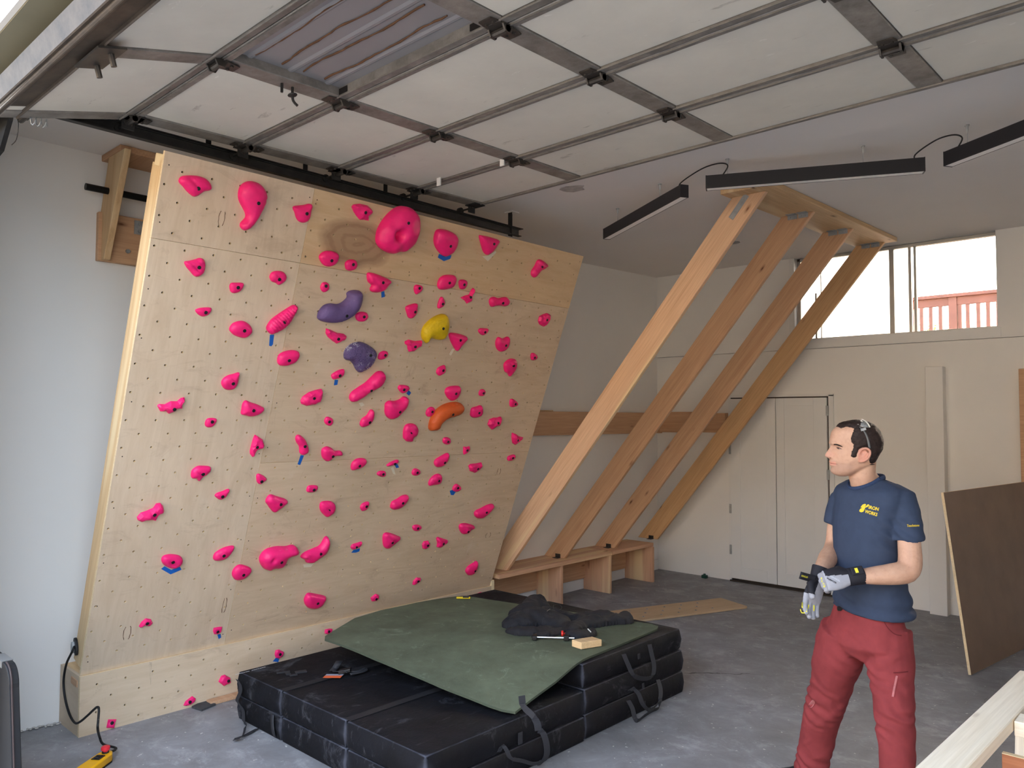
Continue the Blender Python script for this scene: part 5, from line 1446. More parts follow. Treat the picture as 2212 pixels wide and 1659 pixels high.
def pad_panel(x0, x1, y0, y1, z0, z1, parent, seed, name='pad_panel'):
    """soft padded block: bevelled, gently puffed"""
    bm = bmesh.new()
    bmesh.ops.create_cube(bm, size=1.0)
    for v in bm.verts:
        v.co = Vector(((x1 - x0) * v.co.x, (y1 - y0) * v.co.y, (z1 - z0) * v.co.z))
    bmesh.ops.bevel(bm, geom=list(bm.edges), offset=0.014, segments=3, profile=0.6, affect='EDGES')
    for ax_ in (0, 1, 2):
        dims = (x1 - x0, y1 - y0, z1 - z0)
        for k in range(1, int(dims[ax_] / 0.055)):
            p = [0, 0, 0]; p[ax_] = -dims[ax_] / 2 + dims[ax_] * k / int(dims[ax_] / 0.055)
            nv = [0, 0, 0]; nv[ax_] = 1
            bmesh.ops.bisect_plane(bm, geom=bm.verts[:] + bm.edges[:] + bm.faces[:], plane_co=p, plane_no=nv)
    bm.normal_update()
    for v in bm.verts:
        p = v.co
        fx = 1 - abs(2 * p.x / (x1 - x0)) ** 4; fy = 1 - abs(2 * p.y / (y1 - y0)) ** 4; fz = 1 - abs(2 * p.z / (z1 - z0)) ** 2
        n = v.normal
        n1 = noise.noise(p * 5.0 + Vector((seed * 5.1, 0, 0))); n2 = noise.noise(p * 16.0 + Vector((0, seed * 2.3, 0)))
        if abs(n.z) > 0.6:
            v.co += Vector((0, 0, 1)) * ((0.004 * n1 + 0.002 * n2) * max(0, fx) * max(0, fy) * (1 if n.z > 0 else 0))
        else:
            v.co += n * (0.012 * max(0, fz) + 0.006 * n1 * max(0, fz) + 0.0035 * n2 - 0.006)
    me = bpy.data.meshes.new(name); bm.to_mesh(me); bm.free()
    me.materials.append(CANV); me.polygons.foreach_set('use_smooth', [True] * len(me.polygons))
    o = bpy.data.objects.new(name, me); COL.objects.link(o)
    place(o, Matrix.Translation(Vector(((x0 + x1) / 2, (y0 + y1) / 2, (z0 + z1) / 2))), parent)
    return o


XR = -2.638
def mat_stack(zs, y0, y1, xcuts, lab, grp, seed, dx):
    out = []
    for i, (za, zb) in enumerate(zs):
        m_ = thing('crash_mat', (-3.4, (y0 + y1) / 2, za), lab[i], 'crash mat', grp)
        for j, (a, b) in enumerate(zip(xcuts, xcuts[1:])):
            pad_panel(a + 0.003 + dx[i], b - 0.003 + dx[i], y0 + 0.004 * i, y1 - 0.003, za + 0.001, zb - 0.001, m_, seed + i * 7 + j)
        out.append(m_)
    return out


LT = mat_stack([(0.0, 0.131), (0.132, 0.265)], 2.285, 3.425, [-4.315, -3.835, -3.236, XR],
               ['lower black folding crash mat of the near stack on the floor', 'upper black folding crash mat of the near stack, dusty, holding a coloured card'], 'black crash mats', 11, [0.01, 0.0])
RT = mat_stack([(0.0, 0.133), (0.134, 0.266), (0.267, 0.398)], 3.432, 4.47, [-4.32, -3.76, -3.2, XR],
               ['bottom black crash mat of the far three-high stack', 'middle black crash mat of the far three-high stack', 'top black crash mat of the far three-high stack, under the green mat'], 'black crash mats', 41, [0.0, -0.006, -0.022])
# webbing handles on the right-hand faces (faces toward +X), near stack and far stack


def handle(parent, pts, w=0.03):
    P = smoothpath([Vector(p) for p in pts], 4)
    MB().ribbon(P, [Vector((0.35, 0.94, 0)) if abs((P[min(i + 1, len(P) - 1)] - P[max(0, i - 1)]).normalized().z) > 0.5 else Vector((0.5, 0, 1)) for i in range(len(P))], w, 0.0022).build('handle', STRAP, parent)


X1 = XR + 0.012
def hx(px, py, dx=0.0):
    return onx(px, py, X1 + dx)
handle(RT[2], [hx(1347, 1413), hx(1357, 1436, .02), hx(1368, 1458, .035), hx(1388, 1466, .03), hx(1408, 1462, .035), hx(1413, 1440, .03), hx(1407, 1410, .012), hx(1403, 1392)])
handle(RT[1], [hx(1360, 1492), hx(1368, 1488, .02), hx(1380, 1500, .04), hx(1389, 1522, .05), hx(1405, 1533, .05), hx(1424, 1515, .05), hx(1427, 1490, .03), hx(1421, 1468, .0)])
handle(RT[0], [hx(1357, 1513), hx(1366, 1530, .02), hx(1371, 1550, .035), onz(1378, 1557, .012), onz(1390, 1548, .012), onz(1408, 1536, .012), onz(1424, 1528, .012), hx(1426, 1505, .0)])
for (px, py) in ((1380, 1412), (1389, 1476), (1392, 1515)):
    a = hx(px, py, .002); MB().ribbon([a, a + Vector((0.002, 0, -0.03))], (0, 1, 0), 0.022, 0.003).build('tab', STRAP, RT[2])
handle(LT[1], [at(1127, 1503, 3.60), at(1131, 1526, 3.56), at(1150, 1545, 3.50), at(1160, 1562, 3.47), at(1163, 1578, 3.46)], 0.034)
handle(LT[1], [hx(1163, 1578, .01), hx(1172, 1582, .04), hx(1180, 1605, .055), hx(1181, 1630, .05), hx(1172, 1645, .03), hx(1163, 1648, .012)], 0.034)
handle(LT[1], [hx(1078, 1624, .0), hx(1086, 1611, .02), hx(1095, 1622, .03), hx(1104, 1638, .03), hx(1130, 1644, .03), hx(1152, 1650, .04), hx(1170, 1646, .05)], 0.022)
a = hx(1124, 1582, .003); MB().ribbon([a, a + Vector((0.004, -0.004, -0.055))], (0, 1, 0), 0.03, 0.003).build('tab', STRAP, LT[1])
# straps at the left front corner
yf = 2.285 - 0.008
def fy(px, py, d=0.0):
    return ony(px, py, yf - d)
P = [fy(512, 1468), fy(519, 1480, .008), fy(519, 1495, .012), fy(512, 1513, .012), fy(517, 1522, .02), fy(525, 1535, .015), fy(526, 1556, .02), fy(530, 1565, .035), onz(524, 1590, .02), onz(506, 1597, .012)]
MB().ribbon(smoothpath(P, 4), [Vector((1, 0, 0))] * (len(P) * 4 - 11) + [Vector((0.6, -0.8, 0))] * 8, 0.034, 0.0025).build('hanging_strap', STRAP, LT[1])
P = [onz(512, 1594, .008), onz(530, 1588, .008), onz(545, 1580, .008), onz(556, 1574, .008)]
MB().ribbon(smoothpath(P, 4), [Vector((0.3, 0.95, 0))] * 13, 0.028, 0.003).build('hanging_strap', STRAP, LT[0], smooth=True)
P = [fy(589, 1543), fy(588, 1560, .01), fy(590, 1580, .01), onz(594, 1592, .004)]
MB().ribbon(smoothpath(P, 4), (1, 0, 0), 0.03, 0.003).build('strap', STRAP, LT[0], smooth=True)
# seams: thin cords along the top front edge, fold covers
for xx in (-3.835, -3.236):
    MB().ribbon([(xx, 2.30, 0.267), (xx, 2.8, 0.268), (xx, 3.41, 0.267)], (1, 0, 0), 0.05, 0.003).build('fold_cover', plain('fold_canvas', lin(20, 20, 25), 0.8), LT[1])
# line of tiny white print near the left corner
tx = MB(); r = random.Random(9)
for k in range(15):
    p = onz(510 + k * 4.4, 1457 - k * 1.13, 0.2665)
    if k in (7,): continue
    tx.obox(p, ((0.1, 1, 0), (-1, .1, 0), (0, 0, 1)), (0.0065 * r.uniform(.6, 1), 0.0022, 0.0004))
tx.build('print', plain('white_print', lin(190, 190, 192), 0.6), LT[1])
# velcro patch on the near mat
vp = MB()
for (px, py, a_, b_) in ((612, 1452, .035, .006), (622, 1455, .012, .02), (634, 1458, .02, .008), (650, 1451, .03, .016)):
    vp.obox(onz(px, py, 0.269), ((0.35, 1, 0), (-1, .35, 0), (0, 0, 1)), (a_, b_, .003))
vp.build('buckle_patch', STRAP, LT[1])

# ---------------------------------------------------------------- green carpeted foam mat draped over both stacks


def green_cover(name):
    m_, nt, bs = nodes(name)
    v_ = coords(nt)
    a = ntex(nt, v_, 2.5, 6, 0.7)
    c = ramp(nt, a, [(0.3, lin(82, 88, 72)), (0.7, lin(106, 115, 95))])
    b = ntex(nt, v_, 6, 7, 0.75, 0.8)
    c = mix(nt, ramp(nt, b, [(0.58, BW(0)), (0.75, BW(0.6))]), c, lin(150, 164, 142))
    e = ntex(nt, v_, 13, 6, 0.8, 1.5)
    c = mix(nt, ramp(nt, e, [(0.66, BW(0)), (0.74, BW(0.55))]), c, lin(176, 188, 172))
    nt.links.new(c, bs.inputs['Base Color'])
    bs.inputs['Roughness'].default_value = 0.9; bs.inputs['Specular IOR Level'].default_value = 0.15
    bump(nt, bs, ntex(nt, v_, 150, 3), 0.3, 0.003)
    return m_


gm = thing('green_mat', (-3.4, 3.5, 0.4), 'worn green carpeted foam mat lying across the black crash mats', 'mat')
# outline in plan, counter-clockwise, then a height for every point
out = [(-4.05, 2.705), (-3.60, 2.735), (-3.10, 2.79), (-2.80, 2.845), (-2.655, 2.885), (-2.66, 3.2), (-2.70, 3.55), (-2.715, 3.95), (-2.735, 4.30), (-2.765, 4.365), (-2.83, 4.385),
       (-3.3, 4.29), (-3.8, 4.19), (-4.22, 4.11), (-4.30, 4.08), (-4.345, 3.98), (-4.385, 3.70), (-4.385, 3.38), (-4.34, 3.13), (-4.22, 2.93), (-4.10, 2.74)]
def gz(x, y):
    z = 0.4015
    if y < 3.46:
        # bends down toward the near right corner, stays stiff on the left
        t = (3.46 - y) / 0.6
        rgt = max(0.0, min(1.0, (x + 3.95) / 1.25))
        z += -0.122 * (rgt ** 1.3) * min(1.0, t) ** 1.15 + 0.004 * (1 - rgt) * t
    return z + 0.003 * noise.noise(Vector((x * 4, y * 4, 1)))
pts = [Vector(p) for p in out]
o2 = []
for i in range(len(pts)):
    a, b = pts[i], pts[(i + 1) % len(pts)]
    k = max(1, int((b - a).length / 0.06))
    o2 += [a.lerp(b, j / k) for j in range(k)]
n = len(o2); allp = list(o2)
pin = np.array([(p.x, p.y) for p in o2])
def inpoly(x, y):
    c = False
    for i in range(n):
        x1, y1 = pin[i]; x2, y2 = pin[(i + 1) % n]
        if (y1 > y) != (y2 > y) and x < (x2 - x1) * (y - y1) / (y2 - y1) + x1: c = not c
    return c
for i in range(32):
    for j in range(32):
        x, y = -4.42 + i * 0.06, 2.66 + j * 0.06
        if inpoly(x, y) and min(np.hypot(pin[:, 0] - x, pin[:, 1] - y)) > 0.03: allp.append(Vector((x, y)))
r = delaunay_2d_cdt(allp, [], [list(range(n))], 1, 1e-6)
TH = 0.012
mb = MB(); V2 = r[0]; k = len(V2)
mb.add([(p.x + 3.4, p.y - 3.5, gz(p.x, p.y) + TH - 0.4) for p in V2] + [(p.x + 3.4, p.y - 3.5, gz(p.x, p.y) - 0.4) for p in V2],
       [list(f_) for f_ in r[2]] + [[k + i for i in f_][::-1] for f_ in r[2]] + [], 0)
oi = {}
for i, l in enumerate(r[3]):
    for q in l: oi[q] = i
mb.add([], [], 0)
for i in range(n):
    a, b = oi[i], oi[(i + 1) % n]
    mb.f.append([a, k + a, k + b, b]); mb.m.append(1)
mb.build('cover', [green_cover('green_carpet'), plain('dark_foam_edge', lin(66, 74, 60), 0.9)], gm, Matrix.Translation((-3.4, 3.5, 0.4)), smooth='auto', angle=50)

# black jacket dropped on the green mat: a draped, creased cloth
GZ = 0.4165
J_ = lambda x, y: (1080 + x / 6.9125, 1270 + y / 6.9125)
caps = []
def jcap(path, rad, hh):
    P = smoothpath([onz(*J_(x, y), GZ + .03) for x, y in path], 9)
    R_ = np.interp(np.linspace(0, len(rad) - 1, len(P)), range(len(rad)), rad)
    H_ = np.interp(np.linspace(0, len(hh) - 1, len(P)), range(len(hh)), hh)
    for a, b, c_ in zip(P, R_, H_): caps.append((a.x, a.y, b, c_))
jcap([(190, 500), (350, 470), (560, 440), (800, 470), (1000, 540)], [.075, .12, .13, .11, .06], [.05, .085, .10, .075, .03])
jcap([(230, 350), (400, 340), (540, 260), (660, 300)], [.05, .085, .085, .06], [.05, .085, .115, .07])
jcap([(170, 590), (330, 610), (560, 600), (800, 560)], [.04, .06, .06, .04], [.035, .045, .035, .03])
jcap([(530, 670), (700, 650), (900, 600), (1050, 570)], [.025, .035, .04, .03], [.02, .03, .03, .025])
jcap([(700, 340), (900, 360), (1100, 400), (1330, 390)], [.07, .075, .07, .06], [.06, .045, .04, .045])
jcap([(1180, 530), (1350, 490), (1500, 470), (1700, 450), (1810, 455)], [.06, .075, .07, .055, .045], [.055, .065, .065, .06, .05])
jcap([(1420, 390), (1560, 400), (1720, 420)], [.05, .06, .05], [.05, .06, .05])
jcap([(1800, 440), (1870, 425), (1915, 450)], [.042, .05, .038], [.055, .065, .05])
jcap([(1090, 610), (1180, 550), (1270, 520)], [.04, .055, .04], [.045, .075, .05])
jcap([(1010, 650), (1160, 670), (1300, 650), (1370, 630)], [.03, .05, .05, .035], [.03, .045, .05, .04])
CA = np.array(caps)
def jh(x, y):
    d = np.hypot(CA[:, 0] - x, CA[:, 1] - y) / CA[:, 2]
    hh = CA[:, 3] * np.sqrt(np.clip(1 - d ** 2.4, 0, 1))
    e = np.exp(hh * 90)
    base = float(np.log(e.mean()) / 90 + 0.6 * (hh.max() - np.log(e.mean()) / 90))
    if hh.max() <= 0: return -1.0
    p = Vector((x, y, 0))
    w = noise.noise(p * 5) * 3
    r1 = 1 - abs(noise.noise(Vector((x * 9 + w * .25, y * 9, 2.0)))) * 2
    r2 = 1 - abs(noise.noise(Vector((x * 19 + w * .2, y * 22, 5.0)))) * 2
    env = min(1.0, hh.max() / .035)
    return base + env * (0.013 * r1 + 0.006 * r2 - 0.004) + 0.004
x0, x1, y0, y1 = CA[:, 0].min() - .14, CA[:, 0].max() + .14, CA[:, 1].min() - .14, CA[:, 1].max() + .14
st_ = 0.0085; nx, ny = int((x1 - x0) / st_), int((y1 - y0) / st_)
ids = {}; jm = MB(); vv = []; ff = []
for i in range(nx):
    for k in range(ny):
        h_ = jh(x0 + i * st_, y0 + k * st_)
        if h_ > -0.5:
            ids[(i, k)] = len(vv); vv.append((x0 + i * st_, y0 + k * st_, GZ + max(.001, h_)))
for (i, k), a in ids.items():
    q = [(i, k), (i + 1, k), (i + 1, k + 1), (i, k + 1)]
    if all(t in ids for t in q): ff.append([ids[t] for t in q])
cnt = {}
for f_ in ff:
    for a, b in zip(f_, f_[1:] + f_[:1]):
        cnt[(a, b)] = 1
rim = [(a, b) for (a, b) in cnt if (b, a) not in cnt]
nb_ = {}
for a, b in rim:
    for q in (a, b):
        if q not in nb_: nb_[q] = len(vv); vv.append((vv[q][0], vv[q][1], GZ + 0.0003))
for a, b in rim: ff.append([b, a, nb_[a], nb_[b]])
jm.add(vv, ff)
o = jm.build('jacket', plain('black_jacket_cloth', lin(23, 24, 30), 0.8, var=0.15, vscale=25, bmp=0.2, bscale=200), smooth=True)
tag(o, 'crumpled black jacket lying on the green mat', 'jacket')
P = [onz(*J_(705, 350), .505), onz(*J_(760, 320), .51), onz(*J_(880, 330), .50), onz(*J_(925, 290), .495), onz(*J_(880, 250), .5), onz(*J_(800, 260), .505), onz(*J_(805, 310), .50)]
MB().tube(smoothpath(P, 4), 0.0017, 5).build('drawcord', STRAP, o)
MB().tube([onz(*J_(700, 352), .502), onz(*J_(745, 322), .506)], [0.003, 0.005], 6).build('cord_tip', CHROME, o)
MB().ribbon([onz(*J_(1310, 610), .49), onz(*J_(1360, 660), .475)], (0.2, 0.3, 0.9), 0.006, 0.002).build('reflective_tab', ZINC, o)

# bar clamp half under the jacket
A = onz(*J_(520, 735), GZ + 0.012); B = onz(*J_(1110, 750), GZ + 0.012)
cl_ = thing('bar_clamp', A, 'steel bar clamp with a black jaw and red button in front of the jacket', 'clamp')
MB().tube([A, B], 0.0055, 8).build('bar', CHROME, cl_, smooth='auto')
d = (B - A).normalized(); s_ = Vector((0, 0, 1)).cross(d)
MB().obox(A, (d, s_, (0, 0, 1)), (0.014, 0.03, 0.012)).build('fixed_jaw', BLACK, cl_, bevel=0.004)
q = A.lerp(B, 0.80)
MB().obox(q + Vector((0, 0, .002)), (d, s_, (0, 0, 1)), (0.016, 0.022, 0.014)).build('sliding_jaw', BLACK, cl_, bevel=0.004)
q2 = onz(*J_(930, 680), GZ + 0.02)
MB().tube([q2 - d * 0.006, q2 + d * 0.006, q2 + d * 0.012, q2 + d * .018], [0.018, 0.018, 0.006, 0.005], 12).build('release_button', plain('red_plastic', lin(205, 42, 34), 0.4), cl_, smooth='auto')

# offcut block of pine
q = [onz(*J_(1070, 875), GZ), onz(*J_(1213, 922), GZ), onz(*J_(1522, 872), GZ)]
p3_ = q[0] + (q[2] - q[1])
M = frame(q[0], q[1] - q[0], q[2] - q[0]); Mi = M.inverted()
tag(MB().prism([Mi @ p for p in (q[0], q[1], q[2], p3_)], Mi.to_3x3() @ Vector((0, 0, 0.04))).build('timber_block', PINE, None, M, bevel=0.004), 'small pale pine offcut block on the green mat', 'wood block')
# utility knife at the far edge of the green mat
A = onz(986, 1291, GZ + .006); B = onz(1016, 1291, GZ + .006)
d = (B - A).normalized(); s_ = Vector((0, 0, 1)).cross(d)
uk = thing('utility_knife', A, 'small yellow and black utility knife at the far edge of the green mat', 'knife')
MB().obox((A + B) / 2, (d, s_, (0, 0, 1)), ((B - A).length / 2, 0.012, 0.006)).build('handle', plain('yellow_plastic', lin(224, 200, 30), 0.4), uk, bevel=0.003)
MB().obox(A.lerp(B, 0.68) + Vector((0, 0, .006)), (d, s_, (0, 0, 1)), (0.022, 0.015, 0.005)).build('grip', BLACK, uk, bevel=0.002)
MB().obox(A.lerp(B, 0.5) + s_ * 0.014 + Vector((0, 0, .002)), (d, s_, (0, 0, 1)), (0.03, 0.004, 0.006)).build('slider', BLACK, uk, bevel=0.002)

# buckled strap and a printed card on the near mat
K_ = lambda x, y: (680 + x / 11.06, 1400 + y / 11.06)
MZ = 0.268
sb = thing('loose_strap', onz(*K_(700, 540), MZ), 'loose black webbing strap with buckle on the near crash mat', 'strap')
P = [onz(*K_(590, 305), MZ + .035), onz(*K_(545, 380), MZ + .03), onz(*K_(480, 480), MZ + .008), onz(*K_(430, 540), MZ + .006)]
MB().ribbon(smoothpath(P, 4), (0.7, 0.7, 0), 0.04, 0.003).build('webbing', STRAP, sb, smooth=True)
P = [onz(*K_(430, 560), MZ + .008), onz(*K_(560, 560), MZ + .015), onz(*K_(700, 540), MZ + .022), onz(*K_(780, 590), MZ + .012)]
MB().ribbon(smoothpath(P, 4), (0.7, -0.6, 0.3), 0.045, 0.004).build('webbing', STRAP, sb, smooth=True)
MB().tube(smoothpath([onz(*K_(800, 540), MZ + .012), onz(*K_(960, 560), MZ + .014), onz(*K_(1120, 520), MZ + .014), onz(*K_(1215, 480), MZ + .012), onz(*K_(1225, 520), MZ + .01), onz(*K_(1100, 570), MZ + .01), onz(*K_(850, 620), MZ + .012)], 4), [(.004, .012)] * 25, 6).build('webbing', STRAP, sb, smooth=True)
MB().obox(onz(*K_(720, 540), MZ + .02), ((0.7, 0.7, 0.2), (-.7, .7, 0), (0, 0, 1)), (.035, .022, .01)).build('buckle', BLACK, sb, bevel=0.004)
c0, c1, c2, c3 = [onz(*K_(*p), MZ + .004) for p in ((190, 710), (285, 622), (700, 622), (610, 712))]
cd = thing('printed_card', (c0 + c2) / 2, 'small orange and grey printed card on the near crash mat', 'card')
MB().prism([c0, c0.lerp(c1, .55), c3.lerp(c2, .55), c3], (0, 0, .001)).build('orange_half', plain('orange_print', lin(226, 104, 58), 0.5, var=0.1, vscale=40), cd)
MB().prism([c0.lerp(c1, .552), c1, c2, c3.lerp(c2, .552)], (0, 0, .001)).build('grey_half', plain('grey_print', lin(150, 152, 166), 0.5), cd)

# ---------------------------------------------------------------- plank with T-nuts on the floor
q = [onz(1366, 1342, 0.018), onz(1617, 1310, 0.018), onz(1558, 1291, 0.018)]
ux = (q[1] - q[0]).normalized(); M = frame(q[1], -ux, Vector((0, 0, 1)).cross(-ux))
pk_ = thing('floor_plank', None, 'narrow plywood plank with metal T-nuts lying on the concrete floor', 'plank', M=M)
PW = (q[2] - q[1] - ux * (q[2] - q[1]).dot(ux)).length
sgn = 1 if (M.inverted() @ q[2]).y > 0 else -1
ys_ = sorted((0, sgn * PW))
MB().prism([(0.02, ys_[0], -0.017), (2.1, ys_[0], -0.017), (2.1, ys_[1], -0.017), (0.0, ys_[1], -0.017), (0.0, ys_[0] + 0.02, -0.017)] if sgn > 0 else [(0.0, ys_[0], -0.017), (2.1, ys_[0], -0.017), (2.1, ys_[1], -0.017), (0.02, ys_[1], -0.017), (0.0, ys_[1] - 0.02, -0.017)], (0, 0, 0.017)).build('board', birch('plank_ply', lin(190, 160, 124), lin(206, 178, 142), 'x', 0.2), pk_, M, bevel=0.002, seg=1)
for k in range(9):
    for j, f_ in enumerate((0.22, 0.5, 0.78)):
        x = 0.35 + 0.19 * k + (0.095 if j == 1 else 0)
        if x > 2.05: continue
        MB().tube([(x, sgn * PW * f_, 0.0), (x, sgn * PW * f_, 0.003)], 0.011, 8).tube([(x, sgn * PW * f_, 0.003), (x, sgn * PW * f_, 0.0035)], 0.005, 6, mi=1).build('t_nut', [ZINC, HOLE], pk_, M)

# leaning brown panel on the right
A0 = Vector((-1.392, 6.11, 0.002)); top = Vector((-1.545, 6.11 + 0.022, 1.235))
M = frame(A0, (0.143, 0.9897, 0), top - A0)
lp = thing('leaning_panel', None, 'large dark brown plywood panel leaning on its long edge at the right', 'panel', M=M)
MB().box((0.0, 0.0, 0.0), (1.685, 1.243, 0.0175)).build('ply_core', PLY_EDGE, lp, M)
MB().box((0.001, 0.001, 0.0175), (1.684, 1.242, 0.0183)).build('brown_face', BROWNPLY, lp, M)
sp = MB(); rnd = random.Random(3)
for r_ in range(7):
    for k in range(11):
        u, v = 0.1 + 0.152 * k + (0.076 if r_ % 2 else 0), 0.12 + 0.16 * r_
        if u < 1.66: sp.add([(u + 0.004 * math.cos(a * math.pi / 3), v + 0.004 * math.sin(a * math.pi / 3), 0.0188) for a in range(6)], [(0, 1, 2, 3, 4, 5)])
tag(sp.build('drill_holes', plain('drill_hole_tan', lin(150, 126, 104), 0.8), lp, M), kind='stuff')
# sawhorse in the near right corner
sw = thing('sawhorse', (-0.6, 2.6, 0), 'pale weathered timber sawhorse in the near right corner of the picture', 'sawhorse')
a0 = onz(1992, 1659, 0.82); a1 = onz(2200, 1462, 0.82); b0 = onz(2105, 1659, 0.82); b1 = onz(2212, 1549, 0.82)
ux = (a1 - a0).normalized(); w_ = ((b0 - a0) - ux * (b0 - a0).dot(ux))
c = (a0 + w_ / 2)
lumber('top_rail', c - ux * 0.75, c + ux * ((a1 - a0).length + 0.02), w_.length, 0.04, w_, SAWW, sw)
for o_ in sw.children: pass
wd = w_.normalized(); zt = 0.82
def swp(px, py, z): return onz(px, py, z)
q = onz(2191, 1590, 0.79)
MB().box((q.x, q.y, 0.79), (q.x + 0.28, q.y + 0.09, 0.835)).build('cross_block', SAWW, sw, bevel=0.003)
MB().box((q.x + 0.022, q.y + 0.012, 0.0), (q.x + 0.11, q.y + 0.05, 0.789)).build('leg', FIR_PK, sw, bevel=0.003)
r_ = onz(2164, 1628, 0.765)
MB().box((r_.x, r_.y, 0.52), (r_.x + 0.62, r_.y + 0.019, 0.765)).build('side_board', REDW, sw, bevel=0.001)
MB().box((r_.x, r_.y + 0.0005, 0.7651), (r_.x + 0.62, r_.y + 0.0185, 0.767)).build('board_edge', PLY_EDGE, sw)
lumber('leg', c + ux * 0.9 + Vector((0, 0, -0.04)), Vector((c.x - 0.02, c.y + 1.0, 0.0)), 0.07, 0.038, ux, SAWW, sw)
lumber('leg', c - ux * 0.55 + Vector((0, 0, -0.04)), Vector((c.x - 0.02, c.y - 0.62, 0.0)), 0.07, 0.038, ux, SAWW, sw)
# ---------------------------------------------------------------- near left corner
nb = []
A = ony(26, 1446, 1.02)
bb = thing('black_panel', (A.x - 0.3, 1.02, 0), 'black panel with a rounded corner and pale taped edge at the lower left corner', 'panel')
tp = []
xr_t, xr_b = ony(30, 1480, 1.02).x, ony(43, 1659, 1.02).x
zt = A.z + 0.02; rr = 0.09
pr = [(xr_t - 0.9, 0.0), (xr_b + 0.012, 0.0), (xr_t + 0.006, zt - rr)]
for k in range(1, 9):
    a = math.pi / 2 * k / 8
    pr.append((xr_t + 0.006 - rr + rr * math.cos(a), zt - rr + rr * math.sin(a)))
pr += [(xr_t - 0.9, zt)]
MB().prism([(x, 1.0, z) for x, z in pr], (0, 0.04, 0)).build('face', plain('matt_black_panel', lin(17, 18, 22), 0.6, var=0.1, vscale=4), bb, bevel=0.004)
ed = [(x, z) for x, z in pr[1:-1]]
MB().tube([(x + 0.004, 1.01, z + 0.003) for x, z in ed], 0.004, 6).build('edge_band', plain('reddish_edge', lin(58, 46, 46), 0.6), bb)
MB().prism([(xr_t - 0.24, 0.998, zt - 0.022), (xr_t - 0.105, 0.998, zt - 0.026), (xr_t - 0.105, 0.998, zt + 0.003), (xr_t - 0.24, 0.998, zt + 0.003)], (0, 0.044, 0)).build('masking_tape', plain('grey_tape', lin(112, 112, 110), 0.6), bb)
# rubble along the wall foot
rb = MB(); rnd = random.Random(6)
for k in range(14):
    p = onz(44 + k * 6.5, 1577 - k * 1.2 + rnd.uniform(-1, 3), 0.0)
    rb.ball((p.x + 0.02, p.y, 0.006), (rnd.uniform(.006, .018), rnd.uniform(.005, .012), rnd.uniform(.003, .007)), None, 6, 4)
tag(rb.build('plaster_crumbs', plain('plaster_chips', lin(190, 186, 180), 0.9, var=0.2, vscale=30)), 'crumbled plaster chips along the foot of the left wall', 'rubble', kind='stuff')

# dark rubber floor pad and brown board end at the kick panel
q = [onz(*p, 0.0) for p in ((414, 1530), (440, 1517), (466, 1524), (436, 1537))]
tag(MB().prism([(p.x, p.y, 0.0005) for p in q], (0, 0, 0.012)).build('floor_pad', plain('grey_rubber_crumb', lin(68, 68, 70), 0.9, var=0.2, vscale=60)), 'dark grey rubber pad on the floor at the foot of the kick panel', 'floor pad')
tag(MB().box((-4.66, 2.27, 0.0005), (-4.60, 2.62, 0.022)).build('timber_offcut', FIR, None, bevel=0.002), 'brown timber strip on the floor between the rubber pad and black mats', 'wood strip')
p = onz(1522, 1249, 0.0)
gb = MB().box((p.x - .03, p.y - .02, 0.0005), (p.x + .03, p.y + .02, .035)); gb.tube([(p.x, p.y, .035), (p.x, p.y, .05)], .014, 8)
tag(gb.build('green_box', plain('dark_green_plastic', lin(18, 62, 50), 0.5), bevel=0.004), 'tiny dark green plastic box on the floor at the rear wall', 'box')

# control pendant on its cable
cp_c = onz(200, 1643, 0.03); dv = (onz(232, 1629, 0.03) - onz(182, 1664, 0.03)).normalized(); sv = Vector((0, 0, 1)).cross(dv)
tip = onz(243, 1630, 0.045)
M = frame((-4.215, 1.50, 0.0), dv, sv)
rc = thing('control_pendant', None, 'yellow hand control with a red stop button lying on the floor at lower left', 'remote control', M=M)
pr = [(-0.26, -0.034), (-0.10, -0.040), (0.055, -0.036), (0.088, -0.018), (0.088, 0.018), (0.055, 0.036), (-0.10, 0.040), (-0.26, 0.034)]
YP = plain('yellow_casing', lin(240, 178, 16), 0.4, var=0.04)
MB().prism([(x, y, 0.004) for x, y in pr], (0, 0, 0.042)).build('casing', YP, rc, M, bevel=0.007, smooth='auto')
MB().prism([(x * 0.98, y * 1.04, 0.001) for x, y in pr], (0, 0, 0.006)).build('grip_rim', BLACKR, rc, M)
MB().box((-0.03, -0.022, 0.046), (0.022, 0.022, 0.050)).build('rocker_plate', BLACK, rc, M, bevel=0.002)
MB().box((-0.022, -0.012, 0.049), (-0.006, 0.012, 0.053)).build('rocker', BLACK, rc, M, bevel=0.002)
MB().box((0.0, -0.012, 0.049), (0.016, 0.012, 0.053)).build('rocker', BLACK, rc, M, bevel=0.002)
MB().tube([(0.055, 0, 0.044), (0.055, 0, 0.053)], 0.017, 14).build('button_collar', BLACK, rc, M)
MB().tube([(0.055, 0, 0.052), (0.055, 0, 0.06), (0.055, 0, 0.062), (0.055, 0, 0.076), (0.055, 0, 0.08)], [0.012, 0.012, 0.021, 0.021, 0.016], 18).build('stop_button', plain('red_button', lin(214, 44, 56), 0.4), rc, M, smooth='auto')
MB().tube([(0.085, 0, 0.028), (0.105, 0, 0.03)], [0.012, 0.008], 10).build('cable_gland', BLACKR, rc, M, smooth='auto')
c5 = lambda x, y: (x / 5.55, 1360 + y / 5.55)
P = [ony(*c5(890, 200), 1.545)] + [ony(*c5(x, y), 1.53) for x, y in ((862, 270), (800, 400), (767, 560), (765, 700), (790, 870), (840, 1030), (900, 1118), (960, 1105), (1050, 1030), (1130, 955))]
P += [ony(*c5(1170, 928), 1.525), ony(*c5(1186, 960), 1.52)] + [ony(*c5(1178, 1080), 1.515), ony(*c5(1172, 1190), 1.51)]
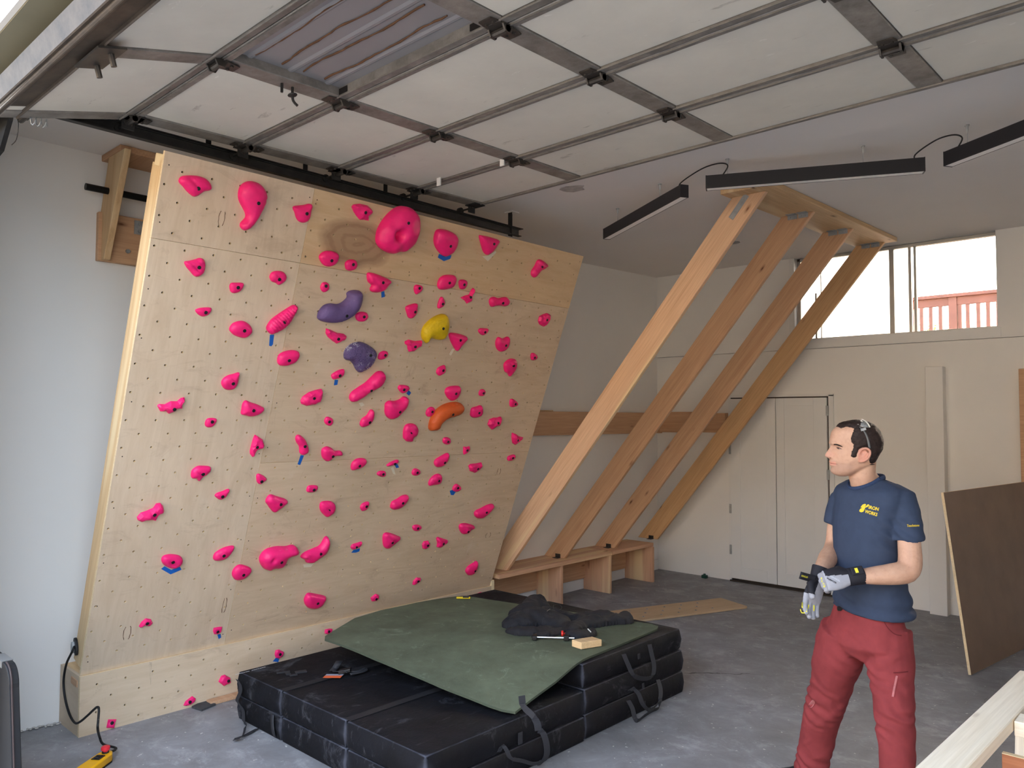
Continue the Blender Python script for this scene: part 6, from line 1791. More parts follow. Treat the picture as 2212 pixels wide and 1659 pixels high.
end = M @ Vector((0.105, 0, 0.03))
P += [onz(*c5(1195, 1290), 0.06), onz(*c5(1240, 1375), 0.03), end + dv * 0.04 + Vector((0, 0, .002)), end]
tag(MB().tube(smoothpath(P, 5), 0.0062, 8).build('control_cable', BLACKR, None, smooth=True), 'black cable hanging from the board edge down to the yellow hand control', 'cable')
q = ony(*c5(925, 200), 1.5605)
cn = thing('cable_connector', q, 'black oval cable socket on the left edge of the climbing wall', 'connector')
MB().prism([(q.x + 0.022 * math.cos(a * math.pi / 8) * 1.0 + 0.012 * math.sin(a * math.pi / 8) * -1, 1.5605, q.z + 0.047 * math.sin(a * math.pi / 8)) for a in range(16)], (0, -0.014, 0)).build('flange', BLACK, cn, bevel=0.002)
MB().prism([(q.x - 0.008 + 0.014 * math.cos(a * math.pi / 8), 1.546, q.z - 0.004 + 0.032 * math.sin(a * math.pi / 8)) for a in range(16)], (0, -0.012, 0)).build('socket_face', ZINC, cn)
# ---------------------------------------------------------------- the man
ZZ = Vector((0, 0, 1))
TO = -ray(1868, 950); TO.z = 0; TO.normalize()      # from the man toward the camera, level
RT_ = ZZ.cross(TO)                                   # to the right in the picture


def yaw(deg):
    """forward and left vectors of something facing deg from the camera toward picture left"""
    a = math.radians(deg)
    return (-RT_ * math.sin(a) + TO * math.cos(a)), (TO * math.sin(a) + RT_ * math.cos(a))


man = thing('person', (at(1870, 1300, 3.35).x, at(1870, 1300, 3.35).y, 0), 'man in navy t-shirt and dark red trousers pulling on work gloves, looking left', 'person')
SKIN, nt, bs = nodes('skin')
v_ = coords(nt)
c = ramp(nt, ntex(nt, v_, 14, 4), [(0.3, lin(184, 144, 120)), (0.7, lin(202, 163, 138))])
at_ = nt.nodes.new('ShaderNodeAttribute'); at_.attribute_name = 'stubble'
c = mix(nt, at_.outputs['Fac'], c, lin(136, 104, 90))
at2 = nt.nodes.new('ShaderNodeAttribute'); at2.attribute_name = 'flush'
c = mix(nt, at2.outputs['Fac'], c, lin(206, 122, 108))
hr = ntex(nt, v_, 160, 2)
c = mix(nt, ramp(nt, ntex(nt, v_, 60, 5, 0.7), [(0.5, BW(0)), (0.75, BW(0.22))]), c, lin(120, 78, 62))
nt.links.new(c, bs.inputs['Base Color']); bs.inputs['Roughness'].default_value = 0.55; bs.inputs['Specular IOR Level'].default_value = 0.35
bs.inputs['Subsurface Weight'].default_value = 0.06; bs.inputs['Subsurface Radius'].default_value = (0.012, 0.005, 0.003)
HAIR = plain('dark_brown_hair', lin(40, 28, 24), 0.65, var=0.35, vscale=70, bmp=0.5, bscale=160, spec=0.3)
SHIRT = plain('navy_cotton', lin(56, 67, 88), 0.85, var=0.07, vscale=30, bmp=0.1, bscale=300, spec=0.15)
PANTS = plain('brick_red_canvas', lin(134, 58, 60), 0.85, var=0.14, vscale=12, bmp=0.12, bscale=250, spec=0.15, detail=6)
GBLK = plain('glove_black', lin(28, 28, 36), 0.75, var=0.1)
GGRY = plain('glove_grey', lin(150, 152, 160), 0.7, var=0.1, vscale=30)
GYEL = plain('glove_yellow', lin(226, 216, 62), 0.6)
LOGO = plain('yellow_print', lin(226, 196, 52), 0.7)

# --- head: a profile turned into level slices; x forward, y left, z up, origin at the ear
YAW = 77.0
HF, HL = yaw(YAW)
SY, CY = math.sin(math.radians(YAW)), math.cos(math.radians(YAW))
HO = at(1866.8, 981.6, 3.33)
MH = Matrix(((HF.x, HL.x, 0, HO.x), (HF.y, HL.y, 0, HO.y), (HF.z, HL.z, 1, HO.z), (0, 0, 0, 1)))
MHi = MH.inverted()
US = 0.0001914
UX = US * 0.915


def hp(cx_, cy_, y=0.0):
    return (((900 - cx_) * UX + abs(y) * CY) / SY, y, (950 - cy_) * US)


def side(p):
    """head point -> place in the side-on drawing of the head (seen from its own near side)"""
    return 900 - (p[0] * SY - abs(p[1]) * CY) / UX, 950 - p[2] / US


#      level, front, back, half width, width centre
SLT = [(1445, 330, 470, .012), (1425, 262, 560, .026), (1385, 208, 650, .038), (1330, 178, 760, .047), (1270, 172, 880, .0535), (1205, 168, 1020, .0585), (1150, 163, 1110, .0625), (1100, 160, 1150, .0655),
       (1040, 162, 1190, .0680), (960, 162, 1235, .0700), (890, 158, 1275, .0715), (820, 156, 1305, .0725), (770, 148, 1316, .0735), (720, 136, 1322, .0750), (670, 130, 1322, .0765), (600, 136, 1316, .0778),
       (530, 148, 1296, .0780), (460, 168, 1268, .0770), (400, 205, 1222, .0738), (340, 272, 1168, .0680), (290, 380, 1090, .0565), (252, 500, 1000, .0415), (230, 620, 900, .022)]
LV = np.array([q[0] for q in SLT][::-1], float)
def slice_at(cy_):
    return [float(np.interp(cy_, LV, np.array([q[k] for q in SLT][::-1], float))) for k in (1, 2, 3)]


def gs(y, cy_, y0, c0, sy_, sc_):
    return math.exp(-((abs(y) - y0) / sy_) ** 2 - ((cy_ - c0) * US / sc_) ** 2)


def face_relief(y, cy_):
    d = 0.0
    # nose
    if 740 < cy_ < 1075:
        pr = np.interp(cy_, [740, 790, 850, 910, 960, 985, 1010, 1035, 1060, 1075], [0, .004, .012, .0195, .0255, .0265, .024, .015, .005, 0])
        w = np.interp(cy_, [740, 850, 930, 985, 1035, 1075], [.010, .0085, .010, .0135, .0165, .016])
        d += pr / (1 + (abs(y) / w) ** 3.2)
        d += .004 * gs(y, cy_, .0145, 1005, .006, .007)
    d -= .0140 * gs(y, cy_, .030, 800, .016, .0115)
    d -= .0045 * gs(y, cy_, .012, 775, .008, .010)
    d += .0042 * gs(y, cy_, .032, 812, .012, .0065)
    d += .0070 * gs(y, cy_, .030, 712, .026, .0085)
    d += .0035 * gs(y, cy_, .045, 905, .020, .018)
    d -= .0045 * gs(y, cy_, .030, 1060, .008, .020)
    d += .0095 * gs(y, cy_, .006, 1118, .016, .0085)
    d += .0100 * gs(y, cy_, 0.0, 1190, .017, .0085)
    d -= .0060 * gs(y, cy_, 0.0, 1156, .024, .0036)
    d -= .0040 * gs(y, cy_, 0.0, 1245, .020, .0085)
    d += .0085 * gs(y, cy_, 0.0, 1330, .018, .016)
    return d


def skull_point(cy_, a, grow=0.0):
    fx, bx, hw = slice_at(cy_)
    xf = (900 - fx) * UX / SY; xb = (900 - bx + (60 if cy_ < 1150 else 0)) * UX / SY
    xm = xb + (xf - xb) * 0.42
    ca, sa = math.cos(a), math.sin(a)
    ex = 2.15 if ca > 0 else 2.4
    r = (abs(ca) ** ex + abs(sa) ** ex) ** (-1 / ex)
    x = xm + (xf - xm if ca > 0 else xm - xb) * ca * r
    y = hw * sa * r
    if ca > 0:
        y *= 1 - 0.16 * max(0.0, ca * r) ** 1.5
        x += face_relief(y, cy_) * min(1.0, ca * 1.6)
    z = (950 - cy_) * US
    if grow:
        n = Vector((ca * hw / max(xf - xm, .03), sa, 0.0)); n.z = 0.0 if cy_ > 520 else (520 - cy_) / 240.0
        n.normalize(); return (x + n.x * grow, y + n.y * grow, z + n.z * grow)
    return (x, y, z)


def to_world(mb, M):
    mb.v = [tuple(M @ Vector(p)) for p in mb.v]; return mb


body = MB()
hd = MB()
NA_ = 96
LEV = list(np.linspace(1445, 1100, 50)) + list(np.linspace(1093, 700, 64)) + list(np.linspace(690, 230, 46))
hd.rings([[skull_point(c_, 2 * math.pi * k / NA_) for k in range(NA_)] for c_ in LEV])
for sy in (-1, 1):
    ear = [hp(790, 1085, .068 * sy), hp(770, 1000, .070 * sy), hp(800, 880, .074 * sy), hp(870, 812, .081 * sy), hp(960, 800, .088 * sy), hp(1025, 850, .092 * sy), hp(1025, 940, .090 * sy), hp(970, 1030, .084 * sy), hp(880, 1085, .075 * sy), hp(790, 1090, .068 * sy)]
    hd.tube(smoothpath(ear, 3), .0052, 8)
    hd.tube([hp(810, 1040, .066 * sy), hp(900, 950, .070 * sy), hp(985, 885, .078 * sy)], [(.010, .006), (.016, .007), (.011, .006)], 8)
    hd.tube([hp(860, 1000, .072 * sy), hp(930, 930, .078 * sy), hp(950, 870, .082 * sy)], .0035, 6)
    hd.ball(hp(850, 1000, .066 * sy), (.022, .009, .024))
to_world(hd, MH)
body.add(hd.v, hd.f)
nk = [at(1866, 985, 3.335), at(1863, 1008, 3.337), at(1862, 1024, 3.34), at(1868, 1038, 3.345), at(1874, 1056, 3.352)]
body.tube(nk, [(.050, .052), (.053, .054), (.055, .056), (.060, .060), (.072, .068)], 24, ref=HF)
BF, BL = yaw(46)
def ell(px, py, d, a, b, n=32, ex=2.3, skew=0.0, dip=0.0):
    c = at(px, py, d); out = []
    for k in range(n):
        t = 2 * math.pi * k / n; ca, sa = math.cos(t), math.sin(t)
        r = (abs(ca) ** ex + abs(sa) ** ex) ** (-1 / ex)
        out.append(tuple(c + BL * (a * ca * r) + BF * (b * sa * r) + ZZ * (skew * ca * r - dip * max(0.0, sa * r))))
    return out
# inner trunk and legs of the one body
body.rings([ell(1876, 1052, 3.35, .06, .05), ell(1877, 1082, 3.35, .13, .07), ell(1873, 1130, 3.35, .13, .085), ell(1872, 1200, 3.35, .125, .085), ell(1876, 1280, 3.35, .13, .09), ell(1870, 1345, 3.35, .155, .11), ell(1868, 1400, 3.35, .13, .10)])
RLEG = [(1828, 1370, 3.40), (1812, 1430, 3.46), (1794, 1490, 3.53), (1780, 1530, 3.58), (1765, 1590, 3.65), (1754, 1640, 3.69), (1750, 1672, 3.71)]
LLEG = [(1908, 1380, 3.29), (1922, 1440, 3.25), (1928, 1500, 3.21), (1933, 1555, 3.18), (1936, 1640, 3.16), (1938, 1740, 3.15), (1939, 1800, 3.15)]
body.tube([at(*p) for p in RLEG], [.08, .075, .06, .055, .052, .042, .038], 14)
body.tube([at(*p) for p in LLEG], [.08, .075, .06, .055, .052, .042, .038], 14)
for p, fd in ((at(1744, 1684, 3.71), -RT_), (at(1934, 1818, 3.15), (BF))):
    body.tube([p - fd * .05 + ZZ * -.005, p + fd * .05 + ZZ * -.01, p + fd * .15 + ZZ * -.025], [(.035, .035), (.035, .04), (.02, .035)], 10)
# arms
NA = [at(1948, 1082, 3.24), at(1960, 1130, 3.21), at(1964, 1175, 3.18), at(1966, 1214, 3.155), at(1958, 1234, 3.145), at(1930, 1240, 3.14), at(1895, 1243, 3.14), at(1862, 1245, 3.145), at(1842, 1245, 3.15)]
NR = [.046, .044, .044, .046, .047, (.046, .042), (.040, .036), (.032, .028), (.029, .026)]
body.tube(smoothpath(NA, 3), [tuple(x) for x in np.array([np.interp(np.linspace(0, 8, 25), range(9), [r[0] if isinstance(r, tuple) else r for r in NR]), np.interp(np.linspace(0, 8, 25), range(9), [r[1] if isinstance(r, tuple) else r for r in NR])]).T], 18)
FA = [at(1816, 1085, 3.47), at(1806, 1130, 3.50), at(1801, 1168, 3.50), at(1798, 1190, 3.47), at(1789, 1205, 3.41), at(1778, 1226, 3.33), at(1768, 1246, 3.265)]
FR = [.044, .036, .034, .040, .041, .034, .029]
body.tube(smoothpath(FA, 3), list(np.interp(np.linspace(0, 6, 19), range(7), FR)), 16)
body.tube([at(1816, 1085, 3.47), at(1880, 1075, 3.35), at(1948, 1082, 3.24)], [.045, .075, .045], 14)
me = remesh(body, 0.0036, 2, 0.5)
for nm in ('stubble', 'flush'):
    me.attributes.new(nm, 'FLOAT', 'POINT')
stv, flv = [], []
for v in me.vertices:
    p = MHi @ v.co
    cx_, cy_ = side(p)
    s_ = 0.0; f_ = 0.0
    if abs(p.y) < .1 and -.12 < p.z < .15 and abs(p.x) < .17:
        edge = np.interp(cx_, [100, 200, 300, 420, 520, 640, 740], [1060, 1062, 1090, 1130, 1120, 1050, 980])
        if cx_ < 760: s_ = max(0.0, min(1.0, (750 - cx_) / 160.0)) * max(0.0, min(1.0, (cy_ - edge) / 90.0)) * 0.42 * max(0.0, min(1.0, (1450 - cy_) / 60.0))
        lip = math.exp(-((cy_ - 1155) / 42.0) ** 4) * (1 if abs(p.y) < .027 and cx_ < 320 else 0)
        s_ *= 1 - lip; f_ = 0.5 * lip
        f_ = max(f_, 0.30 * math.exp(-((cy_ - 960) / 70) ** 2 - (p.y / .03) ** 2) if p.x > .1 else 0)
        if abs(p.y) > .066 and 770 < cx_ < 1060 and 780 < cy_ < 1110: f_ = 0.38
    stv.append(s_); flv.append(f_)
me.attributes['stubble'].data.foreach_set('value', stv); me.attributes['flush'].data.foreach_set('value', flv)
bodyo = mobj('body', me, SKIN, man, Matrix.Identity(4), smooth=True)
BVB = BVHTree.FromPolygons([v.co.copy() for v in me.vertices], [list(p.vertices) for p in me.polygons])
HC_ = lambda x, y: (1780 + x / 10.367, 890 + y / 10.367)


def face_patch(name, polys, mat_, off=0.0012):
    """small feature laid on the near side of the face and mirrored to the far side"""
    mb = MB()
    for pts in polys:
        P = smoothpath([Vector((x, y, 0)) for x, y in pts + [pts[0]]], 3)[:-1]
        m_ = len(P); ip = [q.to_2d() for q in P]
        for i_ in range(m_):
            for t_ in (.25, .5, .75): ip.append(P[i_].lerp(P[(i_ + m_ // 2) % m_], t_).to_2d())
        rr_ = delaunay_2d_cdt(ip, [], [list(range(m_))], 1, 1e-4)
        Q = []
        for q in rr_[0]:
            px, py = HC_(q.x, q.y); d = ray(px, py).normalized(); h = BVB.ray_cast(EYE, d)
            w = (h[0] - d * off) if h[0] is not None else EYE + ray(px, py) * 3.3
            Q.append(MHi @ w)
        mb.add(Q, [list(f_) for f_ in rr_[2]])
        mb.add([(q.x, -q.y, q.z) for q in Q], [list(f_)[::-1] for f_ in rr_[2]])
    return mb.build(name, mat_, man, MH)


face_patch('eyes', [[(282, 803), (310, 797), (350, 812), (385, 828), (350, 836), (305, 824)]], plain('eye_dark', lin(58, 42, 38), 0.3))
face_patch('eye_whites', [[(330, 814), (352, 818), (378, 829), (350, 833)]], plain('eye_white', lin(150, 136, 130), 0.3), 0.0016)
face_patch('eyelids', [[(270, 792), (310, 786), (360, 803), (405, 830), (398, 834), (352, 811), (308, 795), (276, 800)]], plain('lash_line', lin(92, 60, 54), 0.6), 0.0015)
face_patch('eyebrows', [[(215, 718), (265, 712), (335, 730), (412, 772), (406, 786), (330, 760), (268, 742), (222, 742)]], HAIR, 0.0022)
face_patch('mouth_line', [[(150, 1146), (200, 1150), (290, 1164), (296, 1172), (200, 1159), (152, 1154)]], plain('lip_line', lin(120, 68, 62), 0.6))
face_patch('nostrils', [[(112, 1026), (140, 1020), (165, 1028), (140, 1036)]], plain('nostril_dark', lin(104, 58, 52), 0.7))

# hair: a shell over the skull that dives under the skin outside the hairline
HP = [(250, 60), (296, 262), (306, 318), (400, 352), (480, 330), (560, 318), (640, 335), (705, 372), (672, 450), (645, 530), (628, 600), (640, 665), (690, 725), (668, 800), (640, 890), (618, 975), (665, 996), (722, 988), (752, 905), (772, 838),
      (850, 800), (960, 782), (1040, 820), (1052, 900), (1040, 1000), (1020, 1090), (1065, 1185), (1180, 1180), (1500, 1100), (1500, 60)]
HPA = np.array(HP, float); HPB = np.roll(HPA, -1, axis=0)
def hair_sd(cx_, cy_):
    q = np.array((cx_, cy_)); ab = HPB - HPA
    t = np.clip(((q - HPA) * ab).sum(1) / (ab * ab).sum(1), 0, 1)
    d = float(np.sqrt(((q - HPA - ab * t[:, None]) ** 2).sum(1).min())); c_ = False
    for (x1, y1), (x2, y2) in zip(HPA, HPB):
        if (y1 > cy_) != (y2 > cy_) and cx_ < (x2 - x1) * (cy_ - y1) / (y2 - y1) + x1: c_ = not c_
    return d if c_ else -d
hs = MB(); NH = 110
HLEV = list(np.linspace(1188, 400, 96)) + list(np.linspace(392, 232, 36))
rg = []
for c_ in HLEV:
    ring = []
    for k in range(NH):
        a = 2 * math.pi * k / NH
        p0 = skull_point(c_, a)
        sx_, sy_ = side(p0)
        pv = Vector(p0)
        sd = hair_sd(sx_, sy_) + 14 * noise.noise(pv * 90) + 10 * noise.noise(pv * 240)
        g = -0.004 + 0.0115 * max(0.0, min(1.0, (sd + 40) / 80.0))
        if sd > 0: g += 0.0022 * noise.noise(Vector((pv.x * 120, pv.y * 120, pv.z * 60))) + .0012 * noise.noise(pv * 330)
        if sd > 60 and c_ < 900: g += 0.002
        ring.append(skull_point(c_, a, g))
    rg.append(ring)
top = rg[-1]; mx = sum(q[0] for q in top) / NH; zt = sum(q[2] for q in top) / NH + .0035
rg.append([(mx + (x - mx) * .55, y * .55, zt) for x, y, z in top]); rg.append([(mx + (x - mx) * .08, y * .08, zt + .001) for x, y, z in top])
hs.rings(rg); to_world(hs, MH)
ho = hs.build('hair', HAIR, man, smooth=True)
# safety glasses pushed up on the head
GLS, nt, bs = nodes('clear_lens'); bs.inputs['Base Color'].default_value = (0.92, 0.93, 0.9, 1); bs.inputs['Transmission Weight'].default_value = 0.75; bs.inputs['Roughness'].default_value = 0.15; bs.inputs['IOR'].default_value = 1.3
GFR = plain('grey_temple', lin(92, 94, 94), 0.35)
gl = bpy.data.objects.new('safety_glasses', None); COL.objects.link(gl); place(gl, MH, man)
for sy in (-1, 1):
    P = [hp(800, 330, .074 * sy), hp(880, 390, .083 * sy), hp(950, 500, .088 * sy), hp(995, 640, .089 * sy), hp(1020, 790, .088 * sy)]
    MB().ribbon(smoothpath(P, 4), (1, 0, .55), 0.011, 0.003).build('temple', GFR, gl, MH, smooth=True)
    MB().obox(hp(890, 385, .086 * sy), ((.8, 0, -.25), (0, 1, 0), (.25, 0, .8)), (.012, .004, .006)).build('hinge', ZINC, gl, MH)
lens = []
for k in range(25):
    a = math.pi * (k / 24 - 0.5)
    lens.append(k)
L0, L1 = [], []
for k in range(25):
    a = math.pi * 0.52 * (k / 12 - 1)
    y = .078 * math.sin(a); zc_ = math.cos(a)
    L0.append((hp(600, 0)[0] - .030 * (1 - zc_), y, hp(0, 345)[2] + (.024) * zc_))
    L1.append((hp(860, 0)[0] - .012 * (1 - zc_), y * 1.04, hp(0, 330)[2] + (.030) * zc_))
lm = MB(); lm.add(L0 + L1, [(k, k + 1, 26 + k, 25 + k) for k in range(24)])
lo = lm.build('lens', GLS, gl, MH, smooth=True); lo.modifiers.new('s', 'SOLIDIFY').thickness = 0.0025
MB().tube(L1, .0028, 6).build('brow_bar', plain('lens_rim', lin(214, 210, 200), 0.25), gl, MH, smooth=True)

# --- t-shirt
sh_ = MB()
sh_.rings([ell(1872, 1034, 3.345, .072, .066, dip=.040), ell(1874, 1040, 3.348, .120, .078, dip=.034), ell(1875, 1049, 3.35, .158, .090, dip=.024), ell(1877, 1062, 3.35, .174, .098, dip=.012), ell(1878, 1086, 3.35, .174, .104), ell(1872, 1130, 3.35, .156, .106), ell(1870, 1170, 3.35, .148, .104),
           ell(1873, 1210, 3.35, .150, .108), ell(1879, 1250, 3.35, .158, .116), ell(1884, 1290, 3.35, .166, .128), ell(1886, 1318, 3.35, .170, .136), ell(1886, 1326, 3.35, .168, .134)])
NSV = [at(1925, 1070, 3.28), at(1946, 1082, 3.24), at(1954, 1110, 3.225), at(1959, 1140, 3.21), at(1962, 1162, 3.20), at(1962, 1167, 3.20)]
sh_.tube(NSV, [.058, .066, .063, .062, .064, .062], 20)
FSV = [at(1840, 1072, 3.43), at(1818, 1085, 3.47), at(1808, 1108, 3.49), at(1802, 1128, 3.50), at(1801, 1133, 3.50)]
sh_.tube(FSV, [.055, .058, .050, .046, .044], 18)
me = remesh(sh_, 0.0062, 4, 0.5)
shc = at(1880, 1180, 3.35)


def shirt_folds(p, n_):
    q = p - shc
    side = q.dot(BL); z = q.z
    w = 0.0028 * noise.noise(Vector((side * 9, q.dot(BF) * 9, z * 7)))
    low = max(0.0, min(1.0, (-z - 0.10) / 0.14))
    # horizontal rucks where the shirt gathers at the waist
    w += 0.007 * low * noise.noise(Vector((side * 6 + 3, q.dot(BF) * 5, z * 34 + side * 9)))
    w += 0.0035 * low * math.sin(z * 95 + side * 22 + 2.5 * noise.noise(q * 8))
    # diagonal pulls from the arm pit
    ap = q - (at(1935, 1150, 3.22) - shc)
    w += 0.006 * math.exp(-(ap.length / 0.09) ** 2) * math.sin(ap.z * 120 + ap.dot(RT_) * 90)
    w += 0.004 * math.exp(-(max(0, side - .1) / .05) ** 0.8) * 0
    return w


displace(me, shirt_folds)
bm = bmesh.new(); bm.from_mesh(me)
bmesh.ops.bisect_plane(bm, geom=bm.verts[:] + bm.edges[:] + bm.faces[:], plane_co=at(1886, 1319, 3.35), plane_no=(ZZ + BL * 0.06 - BF * 0.03), clear_inner=True)
bm.to_mesh(me); bm.free()
sho = mobj('t_shirt', me, SHIRT, man, Matrix.Identity(4), smooth=True)
ss = sho.modifiers.new('s', 'SOLIDIFY'); ss.thickness = 0.004; ss.offset = -1
BVS = BVHTree.FromPolygons([v.co.copy() for v in me.vertices], [list(p.vertices) for p in me.polygons])
# collar band
nkc = at(1871, 1036, 3.346)
col = []
for k in range(36):
    t = 2 * math.pi * k / 36
    dr = BL * math.cos(t) * .074 + BF * math.sin(t) * .068
    col.append(nkc + dr + ZZ * (.002 - .040 * max(0, math.sin(t)) + .012 * max(0, -math.sin(t)) + .004 * math.cos(t)))
MB().tube(col + [col[0]], [(.011, .0055)] * 37, 8, caps=False).build('collar', plain('collar_rib', lin(40, 56, 86), 0.9, vscale=200, var=0.2), sho, smooth=True)


def decal(name, polys, to_px, mat_, parent, bvh, off=0.0022):
    mb = MB()
    for vs2, fs2 in polys:
        P = []
        for v in vs2:
            px, py = to_px(v)
            d = ray(px, py).normalized()
            h = bvh.ray_cast(EYE, d)
            if h[0] is None:
                P.append(EYE + ray(px, py) * 3.2)
            else:
                P.append(h[0] - d * off)
        mb.add(P, fs2)
    return mb.build(name, mat_, parent)


def affine(o, ux, uy):
    return lambda v: (o[0] + v[0] * ux[0] + v[1] * uy[0], o[1] + v[0] * ux[1] + v[1] * uy[1])


def blob(pts, n=5):
    P = smoothpath([Vector((x, y, 0)) for x, y in pts + [pts[0]]], n)[:-1]
    return [(p.x, p.y) for p in P], [list(range(len(P)))]


L_ = lambda x, y: (1840 + x / 13.01, 1070 + y / 13.01)
raw = lambda v: L_(v[0], v[1])
polys = [blob([(245, 340), (300, 265), (370, 240), (400, 270), (360, 330), (400, 300), (450, 255), (490, 270), (440, 330), (380, 350), (330, 450), (260, 475), (210, 440), (240, 380), (290, 350)])]
decal('logo_mark', polys, raw, LOGO, sho, BVS)
t1 = text_mesh('IRON', 1.0, 0.03); t2 = text_mesh('WORKS', 1.0, 0.03)
decal('logo_lettering', [t1], affine(L_(615, 365), (9.1, 2.1), (2.5, -9.6)), LOGO, sho, BVS)
decal('logo_lettering', [t2], affine(L_(545, 500), (7.4, 2.2), (2.6, -9.6)), LOGO, sho, BVS)
t3 = text_mesh('Touchstone', 1.0, 0.02)
decal('sleeve_lettering', [t3], affine(L_(1725, 850), (5.6, -.2), (.4, -7.5)), LOGO, sho, BVS)

# --- trousers
tr = MB()
def ell2(px, py, d, a, b): return ell(px, py, d, a, b, 32, 2.2)
tr.rings([ell2(1878, 1275, 3.35, .138, .098), ell2(1876, 1310, 3.35, .146, .108), ell2(1871, 1350, 3.35, .166, .126), ell2(1867, 1385, 3.35, .176, .130), ell2(1866, 1412, 3.36, .13, .10)])
RT2 = [(1826, 1360, 3.40), (1813, 1410, 3.44), (1801, 1455, 3.49), (1792, 1495, 3.54), (1778, 1535, 3.58), (1768, 1585, 3.64), (1757, 1630, 3.68), (1751, 1662, 3.705), (1750, 1676, 3.71)]
tr.tube(smoothpath([at(*p) for p in RT2], 3), list(np.interp(np.linspace(0, 8, 25), range(9), [.105, .106, .094, .087, .085, .078, .074, .075, .072])), 22)
LT2 = [(1910, 1365, 3.29), (1920, 1420, 3.26), (1926, 1470, 3.23), (1931, 1520, 3.20), (1934, 1570, 3.18), (1937, 1640, 3.16), (1938, 1720, 3.15), (1939, 1790, 3.15), (1939, 1802, 3.15)]
tr.tube(smoothpath([at(*p) for p in LT2], 3), list(np.interp(np.linspace(0, 8, 25), range(9), [.105, .100, .086, .078, .074, .068, .070, .074, .072])), 22)
me = remesh(tr, 0.0066, 5, 0.5)
kn = [(at(1765, 1515, 3.52), .10), (at(1925, 1545, 3.14), .10), (at(1752, 1640, 3.66), .09), (at(1936, 1780, 3.1), .09), (at(1866, 1420, 3.3), .10)]


def pant_folds(p, n_):
    w = 0.004 * noise.noise(p * 8) + 0.0025 * noise.noise(p * 20)
    q = p - at(1868, 1400, 3.35)
    w += 0.012 * max(0, noise.noise(Vector((q.dot(RT_) * 5, q.dot(TO) * 5, q.z * 15 - q.dot(RT_) * 11))) - 0.15)
    for c_, r_ in kn:
        d = (p - c_)
        e = math.exp(-(d.length / r_) ** 2)
        if e > 0.02:
            w += 0.0065 * e * math.sin(d.z * 105 + d.dot(RT_) * 60 + 6 * noise.noise(p * 9))
    return w


displace(me, pant_folds)
tro = mobj('trousers', me, PANTS, man, Matrix.Identity(4), smooth=True)
BVT = BVHTree.FromPolygons([v.co.copy() for v in me.vertices], [list(p.vertices) for p in me.polygons])
T_ = lambda x, y: (1640 + x / 3.867, 1240 + y / 3.867)
rw_ = lambda v: T_(v[0], v[1])
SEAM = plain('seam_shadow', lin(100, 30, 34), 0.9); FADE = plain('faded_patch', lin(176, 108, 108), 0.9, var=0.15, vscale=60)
def stripe(pts, w):
    P = [Vector((x, y, 0)) for x, y in pts]; out = []; n_ = len(P); vs2 = []
    for i in range(n_):
        t = (P[min(i + 1, n_ - 1)] - P[max(i - 1, 0)]).normalized(); s2 = Vector((-t.y, t.x, 0)) * w
        vs2 += [(P[i] + s2)[:2], (P[i] - s2)[:2]]
    return vs2, [(2 * i, 2 * i + 1, 2 * i + 3, 2 * i + 2) for i in range(n_ - 1)]
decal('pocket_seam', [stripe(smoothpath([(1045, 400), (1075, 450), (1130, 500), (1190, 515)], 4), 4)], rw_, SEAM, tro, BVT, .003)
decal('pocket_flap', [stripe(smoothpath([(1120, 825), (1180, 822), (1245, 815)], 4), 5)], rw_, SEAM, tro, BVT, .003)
decal('thigh_pocket_zip', [stripe(smoothpath([(1150, 850), (1135, 920), (1115, 1025)], 5), 9)], rw_, FADE, tro, BVT, .005)
decal('worn_spot', [blob([(415, 1085), (445, 1050), (465, 1075), (440, 1115), (415, 1110)])], rw_, FADE, tro, BVT, .005)
decal('belt_end', [blob([(650, 275), (680, 262), (695, 300), (655, 308)], 2)], rw_, BLACK, tro, BVT, .006)

# --- shoes
SHO = plain('dark_shoe', lin(30, 32, 40), 0.6); SOLE = plain('pale_sole', lin(196, 196, 196), 0.6)
for (px, py, d, fd) in ((1744, 1692, 3.71, -RT_), (1936, 1826, 3.15, BF)):
    c = at(px, py, d); c.z = 0.0
    s_ = ZZ.cross(fd)
    sh2 = bpy.data.objects.new('shoe', None); COL.objects.link(sh2); place(sh2, Matrix.Translation(c), man)
    up = MB()
    rr = []
    for x, hw, zt_ in ((-.085, .028, .075), (-.07, .036, .10), (-.02, .038, .108), (.03, .040, .098), (.08, .044, .072), (.13, .046, .054), (.17, .040, .045), (.195, .02, .034)):
        rr.append([tuple(c + fd * x + s_ * (hw * math.cos(2 * math.pi * k / 16)) + ZZ * max(.018, .02 + (zt_ - .02) * (0.5 + 0.5 * math.sin(2 * math.pi * k / 16)))) for k in range(16)])
    up.rings(rr); up.build('upper', SHO, sh2, smooth=True)
    P = [(-.09, .02), (-.08, .036), (-.02, .040), (.08, .047), (.14, .049), (.19, .03), (.202, 0), (.19, -.03), (.14, -.049), (.08, -.047), (-.02, -.040), (-.08, -.036), (-.09, -.02)]
    MB().prism([tuple(c + fd * x + s_ * y + ZZ * .001) for x, y in P], (0, 0, .024)).build('sole', SOLE, sh2, bevel=0.004)
    MB().tube([tuple(c + fd * .045 + s_ * -.03 + ZZ * .092), tuple(c + fd * .05 + ZZ * .1), tuple(c + fd * .045 + s_ * .03 + ZZ * .092)], .004, 6).build('lace', SOLE, sh2, smooth=True)

# --- gloves: five separate fingers, wrist cuff


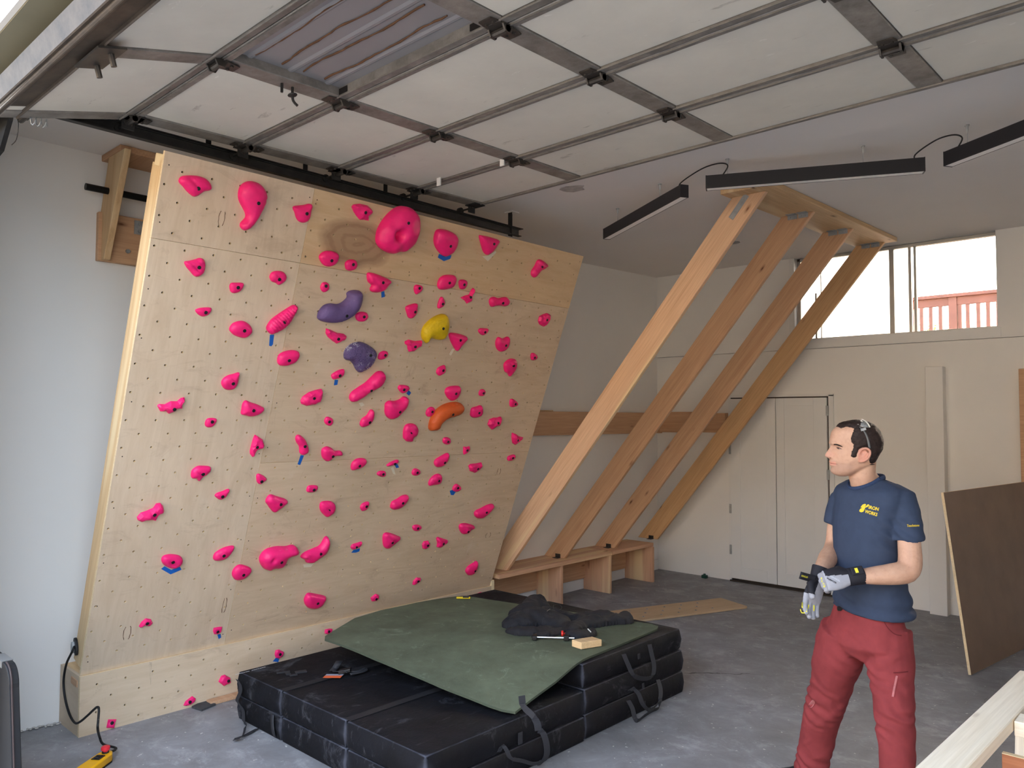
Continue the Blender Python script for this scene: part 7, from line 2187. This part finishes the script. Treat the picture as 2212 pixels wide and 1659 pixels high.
def glove(M, curl, thumb, cuff, side, fan=1.0, mirror=False):
    """x toward the fingers, y toward the thumb, z = back of the hand"""
    g = MB()
    g.rings([[(x, ry * math.cos(2 * math.pi * k / 18), oz + rz * math.sin(2 * math.pi * k / 18)) for k in range(18)] for x, ry, rz, oz in
             ((-.005, .030, .024, 0), (.015, .034, .023, 0), (.045, .044, .021, .001), (.075, .047, .019, .002), (.098, .045, .016, .001), (.106, .041, .011, 0))])
    for i, (y, ln, r_) in enumerate(((.033, .074, .0112), (.011, .082, .0117), (-.0115, .076, .0112), (-.033, .060, .0103))):
        a = 0.0; p = Vector((.092, y * .92, .001)); P = [p - Vector((.02, 0, 0)), p]; R_ = [r_ * 1.05, r_ * 1.05]
        yw = (y / .033) * .10 * fan
        for s2, fr_ in enumerate((.44, .31, .25)):
            a += curl[i][s2]
            d = Vector((math.cos(a) * math.cos(yw), math.sin(yw) * math.cos(a), -math.sin(a)))
            p = p + d * (ln * fr_); P.append(p); R_.append(r_ * (1.0, .96, .86)[s2])
        P.append(p + d * .004); R_.append(r_ * .5)
        g.tube(P, R_, 10, ref=(0, 1, 0))
    P = [Vector((.012, .022, -.006)), Vector((.034, .042, -.014))]
    d0 = Vector(thumb).normalized()
    P += [P[-1] + d0 * .036, P[-1] + d0 * .036 + Vector(thumb + (0,)[:0]).normalized() * .030]
    d1 = (d0 + Vector((.35, -.25, -.1))).normalized()
    P[3] = P[2] + d1 * .030
    g.tube(P + [P[3] + d1 * .005], [.017, .0165, .0135, .0118, .006], 10)
    if mirror: g.v = [(p[0], -p[1], p[2]) for p in g.v]; g.f = [f_[::-1] for f_ in g.f]
    me = remesh(g, 0.0032, 3, 0.45)
    def mi(p):
        if side == 'near': return 1 if ((p.y > -.004 + (p.x - .02) * -.12 and p.x > .014) or p.x > .100) else 0
        # far: black thumb side and back, grey fingers and palm
        return 1 if (p.x > .075 or (p.z < -.002 and p.y < .012)) else 0
    idx = [mi(p.center) for p in me.polygons]
    o = mobj('glove', me, [GBLK, GGRY], man, M, smooth=True, midx=idx)
    cf = MB()
    cf.rings([[(x, ry * math.cos(2 * math.pi * k / 20), rz * math.sin(2 * math.pi * k / 20)) for k in range(20)] for x, ry, rz in ((-.050, .036, .032), (-.046, .038, .034), (-.01, .036, .030), (.012, .037, .027))])
    cf.build('cuff', GBLK, o, M, smooth='auto')
    return o


# near glove: left hand gripping the far glove's cuff
W = at(1838, 1246, 3.15); K = at(1786, 1254, 3.155)
X = (K - W).normalized()
Zb = (TO * 0.85 + ZZ * 0.45); Zb = (Zb - X * Zb.dot(X)).normalized(); Y = Zb.cross(X)
MN = Matrix(((X.x, Y.x, Zb.x, W.x), (X.y, Y.y, Zb.y, W.y), (X.z, Y.z, Zb.z, W.z), (0, 0, 0, 1)))
ng = glove(MN, [(1.0, .9, .5)] * 4, (0.75, 0.15, -0.75), 0, 'near', mirror=True)
BVG = BVHTree.FromPolygons([MN @ v.co for v in ng.data.vertices], [list(p.vertices) for p in ng.data.polygons])
G_ = lambda x, y: (1700 + x / 10.367, 1180 + y / 10.367)
LGT = plain('glove_print_light', lin(188, 192, 204), 0.6)
decal('lettering', [text_mesh('GENERAL', 1.0, .02)], affine(G_(1080, 725), (5.0, 2.7), (1.3, -4.6)), LGT, ng, BVG, .0015)
decal('lettering', [text_mesh('PURPOSE', 1.0, .03)], affine(G_(1000, 770), (5.0, 2.6), (1.3, -4.6)), GBLK, ng, BVG, .0015)
decal('knuckle_trim', [blob([(755, 710), (785, 700), (795, 790), (770, 800)], 2), blob([(800, 820), (835, 825), (855, 905), (820, 915)], 2)], lambda v: G_(*v), GYEL, ng, BVG, .0015)
tb = MB(); tb.obox((-.022, -.010, .0345), ((1, 0, 0), (0, 1, 0), (0, 0, 1)), (.024, .017, .003)); tb.build('cuff_tab', GBLK, ng, MN, bevel=0.003)
MB().obox((-.018, -.010, .0381), ((1, 0, 0), (0, 1, 0), (0, 0, 1)), (.006, .010, .0006)).build('tab_mark', GYEL, ng, MN)

# far glove: right hand hanging, fingers down, cuff tab sticking up
W = at(1767, 1250, 3.255); K = at(1754, 1296, 3.235)
X = (K - W).normalized()
Zb = (RT_ * -0.35 + FWD * 0.85); Zb = (Zb - X * Zb.dot(X)).normalized(); Y = Zb.cross(X)
if Y.dot(RT_) > 0: pass
MF = Matrix(((X.x, Y.x, Zb.x, W.x), (X.y, Y.y, Zb.y, W.y), (X.z, Y.z, Zb.z, W.z), (0, 0, 0, 1)))
fg = glove(MF, [(.25, .35, .25), (.15, .3, .25), (.1, .25, .2), (.1, .2, .2)], (0.8, 0.1, -0.55), 0, 'far')
BVF = BVHTree.FromPolygons([MF @ v.co for v in fg.data.vertices], [list(p.vertices) for p in fg.data.polygons])
def fstripe(pts, w): return stripe([Vector((x, y, 0))[:2] for x, y in pts], w)
decal('finger_trim', [fstripe([(345, 1250), (340, 1330), (345, 1380)], 14), fstripe([(490, 1310), (470, 1390), (440, 1460), (390, 1485)], 14), fstripe([(600, 1320), (605, 1390), (600, 1450)], 14), fstripe([(300, 1410), (310, 1450), (330, 1490), (400, 1495)], 10)], lambda v: G_(*v), GYEL, fg, BVF, .0015)
a, b = at(*G_(480, 700), 3.22), at(*G_(300, 650), 3.20)
sd = (ZZ * 0.9 + RT_ * 0.25)
MB().ribbon(smoothpath([at(*G_(640, 740), 3.225), a, b], 4), sd, 0.030, 0.006).build('cuff_tab', GBLK, fg, smooth=True)
n_ = (b - a).normalized()
tm, tf_ = text_mesh('IRONCLAD', 1.0, .03)
u2 = (a - b).normalized(); w2 = (sd - u2 * sd.dot(u2)).normalized(); nrm = u2.cross(w2)
if nrm.dot(TO) < 0: nrm = -nrm
cc = a.lerp(b, 0.55) + nrm * .0036
mb = MB(); mb.add([cc + u2 * (v[0] * .0075) + w2 * (v[1] * .010) for v in tm], tf_)
mb.build('tab_lettering', GYEL, fg)
